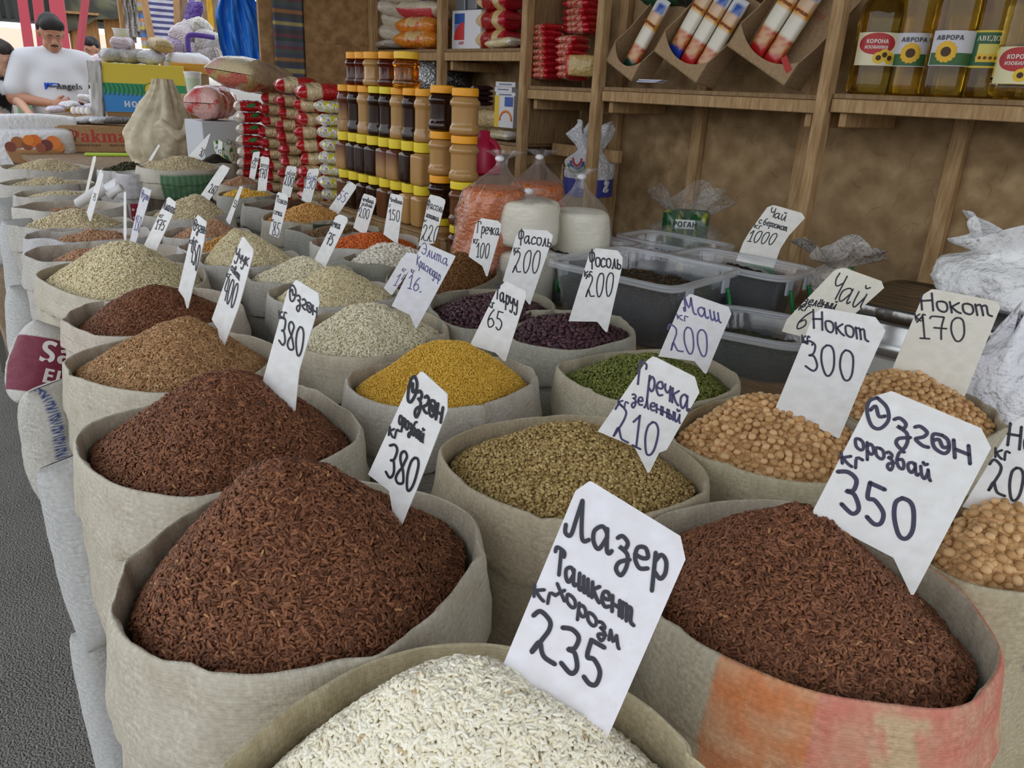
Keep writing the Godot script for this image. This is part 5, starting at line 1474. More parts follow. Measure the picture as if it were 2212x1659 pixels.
# ---------- tea tubs, tied bags, the scale, closed sacks ----------
func rrect(hx: float, hz: float, r: float, u: float) -> Vector3:
	# a point on a rounded rectangle
	var a := TAU * u
	var e := clampf(minf(hx, hz) / r, 1.5, 6.0)
	var c := cos(a)
	var s := sin(a)
	var q := pow(pow(absf(c), 2.0 * e) + pow(absf(s), 2.0 * e), -0.5 / e)
	return Vector3(c * q * hx, 0, s * q * hz)
func tub(label: String, c: Vector3, hx: float, hz: float, h: float, turn: float, fill: float, k: String, what: String, handles: Array, opt := {}) -> void:
	var root := base("plastic_tub", c, label, "tub", "clear tea tubs")
	root.rotation.y = turn
	var r: float = opt.get("corner", 0.03)
	# [scale in metres added, y]
	var prof := [[-0.024, 0.0], [-0.020, 0.004], [-0.016, h * 0.30], [-0.014, h * 0.31], [-0.010, h * 0.58], [-0.008, h * 0.59], [-0.003, h * 0.92], [0.0, h - 0.012], [0.012, h - 0.012], [0.013, h - 0.002], [0.011, h], [0.001, h - 0.001], [-0.003, h - 0.008], [-0.012, h * 0.55], [-0.026, 0.006]]
	var rows := prof.size() + 1
	var clear := mat(226, 234, 242, 0.08, {"a": 0.05})
	part(root, "shell", grid(64, rows, func(u, v):
		var kk := int(round(v * rows)) - 1
		if kk < 0: return Vector3(0, 0, 0)
		if kk >= prof.size(): return Vector3(0, 0.006, 0)
		return rrect(hx + prof[kk][0], hz + prof[kk][0], r, u) + Vector3(0, prof[kk][1], 0), true), clear)
	# frosted rim lip and clips
	part(root, "rim_lip", grid(64, 4, func(u, v):
		var q: Array = [[0.0135, h - 0.013], [0.0145, h - 0.004], [0.0125, h + 0.0012], [0.002, h + 0.0005], [0.0005, h - 0.004]][int(round(v * 4))]
		return rrect(hx + q[0], hz + q[0], r, u) + Vector3(0, q[1], 0), true), mat(236, 240, 244, 0.2, {"a": 0.3}))
	var dark := func(rr: float, t: float) -> Vector3:
		var p := rrect(hx - 0.017, hz - 0.017, r, t) * rr
		p.y = fill + (1.0 - rr) * opt.get("mound", 0.02) + fn.get_noise_2d(p.x * 700.0, p.z * 700.0) * 0.012
		return p
	var o := base("tea_fill", c, what, "tea", "", "stuff")
	o.rotation.y = turn
	var g: Dictionary = GRAIN[k]
	var a: Array = g.a
	part(o, "tea_mass", grid(48, 12, func(u, v):
		if v > 0.75:
			var q := rrect(hx - 0.0185 - 0.012 * (v - 0.75) * 4.0, hz - 0.0185 - 0.012 * (v - 0.75) * 4.0, r, u)
			return Vector3(q.x, lerpf(fill - 0.01, 0.008, (v - 0.75) * 4.0), q.z)
		return dark.call(v / 0.75, u) - Vector3(0, 0.001, 0), true, null, true), mat(a[0] + 8, a[1] + 6, a[2] + 4, 0.9, {"bump": "crumple", "scale": 14.0, "nscale": 1.5}))
	grains("tea_leaves", k, dark, opt.get("density", 1.0), "", "", box(Vector3(0.001, 0.001, 0.001)), Vector3.ZERO, o)
	for hd in handles:
		# a wavy green bail handle on one short side
		var side: int = hd
		var zz := side * (hz + 0.012)
		var w := hx * 0.55
		var pts := smooth([Vector3(-w, h - 0.035, zz), Vector3(-w, h - 0.075, zz + side * 0.012), Vector3(-w * 0.75, h - 0.095, zz + side * 0.02), Vector3(-w * 0.35, h - 0.085, zz + side * 0.022), Vector3(0, h - 0.092, zz + side * 0.024), Vector3(w * 0.35, h - 0.085, zz + side * 0.022), Vector3(w * 0.75, h - 0.095, zz + side * 0.02), Vector3(w, h - 0.075, zz + side * 0.012), Vector3(w, h - 0.035, zz)], 5)
		part(root, "handle", tube(pts, 0.0052, 8), mat(22, 112, 56, 0.35))
		for sx in [-1, 1]: part(root, "handle_lug", box(Vector3(0.03, 0.035, 0.006), 0.002), mat(214, 222, 230, 0.3, {"a": 0.5}), Vector3(sx * w, h - 0.03, side * (hz + 0.006)))

func tied_bag(called: String, label: String, category: String, c: Vector3, r: float, fillh: float, toph: float, inner: Material, lump: float, seed_: float, lean := Vector3.ZERO, rx := 1.0) -> Node3D:
	var root := base(called, c, label, category, "clear tied bags")
	var shape := func(a: float, y: float, rr: float) -> Vector3:
		var nse := fn.get_noise_3d(cos(a) * 60.0 + seed_, y * 420.0, sin(a) * 60.0) * lump + fn.get_noise_3d(cos(a) * 150.0, y * 900.0 + seed_, sin(a) * 150.0) * lump * 0.35
		return Vector3(cos(a) * rr * (1.0 + nse) * rx, y, sin(a) * rr * (1.0 + nse)) + lean * clampf(y / toph, 0, 1) * clampf(y / toph, 0, 1)
	part(root, "contents", grid(40, 16, func(u, v):
		var a: float = TAU * u
		var b: float = v * v * (3.0 - 2.0 * v)
		var rr: float = r * 0.97 * pow(maxf(0.0, 1.0 - pow(absf(v * 2.0 - 1.0), 7.0)), 0.42)
		return shape.call(a, b * fillh, rr), true), inner)
	var clear := mat(240, 242, 246, 0.16, {"a": 0.05, "bump": "crumple", "scale": 9.0, "nscale": 0.6})
	part(root, "film", grid(56, 20, func(u, v):
		var a: float = TAU * u
		var y: float = v * toph
		var rr := r
		if v < 0.08: rr = r * lerpf(0.85, 1.0, v / 0.08)
		elif y > fillh * 0.9:
			var t: float = clampf((y - fillh * 0.9) / (toph - fillh * 0.9), 0, 1)
			rr = lerpf(r, 0.010, smoothstep(0.0, 0.78, t)) * (1.0 + 0.10 * t * (1.0 - t) * 4.0 * sin(a * 7.0 + seed_))
			if t > 0.86: rr = lerpf(0.010, 0.034, (t - 0.86) / 0.14) * (1.0 + 0.5 * sin(a * 5.0 + seed_))
		return shape.call(a, maxf(y, 0.002), rr + 0.002), true), clear)
	part(root, "knot", lathe([[0.0, -0.008], [0.009, -0.006], [0.012, 0.0], [0.009, 0.006], [0.0, 0.008]], 12), mat(236, 236, 238, 0.35), lean * 0.72 + Vector3(0, fillh * 0.9 + (toph - fillh * 0.9) * 0.83, 0))
	return root

# a closed cloth or plastic sack lying or hanging: h along y, with ears at the corners
func closed_sack(called: String, label: String, c: Vector3, size: Vector3, rot: Vector3, m: Material, cf = null, seed_ := 1.0, category := "sack", group := "", rows := 26) -> Node3D:
	var root := base(called, c, label, category, group)
	root.rotation = rot
	part(root, "body", grid(48, rows, func(u, v):
		var a: float = TAU * u
		var t: float = v * 2.0 - 1.0
		var e: float = pow(maxf(0.0, 1.0 - pow(absf(t), 3.2)), 0.5)
		var c1 := cos(a)
		var s1 := sin(a)
		var nse: float = fn.get_noise_3d(c1 * 45.0 + seed_ * 31.0, t * 60.0, s1 * 45.0) * 0.07 + fn.get_noise_3d(c1 * 130.0, t * 160.0 + seed_ * 17.0, s1 * 130.0) * 0.015
		return Vector3(signf(c1) * pow(absf(c1), 0.85) * size.x * 0.5 * lerpf(0.82, 1.0, e) * (1.0 + nse * e), t * size.y * 0.5, s1 * size.z * 0.5 * maxf(e, 0.03) * (1.0 + nse)), true, cf), m)
	return root

func build_tubs() -> void:
	var h := 0.155
	var y := COUNTER + 0.0005
	tub("large clear tub of flower tea with a green handle, in the middle", Vector3(1.375, y, -1.185), 0.15, 0.165, h, 0.16, 0.105, "teaflower", "dark tea with petals in the large middle tub", [1, -1], {"mound": 0.025, "density": 1.2})
	tub("clear tub of black tea holding the 1000 card", Vector3(1.63, y, -1.10), 0.085, 0.15, h, 0.12, 0.112, "tea", "black tea around the bent 1000 card", [1], {"mound": 0.03, "density": 0.8})
	tub("clear tub of black tea behind, beside the sugar bags", Vector3(1.455, y, -1.475), 0.15, 0.085, h - 0.01, 0.1, 0.118, "tea", "heaped black tea in the tub beside the sugar bags", [], {"mound": 0.035})
	tub("clear tub at the back with little tea and a wooden scoop", Vector3(1.755, y, -1.41), 0.085, 0.14, h - 0.01, 0.12, 0.06, "tea", "low layer of tea in the back tub", [-1], {"mound": 0.01, "density": 0.6})
	tub("rounded clear tub of green tea behind the 300 card", Vector3(1.375, 0.80, -0.86), 0.105, 0.115, 0.135, 0.35, 0.09, "greentea", "green tea leaves in the rounded tub", [], {"corner": 0.06, "mound": 0.012, "density": 1.0})
	var sc := base("wooden_scoop", Vector3(1.755, y + 0.082, -1.38), "pale wooden scoop lying in the back tub", "scoop")
	part(sc, "blade", box(Vector3(0.02, 0.006, 0.11), 0.002), mat(222, 206, 170, 0.7), Vector3.ZERO, Vector3(0.1, -0.9, 0.1))
	# sugar and jelly in clear bags
	var sugar := mat(232, 226, 208, 0.75)
	var jelly := mat(200, 104, 34, 0.2, {"bump": "crumple", "scale": 9.0, "nscale": 1.6})
	var p := on(1134, 545, COUNTER)
	var sa := dep(1136, 528, 1.98)
	tied_bag("sugar_bag", "clear bag of white sugar lying under the flat topped one", "sugar bag", Vector3(sa.x, COUNTER + 0.001, sa.z), 0.082, maxf(0.05, sa.y - COUNTER - 0.012), maxf(0.055, sa.y - COUNTER - 0.004), sugar, 0.08, 14.0)
	tied_bag("sugar_bag", "clear bag of white sugar, the flat topped one", "sugar bag", sa, 0.084, 0.115, 0.14, sugar, 0.06, 11.0)
	var sb := dep(1258, 530, 2.06)
	tied_bag("sugar_bag", "clear bag of white sugar with a tall knot", "sugar bag", Vector3(sb.x, COUNTER + 0.001, sb.z), 0.077, sb.y - COUNTER + 0.095, sb.y - COUNTER + 0.20, sugar, 0.06, 12.0, Vector3(-0.03, 0, 0.0))
	var ja := dep(1040, 590, 2.02)
	tied_bag("jelly_bag", "big clear bag of orange jelly sweets beside the honey", "sweets bag", Vector3(ja.x, COUNTER + 0.001, ja.z), 0.078, ja.y - COUNTER + 0.225, ja.y - COUNTER + 0.31, jelly, 0.30, 3.0, Vector3(0.04, 0, 0.03))
	var jb := dep(1152, 500, 2.22)
	tied_bag("jelly_bag", "clear bag of orange jelly sweets with a tall knot behind the sugar", "sweets bag", Vector3(jb.x, COUNTER + 0.001, jb.z), 0.080, jb.y - COUNTER + 0.14, jb.y - COUNTER + 0.225, jelly, 0.30, 5.0, Vector3(0.01, 0, 0))
	# printed and plain plastic bags on the counter
	var film_w := mat(226, 228, 232, 0.3, {"bump": "crumple", "scale": 6.0, "nscale": 1.4})
	var wb := crumpled_bag("plastic_bag", "white plastic bag with blue and green print behind the shelf post", onx(1268, 425, 2.34), 0.10, 0.27, film_w, 4.0, 0.75)
	for k in 3:
		var arc := []
		for j in 7: arc.append(Vector3(0.035 * cos(PI + PI * j / 6.0) * (1.0 - 0.25 * k), 0.14 - 0.03 * sin(PI * j / 6.0) + 0.012 * k, 0.096))
		var c3: Array = [[40, 120, 70], [50, 70, 150], [190, 44, 50]][k]
		part(wb, "printed_arc", tube(arc, 0.005, 6), mat(c3[0], c3[1], c3[2], 0.4), Vector3(-0.05, 0, -0.005), Vector3(0, -0.9, 0))
	part(wb, "blue_print", grid(20, 6, func(u, v):
		var a: float = lerpf(-2.8, 1.2, u)
		return Vector3(sin(a) * 0.105, 0.01 + 0.07 * v, cos(a) * 0.105), false, null, true), mat(56, 64, 150, 0.35))
	part(wb, "lettering", text_mesh("АЯВАА", 0.018), mat(60, 66, 150, 0.4), Vector3(-0.075, 0.095, 0.075), Vector3(0, -0.75, 0))
	var gb := crumpled_bag("plastic_bag", "clear bag gathered over a green printed packet", on(1500, 545, COUNTER) + Vector3(0, 0.0, 0.0), 0.115, 0.24, mat(232, 236, 238, 0.18, {"a": 0.14, "bump": "crumple", "scale": 6.0, "nscale": 1.4}), 9.0, 1.0)
	gb.position = Vector3(2.02, COUNTER + 0.001, -1.585)
	part(gb, "green_packet", pillow(0.15, 0.14, 0.08, 52, func(u, v):
		var q := fn.get_noise_2d(u * 420.0, v * 380.0)
		return lin(176, 176, 60) if q > 0.25 else lin(28, 86, 44)), mat(255, 255, 255, 0.25, {"vc": true, "coat": 0.6}), Vector3(-0.02, 0.125, 0.015), Vector3(PI / 2, 0.9, PI / 2))
	part(gb, "white_patch", box(Vector3(0.001, 0.028, 0.06), 0.0002), mat(226, 226, 226, 0.4), Vector3(-0.066, 0.155, 0.048), Vector3(0, 0.75, 0))
	part(gb, "lettering", text_mesh("РОГАН", 0.018), mat(40, 60, 48, 0.4), Vector3(-0.0675, 0.155, 0.0495), Vector3(0, -PI / 2 + 0.75, 0))
	var pb := lay_bag("dotted_bag", pillow(0.24, 0.15, 0.10, 55, func(u, v): return lin(86, 70, 170) if fmod(u * 14.0 + floor(v * 12.0) * 0.5, 1.0) < 0.3 and fmod(v * 12.0, 1.0) < 0.5 else lin(224, 220, 224), 112, 60), Vector3(1.88, COUNTER + 0.05, -1.62), Vector3(0, 0.5, 0), Vector3.ONE, "white bag with violet dots behind the tea tubs", "bag")
	crumpled_bag("plastic_bag", "greyish clear plastic bag standing open like a flower", Vector3(2.03, COUNTER + 0.001, -1.06), 0.062, 0.16, mat(206, 198, 190, 0.3, {"bump": "crumple", "scale": 7.0, "nscale": 1.2}), 21.0, 1.7)
	crumpled_bag("plastic_bag", "clear bag standing low beside the green tea tub", Vector3(1.60, COUNTER + 0.001, -0.87), 0.05, 0.085, mat(222, 220, 218, 0.25, {"bump": "crumple", "scale": 7.0, "nscale": 1.2}), 22.0, 0.6)
	lay_bag("green_packet", pillow(0.13, 0.09, 0.06, 56, null), Vector3(2.13, COUNTER + 0.045, -1.36), Vector3(0, 0.6, 0.9), Vector3.ONE, "shiny green packet at the foot of the shelf post", "packet", "", mat(30, 130, 60, 0.25, {"bump": "crumple", "scale": 6.0, "nscale": 1.0}))
	lay_bag("green_packet", pillow(0.10, 0.08, 0.05, 57, null), Vector3(2.28, COUNTER + 0.06, -1.18), Vector3(0, 0.2, 0.8), Vector3.ONE, "bright green packet behind the open plastic bag", "packet", "", mat(30, 150, 70, 0.25, {"bump": "crumple", "scale": 6.0, "nscale": 1.0}))
	lay_bag("red_bag", pillow(0.2, 0.1, 0.06, 58, null), Vector3(1.93, COUNTER + 0.03, -1.20), Vector3(0, 0.9, 0), Vector3.ONE, "dark red bag lying behind the black tea tub", "bag", "", mat(96, 26, 32, 0.4))
	lay_bag("grey_bag", pillow(0.26, 0.14, 0.06, 59, null), Vector3(1.95, COUNTER + 0.03, -1.32), Vector3(0, 0.3, 0), Vector3.ONE, "flat grey plastic bag behind the tea tubs", "bag", "", film_w)
	# the scale
	var s := base("scale", Vector3(1.65, COUNTER, -0.55), "electronic scale with a brushed steel tray", "scale")
	s.rotation.y = 0.10
	var steel := mat(150, 148, 146, 0.28, {"metal": 1.0, "bump": "shrink", "scale": 3.0, "nscale": 0.15})
	part(s, "tray", grid(64, 9, func(u, v):
		var q: Array = [[-0.16, 0.162], [-0.02, 0.160], [-0.01, 0.163], [-0.004, 0.1635], [0.0, 0.158], [0.001, 0.145], [-0.002, 0.136], [-0.006, 0.134], [-0.02, 0.136], [-0.155, 0.14]][int(round(v * 9))]
		return rrect(0.16 + q[0], 0.22 + q[0], 0.035, u) + Vector3(0, q[1], 0), true), steel)
	part(s, "skirt", grid(64, 5, func(u, v):
		var q: Array = [[-0.02, 0.133], [-0.012, 0.12], [-0.012, 0.10], [0.0, 0.09], [0.004, 0.07], [-0.01, 0.06]][int(round(v * 5))]
		return rrect(0.15 + q[0], 0.20 + q[0], 0.04, u) + Vector3(0, q[1], 0), true), mat(190, 190, 188, 0.25, {"metal": 0.8}))
	part(s, "base_body", box(Vector3(0.27, 0.05, 0.36), 0.008), mat(206, 204, 196, 0.45), Vector3(0, 0.035, 0))
	for fx in [-1, 1]:
		for fz in [-1, 1]: part(s, "foot", lathe([[0.0, 0.0], [0.014, 0.0], [0.014, 0.01], [0.0, 0.01]], 12), mat(40, 40, 40, 0.7), Vector3(fx * 0.11, 0.0, fz * 0.15))
	crumpled_bag("white_bag", "white knotted plastic bag lying on the scale", Vector3(1.71, COUNTER + 0.1645, -0.535), 0.125, 0.15, mat(236, 236, 236, 0.35, {"bump": "crumple", "scale": 5.0, "nscale": 1.0}), 31.0, 0.85, 0.5)
	crumpled_bag("white_bag", "shiny white bag at the right edge before the scale", Vector3(1.425, COUNTER + 0.001, -0.405), 0.066, 0.21, mat(242, 242, 248, 0.3, {"bump": "crumple", "scale": 5.0, "nscale": 1.0}), 37.0, 0.25, 0.8)
	var stripe := base("striped_strip", Vector3(1.38, COUNTER + 0.001, -0.62), "red and white striped wrapper under the scale's edge", "wrapper")
	part(stripe, "wrapper", grid(24, 2, func(u, v): return Vector3((u - 0.5) * 0.02, 0.012 * sin(PI * v), (u - 0.5) * 0.16 + v * 0.04), false, func(u, v): return lin(150, 60, 40) if fmod(u * 8.0 + v, 1.0) < 0.5 else lin(220, 214, 206)), mat(255, 255, 255, 0.5, {"vc": true}))

# a soft bag: belly, pinched neck, ruffled mouth
func crumpled_bag(called: String, label: String, c: Vector3, r: float, h: float, m: Material, seed_: float, flare := 1.0, neck := 0.45) -> Node3D:
	var root := base(called, c, label, "bag", "plastic bags on the counter")
	part(root, "film", grid(64, 24, func(u, v):
		var a: float = TAU * u
		var rr := r
		if v < 0.1: rr = r * lerpf(0.6, 1.0, v / 0.1)
		elif v > 0.5 and v < 0.72: rr = r * lerpf(1.0, neck, smoothstep(0.5, 0.72, v))
		elif v >= 0.72: rr = r * lerpf(neck, flare, (v - 0.72) / 0.28)
		var ruff: float = clampf((v - 0.45) * 2.0, 0.0, 1.0)
		rr *= 1.0 + ruff * 0.20 * sin(a * 4.0 + seed_) + ruff * 0.14 * sin(a * 9.0 + seed_ * 2.0)
		rr *= 1.0 + 0.25 * fn.get_noise_3d(cos(a) * 70.0 + seed_ * 19.0, v * 90.0, sin(a) * 70.0)
		var y: float = h * v * (1.0 + (0.14 * sin(a * 3.0 + seed_) * ruff if v > 0.72 else 0.0))
		return Vector3(cos(a) * rr, y, sin(a) * rr), true), m)
	return root

func build_side_sacks() -> void:
	var pp := mat(206, 208, 210, 0.6, {"tex": "cloth", "bump": "weave", "scale": 22.0, "nscale": 0.5})
	var ppv := mat(255, 255, 255, 0.6, {"vc": true, "tex": "cloth", "bump": "weave", "scale": 22.0, "nscale": 0.5})
	var g := "closed sacks hanging on the aisle side"
	closed_sack("side_sack", "small grey-white sack hanging below the second brown rice sack", onx(198, 1195, 0.135), Vector3(0.085, 0.29, 0.085), Vector3(0, 0.3, 0.06), pp, null, 1.0, "sack", g)
	closed_sack("side_sack", "white sack with a blue woven stripe hanging by the aisle", onx(122, 950, 0.155), Vector3(0.10, 0.19, 0.09), Vector3(0, 0.7, -0.05), ppv, func(u, v):
		var d := absf(u - 0.335)
		if d < 0.022: return lin(50, 74, 140) if fmod(v * 40.0 + u * 90.0, 1.0) < 0.6 else lin(200, 204, 210)
		if absf(d - 0.036) < 0.005 and fmod(v * 34.0, 1.0) < 0.5: return lin(50, 74, 140)
		return lin(206, 204, 198), 2.0, "sack", g, 90)
	closed_sack("side_sack", "grey sack at the bottom beside the nearest brown rice sack", onx(240, 1560, 0.125), Vector3(0.062, 0.36, 0.07), Vector3(0, 0.3, 0.03), pp, null, 3.0, "sack", g)
	var bsk := closed_sack("side_sack", "bulging sack with a burgundy print and white letters", onx(108, 795, 0.215), Vector3(0.16, 0.17, 0.13), Vector3(0.0, 0.75, -0.55), ppv, func(u, v):
		if u > 0.27 and u < 0.60 and v > 0.14 and v < 0.8: return lin(128, 38, 66)
		return lin(216, 214, 212), 4.0, "sack", g, 60)
	for e in [["S", 0.045, 0.022, 0.40], ["a", 0.040, 0.022, 0.335], ["EL", 0.03, -0.025, 0.36]]:
		var a := TAU * float(e[3])
		part(bsk, "lettering", text_mesh(e[0], e[1], 0.004), mat(222, 216, 214, 0.6), Vector3(cos(a) * 0.078, e[2], sin(a) * 0.0665), Vector3(0, atan2(cos(a) * 0.065, sin(a) * 0.08), 0))
	closed_sack("side_sack", "white bulging sack below the cream rice", onx(66, 715, 0.255), Vector3(0.11, 0.25, 0.10), Vector3(0, 0.5, -0.1), pp, null, 5.0, "sack", g)
	closed_sack("side_sack", "white bulging sack below the bluish white sack", onx(52, 585, 0.30), Vector3(0.10, 0.30, 0.10), Vector3(0, 0.4, -0.05), pp, null, 6.0, "sack", g)
	closed_sack("side_sack", "white drooping sack at the left edge", onx(20, 500, 0.36), Vector3(0.14, 0.24, 0.14), Vector3(0, 0.4, 0.0), pp, null, 7.0, "sack", g)
	closed_sack("side_sack", "orange and yellow printed sack at the left edge under the table", onx(8, 575, 0.42), Vector3(0.12, 0.2, 0.12), Vector3(0, 0.5, 0), ppv, func(u, v): return lin(200, 66, 36) if fmod(u * 9.0, 1.0) < 0.6 or v < 0.2 or v > 0.8 else lin(232, 196, 90), 8.0, "sack", g)
	# the knotted cord at the burgundy sack's corner
	var cd := onx(42, 868, 0.18)
	solo("cord", tube(smooth([cd, cd + Vector3(0.002, -0.012, 0.004), cd + Vector3(0.0, -0.03, 0.0), cd + Vector3(0.008, -0.038, 0.008), cd + Vector3(0.014, -0.03, 0.01), cd + Vector3(0.016, -0.048, 0.012)], 5), 0.0016, 6), mat(214, 212, 206, 0.8), Vector3.ZERO, "frayed white cord hanging from the burgundy printed sack", "cord")

# ---------- beyond the stall ----------
func cloth_mesh(w: float, h: float, folds: float, amp: float, seed_: float, cf = null, nu := 40, nv := 30, taper := 1.0) -> ArrayMesh:
	# a hanging cloth in the x/y plane, 6 mm thick, top edge at y = 0
	return grid(2 * nu + 2, nv, func(u, v):
		var uu: float = u * 2.0 if u <= 0.5 else 2.0 - u * 2.0
		var off := 0.0 if u <= 0.5 else -0.006
		var x: float = (uu - 0.5) * w * lerpf(1.0, taper, v)
		var z: float = amp * sin(uu * folds + fn.get_noise_2d(uu * 120.0 + seed_, v * 60.0) * 3.0) * (0.4 + 0.6 * v) + fn.get_noise_3d(uu * 160.0, v * 160.0, seed_) * amp * 1.2
		return Vector3(x, -v * h, z + off), true, cf)

func face_cam(o: Node3D, extra := 0.0) -> void:
	# turn a hanging thing's front towards the aisle end where the picture was taken
	o.rotation.y = atan2(EYE.x - o.position.x, EYE.z - o.position.z) + extra

func build_back() -> void:
	var wood := mat(190, 160, 118, 0.75, {"tex": "wood", "scale": 2.0})
	# second table that carries the far goods
	var t := base("far_table", Vector3(1.55, 0, -5.75), "plank table of the next stall carrying boxes and bags", "table")
	for k in 7: part(t, "plank", box(Vector3(0.226, 0.03, 2.3), 0.003), mat(150, 128, 100, 0.8, {"tex": "wood", "scale": 2.0}), Vector3(-0.69 + 0.23 * k, 0.845, 0))
	for sx in [-0.72, 0.72]:
		for sz in [-1.05, 0.0, 1.05]: part(t, "leg", box(Vector3(0.05, 0.83, 0.05), 0.004), mat(120, 118, 112, 0.5, {"metal": 0.5}), Vector3(sx, 0.415, sz))
	# big cream cotton bag
	var cc := dep(352, 345, 4.6)
	var cb := base("cotton_bag", Vector3(cc.x, 0.8605, cc.z), "big cream cotton bag with a gathered upright corner", "bag")
	part(cb, "body", grid(56, 26, func(u, v):
		var a: float = TAU * u
		var rr := 0.0
		rr = lerpf(0.16, 0.195, smoothstep(0.0, 0.2, v)) if v < 0.35 else lerpf(0.195, 0.05, smoothstep(0.3, 1.05, v))
		rr *= 1.0 + (0.2 + 0.4 * v) * fn.get_noise_3d(cos(a) * 75.0 + 70.0, v * 50.0, sin(a) * 75.0) + 0.08 * fn.get_noise_3d(cos(a) * 150.0, v * 190.0, sin(a) * 150.0)
		return Vector3(cos(a) * rr + 0.05 * smoothstep(0.3, 1.0, v), v * 0.47, sin(a) * rr * 0.85), true), mat(232, 222, 196, 0.85, {"tex": "cloth", "scale": 3.0}))
	part(cb, "folded_mouth", grid(40, 10, func(u, v):
		var a: float = TAU * u
		var b: float = TAU * v
		var q: float = 0.028 * (1.0 + 0.5 * fn.get_noise_2d(u * 300.0, 3.0))
		return Vector3(cos(a) * (0.085 + q * cos(b)) + 0.05, 0.20 + q * sin(b) + 0.03 * sin(a * 3.0), sin(a) * (0.07 + q * cos(b)) + 0.12), true), mat(236, 226, 202, 0.85, {"tex": "cloth", "scale": 3.0}))
	# brown carton with red lettering, grey packs on top
	var bc := dep(212, 322, 5.0)
	var bx := base("carton", Vector3(bc.x, 0.8605, bc.z), "brown carton with red lettering and a cook's hat mark", "carton")
	face_cam(bx, 0.05)
	var bw := 0.46
	part(bx, "box_body", box(Vector3(bw, 0.165, 0.3), 0.003), mat(188, 150, 112, 0.8, {"tex": "board", "scale": 4.0}), Vector3(0, 0.083, -0.15))
	part(bx, "lettering", text_mesh("Pakmaya", 0.075, 0.0008, true, 700), mat(196, 60, 64, 0.7), Vector3(0.07, 0.098, 0.0008))
	part(bx, "small_print", text_mesh("САХАРНАЯ ПУДРА", 0.014), mat(100, 80, 64, 0.8), Vector3(-0.06, 0.044, 0.0008))
	part(bx, "small_print", text_mesh("ЗАМЕСТИТЕЛЬ", 0.014), mat(100, 80, 64, 0.8), Vector3(0.13, 0.044, 0.0008))
	var hat := st_new()
	add_box(hat, Vector3(0, -0.018, 0), Vector3(0.05, 0.022, 0.001), 0.0003)
	part(bx, "hat_band", st_done(hat), mat(90, 70, 58, 0.8), Vector3(-0.145, 0.10, 0.0008))
	part(bx, "hat_outline", tube(smooth([Vector3(-0.025, 0, 0), Vector3(-0.034, 0.022, 0), Vector3(-0.02, 0.036, 0), Vector3(0, 0.044, 0), Vector3(0.02, 0.036, 0), Vector3(0.034, 0.022, 0), Vector3(0.025, 0, 0)], 4), 0.0022, 6), mat(90, 70, 58, 0.8), Vector3(-0.145, 0.095, 0.001))
	var by := 0.8605 + 0.166
	for k in 3:
		var p := dep([185, 225, 258][k], 250, 5.05)
		lay_bag("grey_pack", pillow(0.2, 0.13, 0.045, 60 + k, null), Vector3(p.x, by + 0.024 + 0.004 * k, p.z), Vector3(0.0, 0.5 - 0.5 * k, 0.05), Vector3.ONE, "grey wrapped pack on the brown carton, %s from the aisle" % ORD[k], "pack", "grey packs on the carton", mat([196, 188, 92][k], [196, 190, 88][k], [200, 194, 86][k], 0.35, {"bump": "crumple", "scale": 5.0}))
	for k in 4:
		var p := dep(160 + 10 * k, 243 - k % 2, 5.15)
		solo("egg", lathe([[0.0, -0.024], [0.012, -0.021], [0.020, -0.008], [0.020, 0.006], [0.013, 0.021], [0.0, 0.027]], 14), mat(236, 232, 226, 0.5), Vector3(p.x, by + 0.05 + 0.024, p.z), "white egg in the short line on the grey packs, %s one" % ORD[k], "egg", "white eggs")
	var tr := base("green_tray", Vector3(dep(240, 327, 4.85).x, 0.8605, dep(240, 327, 4.85).z), "yellow-green tray edge under the brown carton", "tray")
	face_cam(tr)
	part(tr, "tray_front", box(Vector3(0.30, 0.012, 0.12), 0.003), mat(176, 204, 60, 0.5), Vector3(0, 0.0065, 0))
	# yellow, green and blue fruit carton with lemons on it
	var yc := dep(318, 245, 5.35)
	var fb := base("fruit_carton", Vector3(yc.x, 0.8605, yc.z), "yellow green and blue fruit carton printed with lemons", "carton")
	face_cam(fb, 0.0)
	var low: float = yc.y - 0.8605
	part(fb, "lower_carton", box(Vector3(0.5, low - 0.002, 0.34), 0.003), mat(170, 134, 96, 0.85, {"tex": "board", "scale": 4.0}), Vector3(0, low / 2.0, -0.18))
	part(fb, "box_body", box(Vector3(0.53, 0.315, 0.34), 0.003), mat(230, 206, 70, 0.6), Vector3(0, low + 0.1585, -0.18))
	part(fb, "green_band", grid(24, 1, func(u, v): return Vector3(-0.264 + 0.528 * u, lerpf(0.10 - 0.05 * u * u + 0.03, 0.19, v) + low, 0.0), false), mat(60, 160, 110, 0.6), Vector3(0, 0, -0.0085))
	part(fb, "blue_band", grid(24, 1, func(u, v): return Vector3(-0.264 + 0.528 * u, lerpf(0.004, 0.13 - 0.06 * u * u, v) + low, 0.0), false), mat(60, 146, 220, 0.6), Vector3(0, 0, -0.0083))
	for k in 9:
		part(fb, "green_stripe", grid(8, 1, func(u, v): return Vector3(-0.255 + 0.028 * k + v * 0.012 + 0.012 * sin(PI * u), 0.11 + 0.075 * u + low, 0.0), false), mat(34, 122, 84, 0.6), Vector3(0, 0, -0.0079))
	for k in 2:
		part(fb, "lemon_print", lathe_disc(0.042), mat(240, 214, 60, 0.6), Vector3(0.045 + 0.095 * k, 0.155 + low, -0.0078))
		part(fb, "lemon_outline", tube(ring_pts(0.044), 0.0022, 6, false), mat(90, 96, 60, 0.6), Vector3(0.045 + 0.095 * k, 0.155 + low, -0.008))
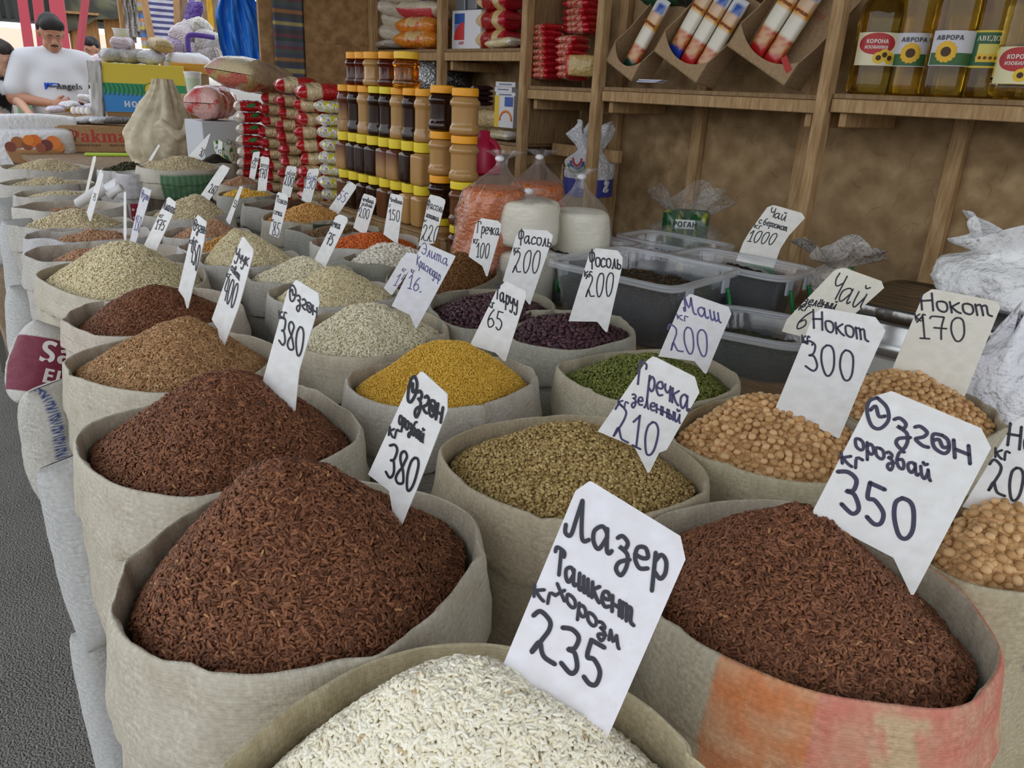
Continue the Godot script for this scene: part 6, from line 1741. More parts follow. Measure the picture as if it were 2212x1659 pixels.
	part(fb, "lettering", text_mesh("лимон", 0.055, 0.0008, false, 700), mat(226, 230, 240, 0.6), Vector3(-0.02, 0.052 + low, -0.0076), Vector3(0, 0, PI))
	part(fb, "torn_flap", cloth_mesh(0.09, 0.36, 3.0, 0.015, 5.0, null, 8, 10), mat(226, 226, 224, 0.6), Vector3(-0.29, low + 0.32, 0.01), Vector3(0, 0.5, -0.05))
	var topy := yc.y + 0.318
	for k in 5:
		var px: float = [250, 290, 325, 268, 350][k]
		var p := dep(px, 130, 5.4 + 0.03 * k)
		var c3: Array = [[178, 176, 176], [168, 162, 156], [196, 196, 198], [206, 190, 198], [186, 160, 110]][k]
		lay_bag("wrapped_bundle", pillow(0.2, 0.14, 0.1, 70 + k, null, 26, 26, 2.2), Vector3(p.x, topy + 0.05 + (0.085 if k > 2 else 0.0), p.z), Vector3(0.1, 0.4 * k, 0.1), Vector3(1, 0.9, 1), "plastic wrapped bundle on the fruit carton, %s" % ["grey at the aisle end", "brownish in the middle", "whitish at the inner end", "pinkish upper", "yellowish upper"][k], "bundle", "wrapped bundles on the fruit carton", mat(c3[0], c3[1], c3[2], 0.3, {"bump": "crumple", "scale": 6.0, "nscale": 1.3}))
	var wt := dep(265, 103, 5.35)
	solo("white_tub", lathe([[0.0, 0.0], [0.045, 0.0], [0.05, 0.045], [0.054, 0.046], [0.054, 0.052], [0.0, 0.052]], 20), mat(226, 228, 224, 0.4), Vector3(wt.x, topy + 0.17, wt.z), "small white lidded tub on top of the wrapped bundles", "tub")
	# carton, white bucket
	var oc := dep(412, 160, 5.5)
	var ob := base("ochre_carton", Vector3(oc.x, oc.y, oc.z), "ochre yellow carton behind the fruit carton", "carton")
	face_cam(ob)
	part(ob, "box_body", box(Vector3(0.26, 0.07, 0.2), 0.003), mat(206, 150, 50, 0.7), Vector3(0, 0.035, -0.1))
	part(ob, "stand", box(Vector3(0.24, oc.y - 0.8605, 0.18), 0.003), mat(160, 130, 96, 0.85), Vector3(0, -(oc.y - 0.861) / 2.0, -0.1))
	var bk := dep(420, 204, 5.1)
	var bu := base("bucket", Vector3(bk.x, bk.y, bk.z), "white plastic bucket with a pale green label", "bucket")
	part(bu, "pail", lathe([[0.0, 0.0], [0.043, 0.0], [0.052, 0.125], [0.056, 0.128], [0.056, 0.14], [0.0, 0.142]], 24), mat(228, 230, 228, 0.4))
	part(bu, "label_band", lathe([[0.0455, 0.03], [0.0505, 0.1]], 24), mat(196, 214, 186, 0.5))
	part(bu, "plinth", box(Vector3(0.14, bk.y - 0.8605, 0.14), 0.004), wood, Vector3(0, -(bk.y - 0.861) / 2.0, 0))
	# big clear bag of noodles and the pinkish one below it
	var nb := onx(548, 165, 1.54)
	lay_bag("noodle_sack", pillow(0.50, 0.26, 0.15, 81, func(u, v):
		var q := fn.get_noise_2d(u * 260.0, v * 300.0)
		if sin(TAU * u) < -0.35: return lin(206, 110, 96) if q > -0.05 else lin(200, 186, 120)
		return lin(222, 204, 164) if q < 0.25 else lin(226, 186, 176), 40, 40, 1.4), Vector3(nb.x, nb.y, nb.z), Vector3(0.1, 0.72, -0.06), Vector3.ONE, "big clear bag of folded noodles lying over the red bags", "noodle bag")
	var pb := onx(458, 222, 1.50)
	lay_bag("pink_bag", pillow(0.28, 0.2, 0.17, 82, func(u, v): return lin(206, 70, 70) if fn.get_noise_2d(u * 300.0, v * 300.0) > 0.1 else lin(222, 176, 168), 30, 30, 2.0), pb, Vector3(0, 0.8, 0), Vector3.ONE, "pinkish clear bag with red packs under the big noodle bag", "bag")
	solo("support_box", box(Vector3(0.3, pb.y - 0.09, 0.28), 0.004), mat(196, 200, 206, 0.7), Vector3(pb.x + 0.04, (pb.y - 0.09) / 2.0 + 0.001, pb.z), "pale grey box under the pinkish bag", "box")
	# hanks and jars on the near corner
	var hk := dep(442, 280, 4.4)
	for k in 2:
		solo("paper_roll", lathe([[0.0, -0.05], [0.028, -0.05], [0.030, -0.046], [0.030, 0.046], [0.028, 0.05], [0.0, 0.05]], 18), mat(214, 206, 194, 0.8), Vector3(hk.x + 0.02 + 0.07 * k, 0.90 + 0.03 * k, hk.z + 0.02 * k), "pale paper roll beside the cotton bag, %s one" % ["aisle side", "inner"][k], "roll").rotation = Vector3(0.3, 0.4, 1.4)
	# chilli print packets standing before the red bags
	for k in 3:
		var p := dep(482 + 9 * k, 340, 4.0)
		var pk := closed_sack("chilli_packet", "green and white printed packet before the red noodle bags, %s from the aisle" % ORD[k], Vector3(p.x, 0.96, p.z), Vector3(0.075, 0.19, 0.05), Vector3(0, 0.3 * k, 0.1), mat(255, 255, 255, 0.3, {"vc": true, "coat": 0.5}), func(u, v):
			var q := fn.get_noise_2d(u * 300.0, v * 260.0 + k * 90.0)
			return lin(50, 120, 60) if q > 0.12 else (lin(200, 206, 90) if q < -0.3 else lin(226, 228, 226)), 90.0 + k, "packet", "chilli print packets")
	# small dark seed sacks
	filled("small white sack of black seed behind the green striped sack", "black seed in the small white sack", "poppy", rim_round(428, 352, 500, 348, RIM + 0.02, 41), [462, 335, 0.0], {"far": true, "base": TABLE}, {"inset": 0.012})
	filled("low white bag of dark raisins behind the scoop", "dark green raisins in the low white bag", "raisin", rim_round(218, 368, 312, 362, RIM, 42), [282, 352, 0.0], {"far": true, "col": [222, 222, 224]}, {"inset": 0.01})
	filled("little white sack half hidden behind the green striped one", "beige grain in the little hidden sack", "farrice", rim_round(306, 356, 366, 351, RIM, 43), [335, 346, 0.0], {"far": true, "base": TABLE}, {"inset": 0.01, "density": 0.5})
	var rl := base("label_sack", Vector3(on(283, 376, RIM).x, TABLE, on(283, 376, RIM).z), "narrow white sack with a red dotted label", "sack", "open sacks on the table")
	part(rl, "body", lathe([[0.0, 0.0], [0.055, 0.0], [0.062, 0.05], [0.058, 0.2], [0.055, 0.335], [0.058, 0.342], [0.054, 0.345], [0.050, 0.338], [0.048, 0.26], [0.0, 0.25]], 28), mat(222, 220, 226, 0.6, {"tex": "cloth", "scale": 4.0}))
	part(rl, "cuff", lathe([[0.0645, 0.24], [0.066, 0.25], [0.064, 0.335], [0.060, 0.346]], 28), mat(222, 220, 226, 0.6, {"tex": "cloth", "scale": 4.0}))
	var la := atan2(-rl.position.x, -rl.position.z)
	part(rl, "red_label", grid(6, 2, func(u, v):
		var a: float = la - 0.3 + 0.6 * u
		return Vector3(sin(a) * 0.064, 0.10 + 0.12 * v, cos(a) * 0.064), false, null, true), mat(176, 40, 62, 0.6))
	for k in 6:
		var a2: float = la - 0.14 + 0.28 * (k % 2)
		part(rl, "white_dot", lathe_disc(0.006), mat(230, 226, 226, 0.6), Vector3(sin(a2) * 0.0652, 0.125 + 0.035 * floor(k / 2.0), cos(a2) * 0.0652), Vector3(0, a2, 0))
	# the white scoop lying in the slack sack
	var s0 := on(172, 450, RIM + 0.02)
	var s1 := on(262, 405, RIM + 0.09)
	var sc := base("white_scoop", s0, "white plastic scoop lying across the slack sack", "scoop")
	var d := s1 - s0
	part(sc, "blade", grid(14, 6, func(u, v):
		var a: float = PI * (u - 0.5) * 1.1
		var w: float = 0.035 * (0.7 + 0.3 * v)
		return d * (v * 0.75) + d.normalized().cross(Vector3.UP).normalized() * sin(a) * w + Vector3.UP * (1.0 - cos(a)) * w, false), mat(232, 232, 234, 0.4))
	part(sc, "handle", tube([d * 0.72, d * 0.86, d], [0.02, 0.012, 0.012], 8), mat(232, 232, 234, 0.4))
	# apricot print bag at the aisle end
	var ap := dep(78, 400, 4.95)
	var ab := base("printed_bag", Vector3(ap.x, 0.55, ap.z), "white bag printed with a basket of dried apricots", "bag")
	face_cam(ab)
	var bagm := mat(232, 232, 234, 0.45, {"bump": "crumple", "scale": 3.0, "nscale": 0.5})
	part(ab, "body", grid(48, 20, func(u, v):
		var a: float = TAU * u
		var e: float = pow(maxf(0.0, 1.0 - pow(absf(v * 2.0 - 1.0), 6.0)), 0.4)
		return Vector3(signf(cos(a)) * pow(absf(cos(a)), 0.7) * 0.27, v * 0.46, sin(a) * 0.16 * (0.45 + 0.55 * e)), true), bagm)
	part(ab, "rolled_top", tube(smooth([Vector3(-0.28, 0.47, 0.02), Vector3(-0.1, 0.485, 0.04), Vector3(0.1, 0.49, 0.03), Vector3(0.27, 0.475, 0.0)], 5), 0.05, 14), bagm)
	part(ab, "basket_print", grid(20, 6, func(u, v):
		var x: float = lerpf(-0.13, 0.19, u)
		var b: float = 1.0 - pow(absf(u * 2.0 - 1.0), 2.0)
		return Vector3(x * lerpf(0.72, 1.0, v), 0.235 + 0.10 * v - 0.025 * b * (1.0 - v), 0.1625 - x * x * 0.4), false, func(_u, v): return lin(96, 50, 58) if v < 0.3 else (lin(170, 124, 80) if v < 0.85 else lin(200, 150, 90))), mat(255, 255, 255, 0.5, {"vc": true}))
	var fruit := [[-0.06, 0.375, 0.035, [176, 110, 60]], [-0.01, 0.36, 0.03, [150, 84, 56]], [0.03, 0.385, 0.038, [232, 120, 44]], [0.09, 0.36, 0.034, [120, 60, 60]], [0.13, 0.375, 0.042, [236, 134, 60]], [0.0, 0.39, 0.03, [240, 140, 50]], [-0.10, 0.35, 0.03, [140, 70, 56]], [0.16, 0.35, 0.03, [206, 130, 60]], [0.06, 0.345, 0.028, [160, 90, 60]]]
	for f in fruit:
		var x: float = f[0]
		var c: Array = f[3]
		part(ab, "fruit_print", lathe_disc(f[2]), mat(c[0], c[1], c[2], 0.5), Vector3(x, f[1], 0.1635 - x * x * 0.4 + 0.0006 * fruit.find(f)))
	part(ab, "red_side_print", box(Vector3(0.055, 0.3, 0.001), 0.0003), mat(190, 40, 36, 0.5), Vector3(-0.205, 0.2, 0.14), Vector3(0, -0.35, 0.1))
	for k in 6: part(ab, "gold_mark", lathe_disc(0.016), mat(232, 176, 60, 0.5), Vector3(-0.207, 0.08 + 0.05 * k, 0.1425), Vector3(0, -0.35, 0))
	# hanging blue tarpaulin
	var tp := dep(508, -40, 5.0)
	var ta := base("blue_tarpaulin", tp, "bright blue tarpaulin hanging in folds", "tarpaulin")
	face_cam(ta)
	part(ta, "sheet", grid(64, 40, func(u, v):
		var uu: float = u * 2.0 if u <= 0.5 else 2.0 - u * 2.0
		var off := 0.0 if u <= 0.5 else -0.008
		var w: float = lerpf(0.16, 0.30, smoothstep(0.0, 0.45, v)) * lerpf(1.0, 0.86, smoothstep(0.7, 1.0, v))
		var x: float = (uu - 0.5) * w + 0.03 * v + (0.10 * smoothstep(0.8, 1.0, uu) * smoothstep(0.2, 0.45, v) * (1.0 - smoothstep(0.6, 0.75, v)))
		var z: float = 0.02 * sin(uu * 19.0 + v * 3.0) + 0.03 * fn.get_noise_3d(uu * 120.0, v * 90.0, 7.0) + 0.012 * sin(uu * 47.0 - v * 6.0)
		return Vector3(x, -v * 0.52, z + off), true), mat(44, 140, 250, 0.38))
	part(ta, "hanging_cord", tube([Vector3(0, 0, 0), Vector3(0, 0.75, -0.02)], 0.004, 6), mat(80, 80, 80, 0.8))
	# striped blanket on the end boards
	var bl := base("striped_blanket", onz(630, -60, -3.94) , "strip of striped woollen blanket nailed to the plywood", "blanket")
	var p0 := onz(598, 190, -3.94)
	var p1 := onz(664, 190, -3.94)
	bl.position = Vector3((p0.x + p1.x) / 2.0, 1.95, -3.945)
	var seq := [[126, 84, 96], [96, 108, 104], [92, 96, 112], [176, 126, 86], [94, 94, 94], [88, 96, 116], [188, 176, 118], [92, 100, 120], [90, 90, 92], [130, 84, 98], [78, 96, 88], [104, 106, 124]]
	part(bl, "cloth", cloth_mesh(absf(p1.x - p0.x), 0.72, 4.0, 0.004, 9.0, func(_u, v):
		var c: Array = seq[int(v * 40.0) % 12]
		return lin(c[0], c[1], c[2]), 12, 132), mat(255, 255, 255, 0.95, {"vc": true}))
	build_far()

func lathe_disc(r: float) -> ArrayMesh:
	return grid(18, 2, func(u, v): return Vector3(cos(TAU * u) * r * v, sin(TAU * u) * r * v, 0.0), true)
func ring_pts(r: float) -> Array:
	var out := []
	for k in 19: out.append(Vector3(cos(TAU * k / 18.0) * r, sin(TAU * k / 18.0) * r, 0))
	return out

func build_far() -> void:
	var wood := mat(186, 150, 104, 0.75, {"tex": "wood", "scale": 2.0})
	# lilac and white bags behind
	var spec := [[372, 105, 0.2, [196, 176, 206]], [400, 75, 0.22, [216, 204, 208]], [430, 62, 0.2, [206, 200, 190]], [455, 95, 0.22, [196, 190, 184]], [378, 130, 0.16, [176, 160, 206]], [425, 118, 0.22, [206, 202, 204]], [455, 125, 0.2, [188, 178, 172]], [395, 95, 0.16, [224, 222, 228]]]
	for k in spec.size():
		var s: Array = spec[k]
		var p := dep(s[0], s[1], 5.9 + 0.04 * (k % 3))
		var c: Array = s[3]
		lay_bag("lilac_bag", pillow(s[2], s[2] * 0.8, s[2] * 0.75, 100 + k, null, 26, 26, 2.6), p, Vector3(0.3 * k, 0.8 * k, 0.4 * (k % 2)), Vector3.ONE, "clear bag of whitish goods in the lilac pile, %s" % ["lowest at the aisle end", "upper middle", "topmost", "large inner", "lilac below", "middle front", "lowest inner", "small white"][k], "bag", "lilac and white bags in a pile", mat(c[0], c[1], c[2], 0.25, {"bump": "crumple", "scale": 5.0, "nscale": 1.6}))
	var st := base("purple_strap", dep(420, 95, 5.72), "purple fabric strap around the lilac bags", "strap")
	face_cam(st)
	part(st, "band", tube(smooth([Vector3(-0.04, -0.14, 0.0), Vector3(-0.045, 0.0, 0.01), Vector3(-0.03, 0.055, 0.01), Vector3(0.06, 0.06, 0.0), Vector3(0.14, 0.055, -0.04)], 6), 0.018, 10), mat(84, 52, 140, 0.6))
	var pl := dep(400, 148, 5.75)
	solo("white_cloth_bag", pillow(0.3, 0.2, 0.12, 121, null, 26, 26, 2.0), mat(226, 226, 226, 0.6), dep(405, 133, 5.65), "white cloth bundle on the ochre carton", "bundle")
	var shelf2 := base("pile_stand", Vector3(dep(415, 150, 5.95).x, 0, dep(415, 150, 5.95).z - 0.12), "crate stand carrying the lilac bags", "stand")
	for k in 4: part(shelf2, "slat", box(Vector3(0.5, 0.3, 0.28), 0.004), wood, Vector3(0, 0.152 + 0.31 * k, 0))
	# wooden frame with hanging things: posts, purple bag, strips
	for e in [[322, 0.05, "slanting wooden post beside the striped cloth", 300, 334], [382, 0.045, "wooden post of the next stall beside the purple bag", 378, 386]]:
		var a := dep(e[3], -60, 6.6)
		var b := dep(e[4], 120, 6.6)
		var o := base("wooden_post", Vector3(b.x, 0, b.z), e[2], "post")
		part(o, "beam", bar(Vector3.ZERO, Vector3(b.x - o.position.x, b.y, b.z - o.position.z) + Vector3(0.0, 0.0, 0.0), e[1], e[1]), wood)
		part(o, "upper_beam", bar(Vector3(0, b.y, 0), a - o.position, e[1], e[1]), wood)
	var sp := dep(342, -60, 6.9)
	var sc := base("striped_cloth", sp, "blue and white striped cloth hanging behind", "cloth")
	face_cam(sc, 0.15)
	part(sc, "cloth", cloth_mesh(0.24, 0.70, 3.0, 0.01, 3.0, func(_u, v): return lin(84, 84, 132) if fmod(v * 14.0, 1.0) < 0.5 else lin(206, 204, 214), 16, 168), mat(255, 255, 255, 0.9, {"vc": true}))
	part(sc, "rod", tube([Vector3(-0.2, 0.01, 0), Vector3(0.3, 0.01, 0)], 0.012, 8), wood)
	var wallp := base("board_screen", dep(425, 30, 7.2), "grey-brown boards of the next stall behind the purple bag", "boards")
	face_cam(wallp)
	for k in 5: part(wallp, "plank", box(Vector3(0.088, 1.1, 0.02), 0.002), mat(150 + 10 * (k % 2), 136, 124, 0.85, {"tex": "wood", "scale": 2.0}), Vector3(-0.2 + 0.09 * k, 0.0, 0))
	solo("purple_bag", pillow(0.22, 0.16, 0.1, 131, null, 26, 26, 2.4), mat(80, 48, 140, 0.25, {"bump": "crumple", "scale": 5.0, "nscale": 1.4}), dep(418, 30, 6.5), "shiny purple bag hanging on the boards", "bag").rotation = Vector3(0.2, 0.3, 1.3)
	for e in [[425, [206, 204, 206], "white"], [449, [226, 176, 40], "yellow"]]:
		var o := base("hanging_strip", dep(e[0], -30, 6.4), "%s strip hanging beside the purple bag" % e[2], "strip")
		face_cam(o)
		var c: Array = e[1]
		part(o, "strip", cloth_mesh(0.05, 0.33, 2.0, 0.008, 4.0, null, 6, 12), mat(c[0], c[1], c[2], 0.5))
	# hanging bundles: grey plastic strips, patterned strip
	for k in 3:
		var o := base("hanging_bundle", dep(272 + 12 * k, -20, 7.4), "bunch of grey plastic bags hanging by the kiosk, %s one" % ORD[k], "bundle", "hanging grey bundles")
		face_cam(o)
		part(o, "plastic", cloth_mesh(0.09, 0.46 - 0.05 * k, 6.0, 0.03, 20.0 + k, null, 14, 20), mat(176, 168, 160, 0.4, {"bump": "crumple", "scale": 5.0}))
	var ps := base("patterned_strip", dep(306, -10, 7.2), "strip of patterned cloth in blue orange and yellow", "cloth")
	face_cam(ps)
	part(ps, "cloth", cloth_mesh(0.10, 0.46, 3.0, 0.012, 31.0, func(_u, v):
		var c: Array = [[90, 130, 190], [206, 150, 110], [176, 176, 180], [200, 180, 90], [120, 110, 120]][int(v * 14.0) % 5]
		return lin(c[0], c[1], c[2]), 10, 112), mat(255, 255, 255, 0.9, {"vc": true}))
	var ra := dep(255, -22, 7.4)
	var rb := dep(335, -12, 7.1)
	var rr := base("hanging_rail", Vector3(ra.x, 0, ra.z), "wooden rail from which the grey bundles hang", "rail")
	part(rr, "rail", bar(Vector3(0, ra.y, 0), rb - rr.position, 0.03, 0.03), wood)
	part(rr, "upright", bar(Vector3(0, 0, 0), Vector3(0, ra.y, 0), 0.04, 0.04), wood)
	part(rr, "upright", bar(Vector3(rb.x - ra.x, 0, rb.z - ra.z), rb - rr.position, 0.04, 0.04), wood)
	# plywood kiosk with a camouflage cover
	var kk := base("kiosk", Vector3(dep(222, 100, 10.5).x, 0, dep(222, 100, 10.5).z), "small plywood kiosk with a dark cover thrown over", "kiosk")
	face_cam(kk)
	var ky := dep(222, 38, 10.5).y
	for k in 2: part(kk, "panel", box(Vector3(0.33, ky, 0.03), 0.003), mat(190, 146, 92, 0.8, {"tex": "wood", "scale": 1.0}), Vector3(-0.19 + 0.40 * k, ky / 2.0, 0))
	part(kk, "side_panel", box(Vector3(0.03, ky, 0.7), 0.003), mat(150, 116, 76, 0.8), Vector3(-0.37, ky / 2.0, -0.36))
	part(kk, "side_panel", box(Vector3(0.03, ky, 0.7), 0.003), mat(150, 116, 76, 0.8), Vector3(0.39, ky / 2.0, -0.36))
	part(kk, "roof_board", box(Vector3(0.95, 0.03, 0.9), 0.003), wood, Vector3(0, ky + 0.018, -0.3))
	part(kk, "cover", grid(40, 14, func(u, v):
		var a: float = TAU * u
		var r: float = (1.0 - 0.25 * fn.get_noise_2d(u * 300.0, 8.0))
		var y: float = 0.36 * (1.0 - v * v) + 0.10 * fn.get_noise_3d(cos(a) * 60.0, v * 90.0, sin(a) * 60.0) - (0.06 * maxf(0.0, v - 0.8) * 5.0 * (1.0 + 5.0 * maxf(0.0, -cos(a))))
		return Vector3(cos(a) * 0.62 * v * r, y, sin(a) * 0.5 * v * r - 0.3), true, func(u, v): return lin(92, 90, 70) if fn.get_noise_2d(u * 500.0, v * 300.0) > 0.0 else lin(60, 60, 50), true), mat(255, 255, 255, 0.95, {"vc": true}), Vector3(-0.05, ky + 0.04, 0))
	# red steel posts of the hall
	var red := mat(168, 44, 58, 0.5)
	for e in [[44, -30, 66, 125, 9.6, 0.11, "red steel post nearest the left edge"], [78, -30, 96, 130, 8.8, 0.10, "red steel post behind the man's head"], [118, -30, 140, 140, 8.2, 0.14, "broad red steel post beside the man"], [188, -30, 168, 140, 8.6, 0.06, "thin slanting red steel brace"]]:
		var a := dep(e[0], e[1], e[4])
		var b := dep(e[2], e[3], e[4])
		var dd := (b - a) / (a.y - b.y)
		var ft := b + dd * b.y
		var o := base("steel_post", Vector3(ft.x, 0, ft.z), e[6], "post", "red steel posts")
		part(o, "beam", bar(Vector3.ZERO, a - dd * 1.2 - o.position, e[5], e[5]), red)
		part(o, "foot_plate", box(Vector3(0.22, 0.014, 0.22), 0.003), red, Vector3(0, 0.0075, 0))
	# grey corrugated sheet and tan awning far behind
	var ga := dep(80, 48, 14.0)
	var co := base("corrugated_sheet", ga, "grey corrugated roof sheet across the hall", "roof sheet")
	face_cam(co)
	part(co, "sheet", grid(220, 6, func(u, v): return Vector3((u - 0.5) * 4.4, v * 0.95 + 0.02 * sin(u * 220.0 * 0.9), 0.03 * sin(u * 240.0) + v * 1.6), false), mat(112, 116, 116, 0.5, {"metal": 0.3}))
	for sx in [-2.0, 1.9]: part(co, "post", box(Vector3(0.08, ga.y, 0.08), 0.005), red, Vector3(sx, -ga.y / 2.0, 0.02))
	part(co, "edge_beam", box(Vector3(4.3, 0.06, 0.05), 0.004), mat(90, 92, 92, 0.6), Vector3(0, 0.0, 0.0))
	var aw := dep(50, 62, 16.0)
	var an := base("awning", aw, "sunlit tan cloth awning far behind the man", "awning")
	face_cam(an)
	part(an, "cloth", grid(40, 12, func(u, v): return Vector3((u - 0.5) * 3.4, -v * 0.55 - 0.03 * sin(u * 30.0) * v, v * 0.9 + 0.06 * sin(u * 22.0)), false, null), mat(228, 204, 178, 0.9, {"back": Color(0.5, 0.42, 0.34)}))
	for sx in [-1.6, 1.6]: part(an, "pole", tube([Vector3(sx, 0, 0), Vector3(sx, -aw.y + 0.01, 0)], 0.03, 8), mat(150, 146, 140, 0.5))
	# market stalls far back that close the view under the awning
	for k in 5:
		var p := dep(-10 + 50 * k, 130, 17.5)
		var c: Array = [[150, 140, 120], [120, 150, 110], [170, 160, 150], [110, 100, 96], [160, 130, 110]][k]
		var o := base("far_stall", Vector3(p.x, 0, p.z), "distant market stall under the awnings, %s from the left" % ORD[k], "stall", "distant stalls")
		face_cam(o)
		part(o, "bench", box(Vector3(0.36, 0.9, 0.4), 0.01), mat(c[0], c[1], c[2], 0.85), Vector3(0, 0.45, 0))
		part(o, "goods", pillow(0.34, 0.34, 0.26, 140 + k, null), mat(c[2], c[0], c[1], 0.7), Vector3(0, 1.02, 0))
	# lilac and white packets, grey tarp and greens near the man
	for k in 7:
		var p := dep([120, 150, 178, 205, 188, 218, 212][k], [236, 226, 236, 232, 212, 214, 195][k], 5.8 + 0.05 * (k % 3))
		var c: Array = [[206, 196, 216], [222, 222, 226], [196, 186, 210], [214, 206, 222], [226, 226, 230], [186, 196, 214], [216, 208, 224]][k]
		lay_bag("small_packet", pillow(0.13, 0.1, 0.05, 150 + k, null, 16, 16, 1.6), p, Vector3(0.1, 0.7 * k, 0.1), Vector3.ONE, "small pale packet in the heap before the man, %s" % ["at the aisle end", "second along", "in the middle", "fourth along", "upper middle", "upper inner", "topmost"][k], "packet", "pale packets before the man", mat(c[0], c[1], c[2], 0.3, {"bump": "crumple", "scale": 6.0, "nscale": 1.2}))
	var pt := base("packet_stand", Vector3(dep(165, 240, 6.05).x, 0.8605, dep(165, 240, 6.05).z), "low crate under the pale packets", "crate")
	face_cam(pt)
	part(pt, "box_body", box(Vector3(0.5, maxf(0.05, dep(165, 240, 6.05).y - 0.8605 - 0.03), 0.2), 0.004), mat(176, 150, 112, 0.8), Vector3(0, maxf(0.05, dep(165, 240, 6.05).y - 0.8605 - 0.03) / 2.0, -0.05))
	var ytr := dep(128, 238, 5.85)
	solo("yellow_tray", box(Vector3(0.17, 0.02, 0.1), 0.006), mat(214, 172, 60, 0.5), ytr, "shallow yellow tray before the man", "tray").rotation.y = 0.3
	var gt := base("grey_tarpaulin", dep(205, 172, 7.4), "grey tarpaulin folded over goods behind the man", "tarpaulin")
	face_cam(gt)
	part(gt, "sheet", grid(40, 16, func(u, v):
		var a: float = PI * v
		return Vector3((u - 0.5) * 0.9, sin(a) * 0.16 + 0.03 * fn.get_noise_2d(u * 200.0, v * 300.0), cos(a) * 0.3) + Vector3(0, 0.02 * sin(v * 40.0), 0), false, null, true), mat(150, 154, 158, 0.7))
	part(gt, "bench", box(Vector3(0.9, gt.position.y - 0.02, 0.55), 0.01), mat(130, 126, 120, 0.85), Vector3(0, -gt.position.y / 2.0, 0))
	for k in 3:
		lay_bag("garlic_bag", pillow(0.2, 0.16, 0.12, 160 + k, null, 20, 20, 2.6), dep(185 + 18 * k, 138 - 3 * k, 7.3), Vector3(0, 0.6 * k, 0), Vector3.ONE, "pinkish white bag behind the man's shoulder, %s one" % ORD[k], "bag", "pinkish white bags", mat(214, 196, 200, 0.4, {"bump": "crumple", "scale": 6.0, "nscale": 1.5}))
	var gn := base("green_onions", dep(186, 143, 7.0), "small bunch of green herbs behind the man", "herbs")
	for k in 9:
		var a := TAU * k / 9.0
		part(gn, "leaf", tube(smooth([Vector3(0, -0.03, 0), Vector3(0.02 * cos(a), 0.03, 0.02 * sin(a)), Vector3(0.06 * cos(a), 0.05 + 0.02 * (k % 3), 0.06 * sin(a))], 4), [0.006, 0.006, 0.006, 0.005, 0.005, 0.004, 0.003, 0.002, 0.001], 6), mat(76, 110, 60, 0.6))

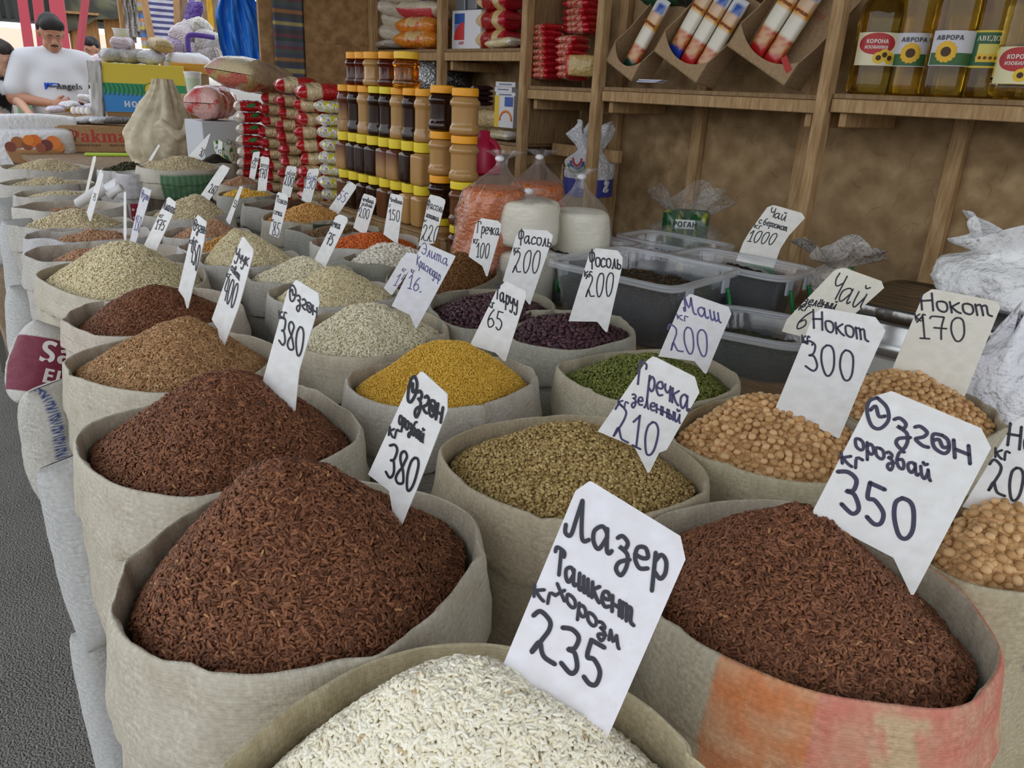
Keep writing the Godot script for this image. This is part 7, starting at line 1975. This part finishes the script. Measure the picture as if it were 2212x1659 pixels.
# ---------- people ----------
# a smooth skin over tapered capsules [a, b, ra, rb]; surface nets on a grid
func skin(prims: Array, cell: float, k: float, cf = null) -> ArrayMesh:
	var lo := Vector3(1e9, 1e9, 1e9)
	var hi := -lo
	for p in prims:
		for e in [[p[0], p[2]], [p[1], p[3]]]:
			lo = lo.min(e[0] - Vector3.ONE * (e[1] + 3.0 * cell))
			hi = hi.max(e[0] + Vector3.ONE * (e[1] + 3.0 * cell))
	var n := Vector3i(((hi - lo) / cell).ceil()) + Vector3i.ONE
	var f := PackedFloat32Array()
	f.resize(n.x * n.y * n.z)
	f.fill(1.0)
	for p in prims:
		var a: Vector3 = p[0]
		var b: Vector3 = p[1]
		var m := maxf(p[2], p[3]) + k + 2.5 * cell
		var c0 := Vector3i(((a.min(b) - Vector3.ONE * m - lo) / cell).floor()).clamp(Vector3i.ZERO, n - Vector3i.ONE)
		var c1 := Vector3i(((a.max(b) + Vector3.ONE * m - lo) / cell).ceil()).clamp(Vector3i.ZERO, n - Vector3i.ONE)
		var ab := b - a
		var ll := maxf(ab.length_squared(), 1e-9)
		for z in range(c0.z, c1.z + 1):
			for y in range(c0.y, c1.y + 1):
				for x in range(c0.x, c1.x + 1):
					var q := lo + Vector3(x, y, z) * cell
					var t := clampf((q - a).dot(ab) / ll, 0.0, 1.0)
					var d := q.distance_to(a + ab * t) - lerpf(p[2], p[3], t)
					var i := x + n.x * (y + n.y * z)
					var o := f[i]
					var h := maxf(k - absf(o - d), 0.0) / k
					f[i] = minf(o, d) - h * h * k * 0.25
	var idx := {}
	var V := PackedVector3Array()
	var N := PackedVector3Array()
	var C := PackedColorArray()
	var I := PackedInt32Array()
	var sx := 1
	var sy := n.x
	var sz := n.x * n.y
	for z in n.z - 1:
		for y in n.y - 1:
			for x in n.x - 1:
				var i := x + sy * y + sz * z
				var s := [f[i], f[i + sx], f[i + sy], f[i + sx + sy], f[i + sz], f[i + sx + sz], f[i + sy + sz], f[i + sx + sy + sz]]
				var neg := 0
				for v in s:
					if v < 0.0: neg += 1
				if neg == 0 or neg == 8: continue
				var acc := Vector3.ZERO
				var cnt := 0
				for e in [[0, 1], [2, 3], [4, 5], [6, 7], [0, 2], [1, 3], [4, 6], [5, 7], [0, 4], [1, 5], [2, 6], [3, 7]]:
					var v0: float = s[e[0]]
					var v1: float = s[e[1]]
					if (v0 < 0.0) != (v1 < 0.0):
						var t := v0 / (v0 - v1)
						var p0 := Vector3(e[0] & 1, (e[0] >> 1) & 1, e[0] >> 2)
						var p1 := Vector3(e[1] & 1, (e[1] >> 1) & 1, e[1] >> 2)
						acc += p0.lerp(p1, t)
						cnt += 1
				idx[i] = V.size()
				var pos := lo + (Vector3(x, y, z) + acc / cnt) * cell
				V.append(pos)
				var g := Vector3(s[1] + s[3] + s[5] + s[7] - s[0] - s[2] - s[4] - s[6], s[2] + s[3] + s[6] + s[7] - s[0] - s[1] - s[4] - s[5], s[4] + s[5] + s[6] + s[7] - s[0] - s[1] - s[2] - s[3])
				N.append(g.normalized())
				if cf != null: C.append(cf.call(pos))
	for key in idx:
		var i: int = key
		for ax in 3:
			var st: int = [sx, sy, sz][ax]
			var u: int = [sy, sz, sx][ax]
			var w: int = [sz, sx, sy][ax]
			if not (idx.has(i - u) and idx.has(i - w) and idx.has(i - u - w)): continue
			var a0 := f[i] < 0.0
			var a1 := f[i + st] < 0.0
			if a0 == a1: continue
			var q := [idx[i], idx[i - u], idx[i - u - w], idx[i - w]]
			if a0: I.append_array([q[0], q[2], q[1], q[0], q[3], q[2]])
			else: I.append_array([q[0], q[1], q[2], q[0], q[2], q[3]])
	var arr := []
	arr.resize(Mesh.ARRAY_MAX)
	arr[Mesh.ARRAY_VERTEX] = V
	arr[Mesh.ARRAY_NORMAL] = N
	if C.size(): arr[Mesh.ARRAY_COLOR] = C
	arr[Mesh.ARRAY_INDEX] = I
	var out := ArrayMesh.new()
	out.add_surface_from_arrays(Mesh.PRIMITIVE_TRIANGLES, arr)
	return out

func v3(x: float, y: float, z: float) -> Vector3:
	return Vector3(x, y, z)

# head in its own axes: chin at the origin's height, face towards +z, 0.235 m tall
func head_prims() -> Array:
	return [[v3(0, 0.15, -0.02), v3(0, 0.15, 0.01), 0.082, 0.080], [v3(0, 0.165, -0.03), v3(0, 0.16, 0.0), 0.076, 0.076], [v3(0, 0.10, 0.02), v3(0, 0.045, 0.045), 0.066, 0.044], [v3(-0.03, 0.05, 0.03), v3(0.03, 0.05, 0.03), 0.038, 0.038],
		[v3(0, 0.125, 0.085), v3(0, 0.092, 0.106), 0.009, 0.013], [v3(-0.011, 0.088, 0.095), v3(0.011, 0.088, 0.095), 0.009, 0.009],
		[v3(-0.045, 0.138, 0.072), v3(-0.015, 0.14, 0.083), 0.010, 0.010], [v3(0.045, 0.138, 0.072), v3(0.015, 0.14, 0.083), 0.010, 0.010],
		[v3(-0.018, 0.058, 0.082), v3(0.018, 0.058, 0.082), 0.008, 0.008], [v3(-0.02, 0.047, 0.078), v3(0.02, 0.047, 0.078), 0.009, 0.009], [v3(-0.012, 0.02, 0.07), v3(0.012, 0.02, 0.07), 0.017, 0.017],
		[v3(-0.084, 0.125, -0.01), v3(-0.084, 0.10, -0.005), 0.014, 0.010], [v3(0.084, 0.125, -0.01), v3(0.084, 0.10, -0.005), 0.014, 0.010],
		[v3(0, 0.06, -0.02), v3(0, -0.08, -0.035), 0.056, 0.058]]

func add_head(root: Node3D, at_: Vector3, rot: Vector3, tone: Array, hair: Array, long: bool, stache := false) -> void:
	var hd := part(root, "head", skin(head_prims(), 0.0048, 0.018), mat(tone[0], tone[1], tone[2], 0.55), at_, rot)
	var hp := [[v3(0, 0.185, -0.035), v3(0, 0.185, 0.005), 0.082, 0.074], [v3(0, 0.15, -0.055), v3(0, 0.10, -0.06), 0.072, 0.05], [v3(-0.05, 0.20, 0.04), v3(0.05, 0.205, 0.045), 0.034, 0.034], [v3(-0.078, 0.17, -0.02), v3(-0.082, 0.14, -0.02), 0.022, 0.014], [v3(0.078, 0.17, -0.02), v3(0.082, 0.14, -0.02), 0.022, 0.014], [v3(0, 0.225, 0.0), v3(0, 0.22, 0.04), 0.036, 0.036]]
	if long: hp.append_array([[v3(-0.07, 0.15, -0.03), v3(-0.09, -0.10, -0.02), 0.035, 0.03], [v3(0.07, 0.15, -0.03), v3(0.08, -0.08, -0.05), 0.035, 0.03], [v3(0, 0.12, -0.07), v3(0, -0.14, -0.09), 0.055, 0.06]])
	part(hd, "hair", skin(hp, 0.006, 0.03), mat(hair[0], hair[1], hair[2], 0.7, {"bump": "shrink", "scale": 12.0, "nscale": 1.0}))
	for sx in [-1, 1]:
		part(hd, "eye", lathe([[0.0, -0.007], [0.006, -0.004], [0.008, 0.0], [0.006, 0.004], [0.0, 0.007]], 10), mat(40, 30, 26, 0.3), v3(sx * 0.03, 0.122, 0.0765))
		part(hd, "eyebrow", tube([v3(sx * 0.048, 0.139, 0.078), v3(sx * 0.03, 0.146, 0.089), v3(sx * 0.012, 0.142, 0.094)], 0.0042, 6), mat(hair[0], hair[1], hair[2], 0.8))
	part(hd, "lips", tube([v3(-0.022, 0.052, 0.083), v3(0, 0.054, 0.092), v3(0.022, 0.052, 0.083)], [0.003, 0.005, 0.003], 6), mat(tone[0] * 0.78, tone[1] * 0.6, tone[2] * 0.58, 0.5))
	if stache: part(hd, "moustache", tube([v3(-0.03, 0.06, 0.082), v3(-0.012, 0.068, 0.096), v3(0.012, 0.068, 0.096), v3(0.03, 0.06, 0.082)], [0.004, 0.007, 0.007, 0.004], 6), mat(hair[0] + 16, hair[1] + 12, hair[2] + 10, 0.8))

func hand_prims(w: Vector3, fwd: Vector3, side: Vector3, curl: float) -> Array:
	# palm from the wrist along fwd; fingers spread along side; curl bends them towards the palm's face
	var dn := fwd.cross(side).normalized()
	var out := [[w, w + fwd * 0.05, 0.024, 0.026], [w + fwd * 0.03 + side * 0.018, w + fwd * 0.085 + side * 0.026, 0.016, 0.014], [w + fwd * 0.03 - side * 0.018, w + fwd * 0.08 - side * 0.026, 0.016, 0.014], [w + fwd * 0.05, w + fwd * 0.085, 0.018, 0.016]]
	var ln := [0.036, 0.042, 0.040, 0.032]
	for k in 4:
		var b := w + fwd * (0.088 - 0.004 * absf(k - 1.3)) + side * (0.030 - 0.020 * k)
		var m: Vector3 = b + (fwd * cos(curl) + dn * sin(curl)) * ln[k]
		var e: Vector3 = m + (fwd * cos(curl * 2.0) + dn * sin(curl * 2.0)) * ln[k] * 0.85
		out.append([b, m, 0.0095, 0.0088])
		out.append([m, e, 0.0088, 0.0075])
	var tb := w + fwd * 0.03 + side * 0.026
	var tm := tb + (fwd * 0.6 + side * 0.7 + dn * 0.3).normalized() * 0.038
	out.append([tb, tm, 0.013, 0.0105])
	out.append([tm, tm + (fwd * 0.9 + side * 0.2 + dn * 0.4).normalized() * 0.03, 0.0105, 0.009])
	return out

func build_people() -> void:
	# the man reading his phone; his own axes: +z towards the viewer, feet at y 0
	var mp := dep(134, 250, 6.3)
	var man := base("person", Vector3(mp.x, 0, mp.z), "dark haired man in a white printed t-shirt looking down at a phone", "person")
	man.rotation.y = atan2(-mp.x, -mp.z) + 0.05
	var sl := v3(-0.21, 1.40, -0.01)
	var sr := v3(0.21, 1.40, -0.01)
	var el := v3(-0.31, 1.13, 0.06)
	var er := v3(0.30, 1.12, 0.04)
	var wl := v3(-0.07, 1.10, 0.27)
	var wr := v3(0.17, 1.05, 0.25)
	var body := [[v3(0, 1.42, -0.02), v3(0, 1.50, 0.0), 0.075, 0.06], [v3(-0.11, 1.38, 0), v3(0.11, 1.38, 0), 0.105, 0.105], [v3(0, 1.30, 0.02), v3(0, 1.05, 0.05), 0.15, 0.165], [v3(0, 1.05, 0.04), v3(0, 0.93, 0.0), 0.165, 0.15],
		[sl, el, 0.065, 0.048], [el, wl, 0.047, 0.028], [sr, er, 0.065, 0.048], [er, wr, 0.047, 0.028],
		[v3(-0.09, 0.92, 0), v3(-0.11, 0.5, 0.02), 0.10, 0.066], [v3(-0.11, 0.5, 0.02), v3(-0.12, 0.09, 0), 0.062, 0.042], [v3(0.09, 0.92, 0), v3(0.11, 0.5, 0.02), 0.10, 0.066], [v3(0.11, 0.5, 0.02), v3(0.12, 0.09, 0), 0.062, 0.042],
		[v3(-0.12, 0.06, -0.03), v3(-0.13, 0.045, 0.14), 0.045, 0.04], [v3(0.12, 0.06, -0.03), v3(0.13, 0.045, 0.14), 0.045, 0.04]]
	var tone := [178, 126, 98]
	part(man, "body", skin(body, 0.014, 0.05), mat(tone[0], tone[1], tone[2], 0.55))
	part(man, "hand", skin(hand_prims(wl, v3(0.75, 0.0, 0.35).normalized(), v3(0.25, 0.55, -0.5).normalized(), 0.5), 0.005, 0.012), mat(tone[0], tone[1], tone[2], 0.55))
	part(man, "hand", skin(hand_prims(wr, v3(-0.7, 0.1, 0.5).normalized(), v3(0.3, 0.6, 0.3).normalized(), 0.7), 0.005, 0.012), mat(tone[0], tone[1], tone[2], 0.55))
	var shirt := [[v3(-0.12, 1.385, 0), v3(0.12, 1.385, 0), 0.125, 0.125], [v3(0, 1.30, 0.02), v3(0, 1.05, 0.055), 0.175, 0.188], [v3(-0.06, 1.2, 0.02), v3(0.06, 1.2, 0.02), 0.165, 0.165], [v3(0, 1.05, 0.045), v3(0, 0.97, 0.03), 0.188, 0.180], [v3(0, 1.44, -0.02), v3(0, 1.46, -0.02), 0.085, 0.078], [sl, sl.lerp(el, 0.75), 0.092, 0.092], [sr, sr.lerp(er, 0.75), 0.092, 0.092]]
	var sh := part(man, "t_shirt", skin(shirt, 0.014, 0.05), mat(206, 206, 210, 0.85))
	var jeans := [[v3(0, 0.97, 0.0), v3(0, 0.90, 0), 0.165, 0.165], [v3(-0.09, 0.92, 0), v3(-0.11, 0.5, 0.02), 0.115, 0.085], [v3(-0.11, 0.5, 0.02), v3(-0.12, 0.12, 0), 0.082, 0.068], [v3(0.09, 0.92, 0), v3(0.11, 0.5, 0.02), 0.115, 0.085], [v3(0.11, 0.5, 0.02), v3(0.12, 0.12, 0), 0.082, 0.068]]
	part(man, "jeans", skin(jeans, 0.016, 0.04), mat(92, 104, 124, 0.9))
	var zf := 0.205
	part(sh, "blue_print", grid(16, 4, func(u, v):
		var x: float = -0.10 + 0.10 * u
		return Vector3(x, 1.225 + (0.035 + 0.012 * fn.get_noise_2d(u * 300.0, 4.0)) * (v - 0.5) * 1.4, zf - 0.004 + 0.012 * u), false), mat(40, 90, 210, 0.7))
	part(sh, "lettering", text_mesh("Angels", 0.042, 0.012, true, 700), mat(70, 70, 76, 0.8), v3(0.07, 1.228, zf + 0.006), v3(0, 0.12, 0))
	part(sh, "lettering", text_mesh("Palm", 0.022, 0.012, true, 700), mat(40, 60, 120, 0.8), v3(-0.05, 1.228, zf + 0.004), v3(0, -0.05, 0))
	var ph := base("phone", man.position + man.basis * v3(0.075, 1.085, 0.335), "black phone in the man's hand", "phone")
	ph.rotation = v3(0.9, man.rotation.y, 0.15)
	part(ph, "case", box(v3(0.15, 0.075, 0.009), 0.004), mat(28, 28, 32, 0.35))
	part(ph, "screen", box(v3(0.138, 0.068, 0.001), 0.0003), mat(50, 54, 62, 0.1), v3(0, 0, 0.0051))
	add_head(man, v3(0.0, 1.50, 0.03), v3(0.42, 0.15, 0), tone, [34, 30, 28], false, true)
	# the woman at the left edge, leaning in, reaching down with one arm
	var wp := dep(-34, 250, 6.15)
	var wo := base("person", Vector3(wp.x, 0, wp.z), "dark haired woman at the left edge leaning over and reaching down", "person")
	wo.rotation.y = atan2(-wp.x, -wp.z) + 1.1
	var hs := v3(0.0, 1.33, 0.14)
	var a0 := v3(0.17, 1.20, 0.10)
	var a1 := v3(0.17, 1.14, 0.26)
	var a2 := v3(0.12, 1.06, 0.40)
	var b0 := v3(-0.17, 1.20, 0.10)
	var b1 := v3(-0.20, 1.00, 0.16)
	var b2 := v3(-0.06, 0.95, 0.30)
	var inv := wo.transform.affine_inverse()
	a0 = inv * dep(6, 186, 6.15)
	a1 = inv * dep(38, 214, 6.05)
	a2 = inv * dep(66, 248, 5.95)
	var wt := [206, 160, 134]
	var wb := [[v3(0, 1.22, 0.10), v3(0, 1.32, 0.13), 0.062, 0.052], [v3(-0.10, 1.20, 0.08), v3(0.10, 1.20, 0.08), 0.088, 0.088], [v3(0, 1.15, 0.08), v3(0, 0.92, 0.02), 0.13, 0.125], [v3(0, 0.92, 0.02), v3(0, 0.82, 0.0), 0.13, 0.155],
		[a0, a1, 0.052, 0.04], [a1, a2, 0.04, 0.024], [b0, b1, 0.052, 0.04], [b1, b2, 0.04, 0.024],
		[v3(-0.08, 0.82, 0), v3(-0.09, 0.45, 0.02), 0.10, 0.062], [v3(-0.09, 0.45, 0.02), v3(-0.09, 0.09, 0), 0.058, 0.038], [v3(0.08, 0.82, 0), v3(0.09, 0.45, 0.02), 0.10, 0.062], [v3(0.09, 0.45, 0.02), v3(0.09, 0.09, 0), 0.058, 0.038],
		[v3(-0.09, 0.05, -0.03), v3(-0.09, 0.04, 0.12), 0.04, 0.034], [v3(0.09, 0.05, -0.03), v3(0.09, 0.04, 0.12), 0.04, 0.034]]
	part(wo, "body", skin(wb, 0.013, 0.045), mat(wt[0], wt[1], wt[2], 0.55))
	part(wo, "hand", skin(hand_prims(a2, (a2 - a1).normalized(), v3(-0.5, 0.5, -0.3).normalized(), 0.35), 0.005, 0.012), mat(wt[0], wt[1], wt[2], 0.55))
	part(wo, "hand", skin(hand_prims(b2, v3(0.5, -0.3, 0.7).normalized(), v3(0.7, 0.1, -0.4).normalized(), 0.5), 0.005, 0.012), mat(wt[0], wt[1], wt[2], 0.55))
	part(wo, "blouse", skin([[v3(-0.10, 1.20, 0.08), v3(0.10, 1.20, 0.08), 0.102, 0.102], [v3(0, 1.15, 0.08), v3(0, 0.92, 0.02), 0.148, 0.146], [v3(0, 0.92, 0.02), v3(0, 0.80, 0.0), 0.15, 0.175], [a0, a0.lerp(a1, 0.5), 0.072, 0.066], [b0, b0.lerp(b1, 0.5), 0.072, 0.066]], 0.013, 0.045, func(p: Vector3):
		var q := p.y * 9.0 + p.x * 4.0
		return lin(226, 226, 228) if fmod(absf(q), 2.0) < 1.1 else lin(36, 36, 40)), mat(255, 255, 255, 0.85, {"vc": true}))
	part(wo, "trousers", skin([[v3(0, 0.84, 0.0), v3(0, 0.78, 0), 0.165, 0.165], [v3(-0.08, 0.80, 0), v3(-0.09, 0.12, 0.0), 0.115, 0.07], [v3(0.08, 0.80, 0), v3(0.09, 0.12, 0.0), 0.115, 0.07]], 0.018, 0.04), mat(60, 56, 64, 0.9))
	add_head(wo, v3(0.0, 1.30, 0.14), v3(0.35, 0.0, 0), wt, [44, 32, 26], true)
	# a third person far back, seen as a head behind the goods
	var tp := dep(205, 132, 9.0)
	var th := base("person", Vector3(tp.x, 0, tp.z), "dark haired person in the distance between the red brace and kiosk", "person")
	th.rotation.y = atan2(-tp.x, -tp.z) - 0.7
	var dy: float = tp.y - 1.44
	part(th, "body", skin([[v3(0, 1.36 + dy, 0), v3(0, 1.46 + dy, 0), 0.07, 0.055], [v3(-0.14, 1.33 + dy, 0), v3(0.14, 1.33 + dy, 0), 0.09, 0.09], [v3(0, 1.28 + dy, 0), v3(0, 0.85, 0), 0.15, 0.15], [v3(-0.2, 1.3 + dy, 0), v3(-0.24, 0.95, 0.05), 0.055, 0.035], [v3(0.2, 1.3 + dy, 0), v3(0.24, 0.95, 0.05), 0.055, 0.035], [v3(-0.09, 0.85, 0), v3(-0.1, 0.06, 0), 0.1, 0.05], [v3(0.09, 0.85, 0), v3(0.1, 0.06, 0), 0.1, 0.05]], 0.02, 0.05, func(p: Vector3): return lin(190, 140, 112) if p.y > 1.42 + dy else lin(70, 74, 84)), mat(255, 255, 255, 0.8, {"vc": true}))
	add_head(th, v3(0, 1.44 + dy, 0.02), v3(0.2, 0, 0), [190, 140, 112], [34, 30, 28], false)
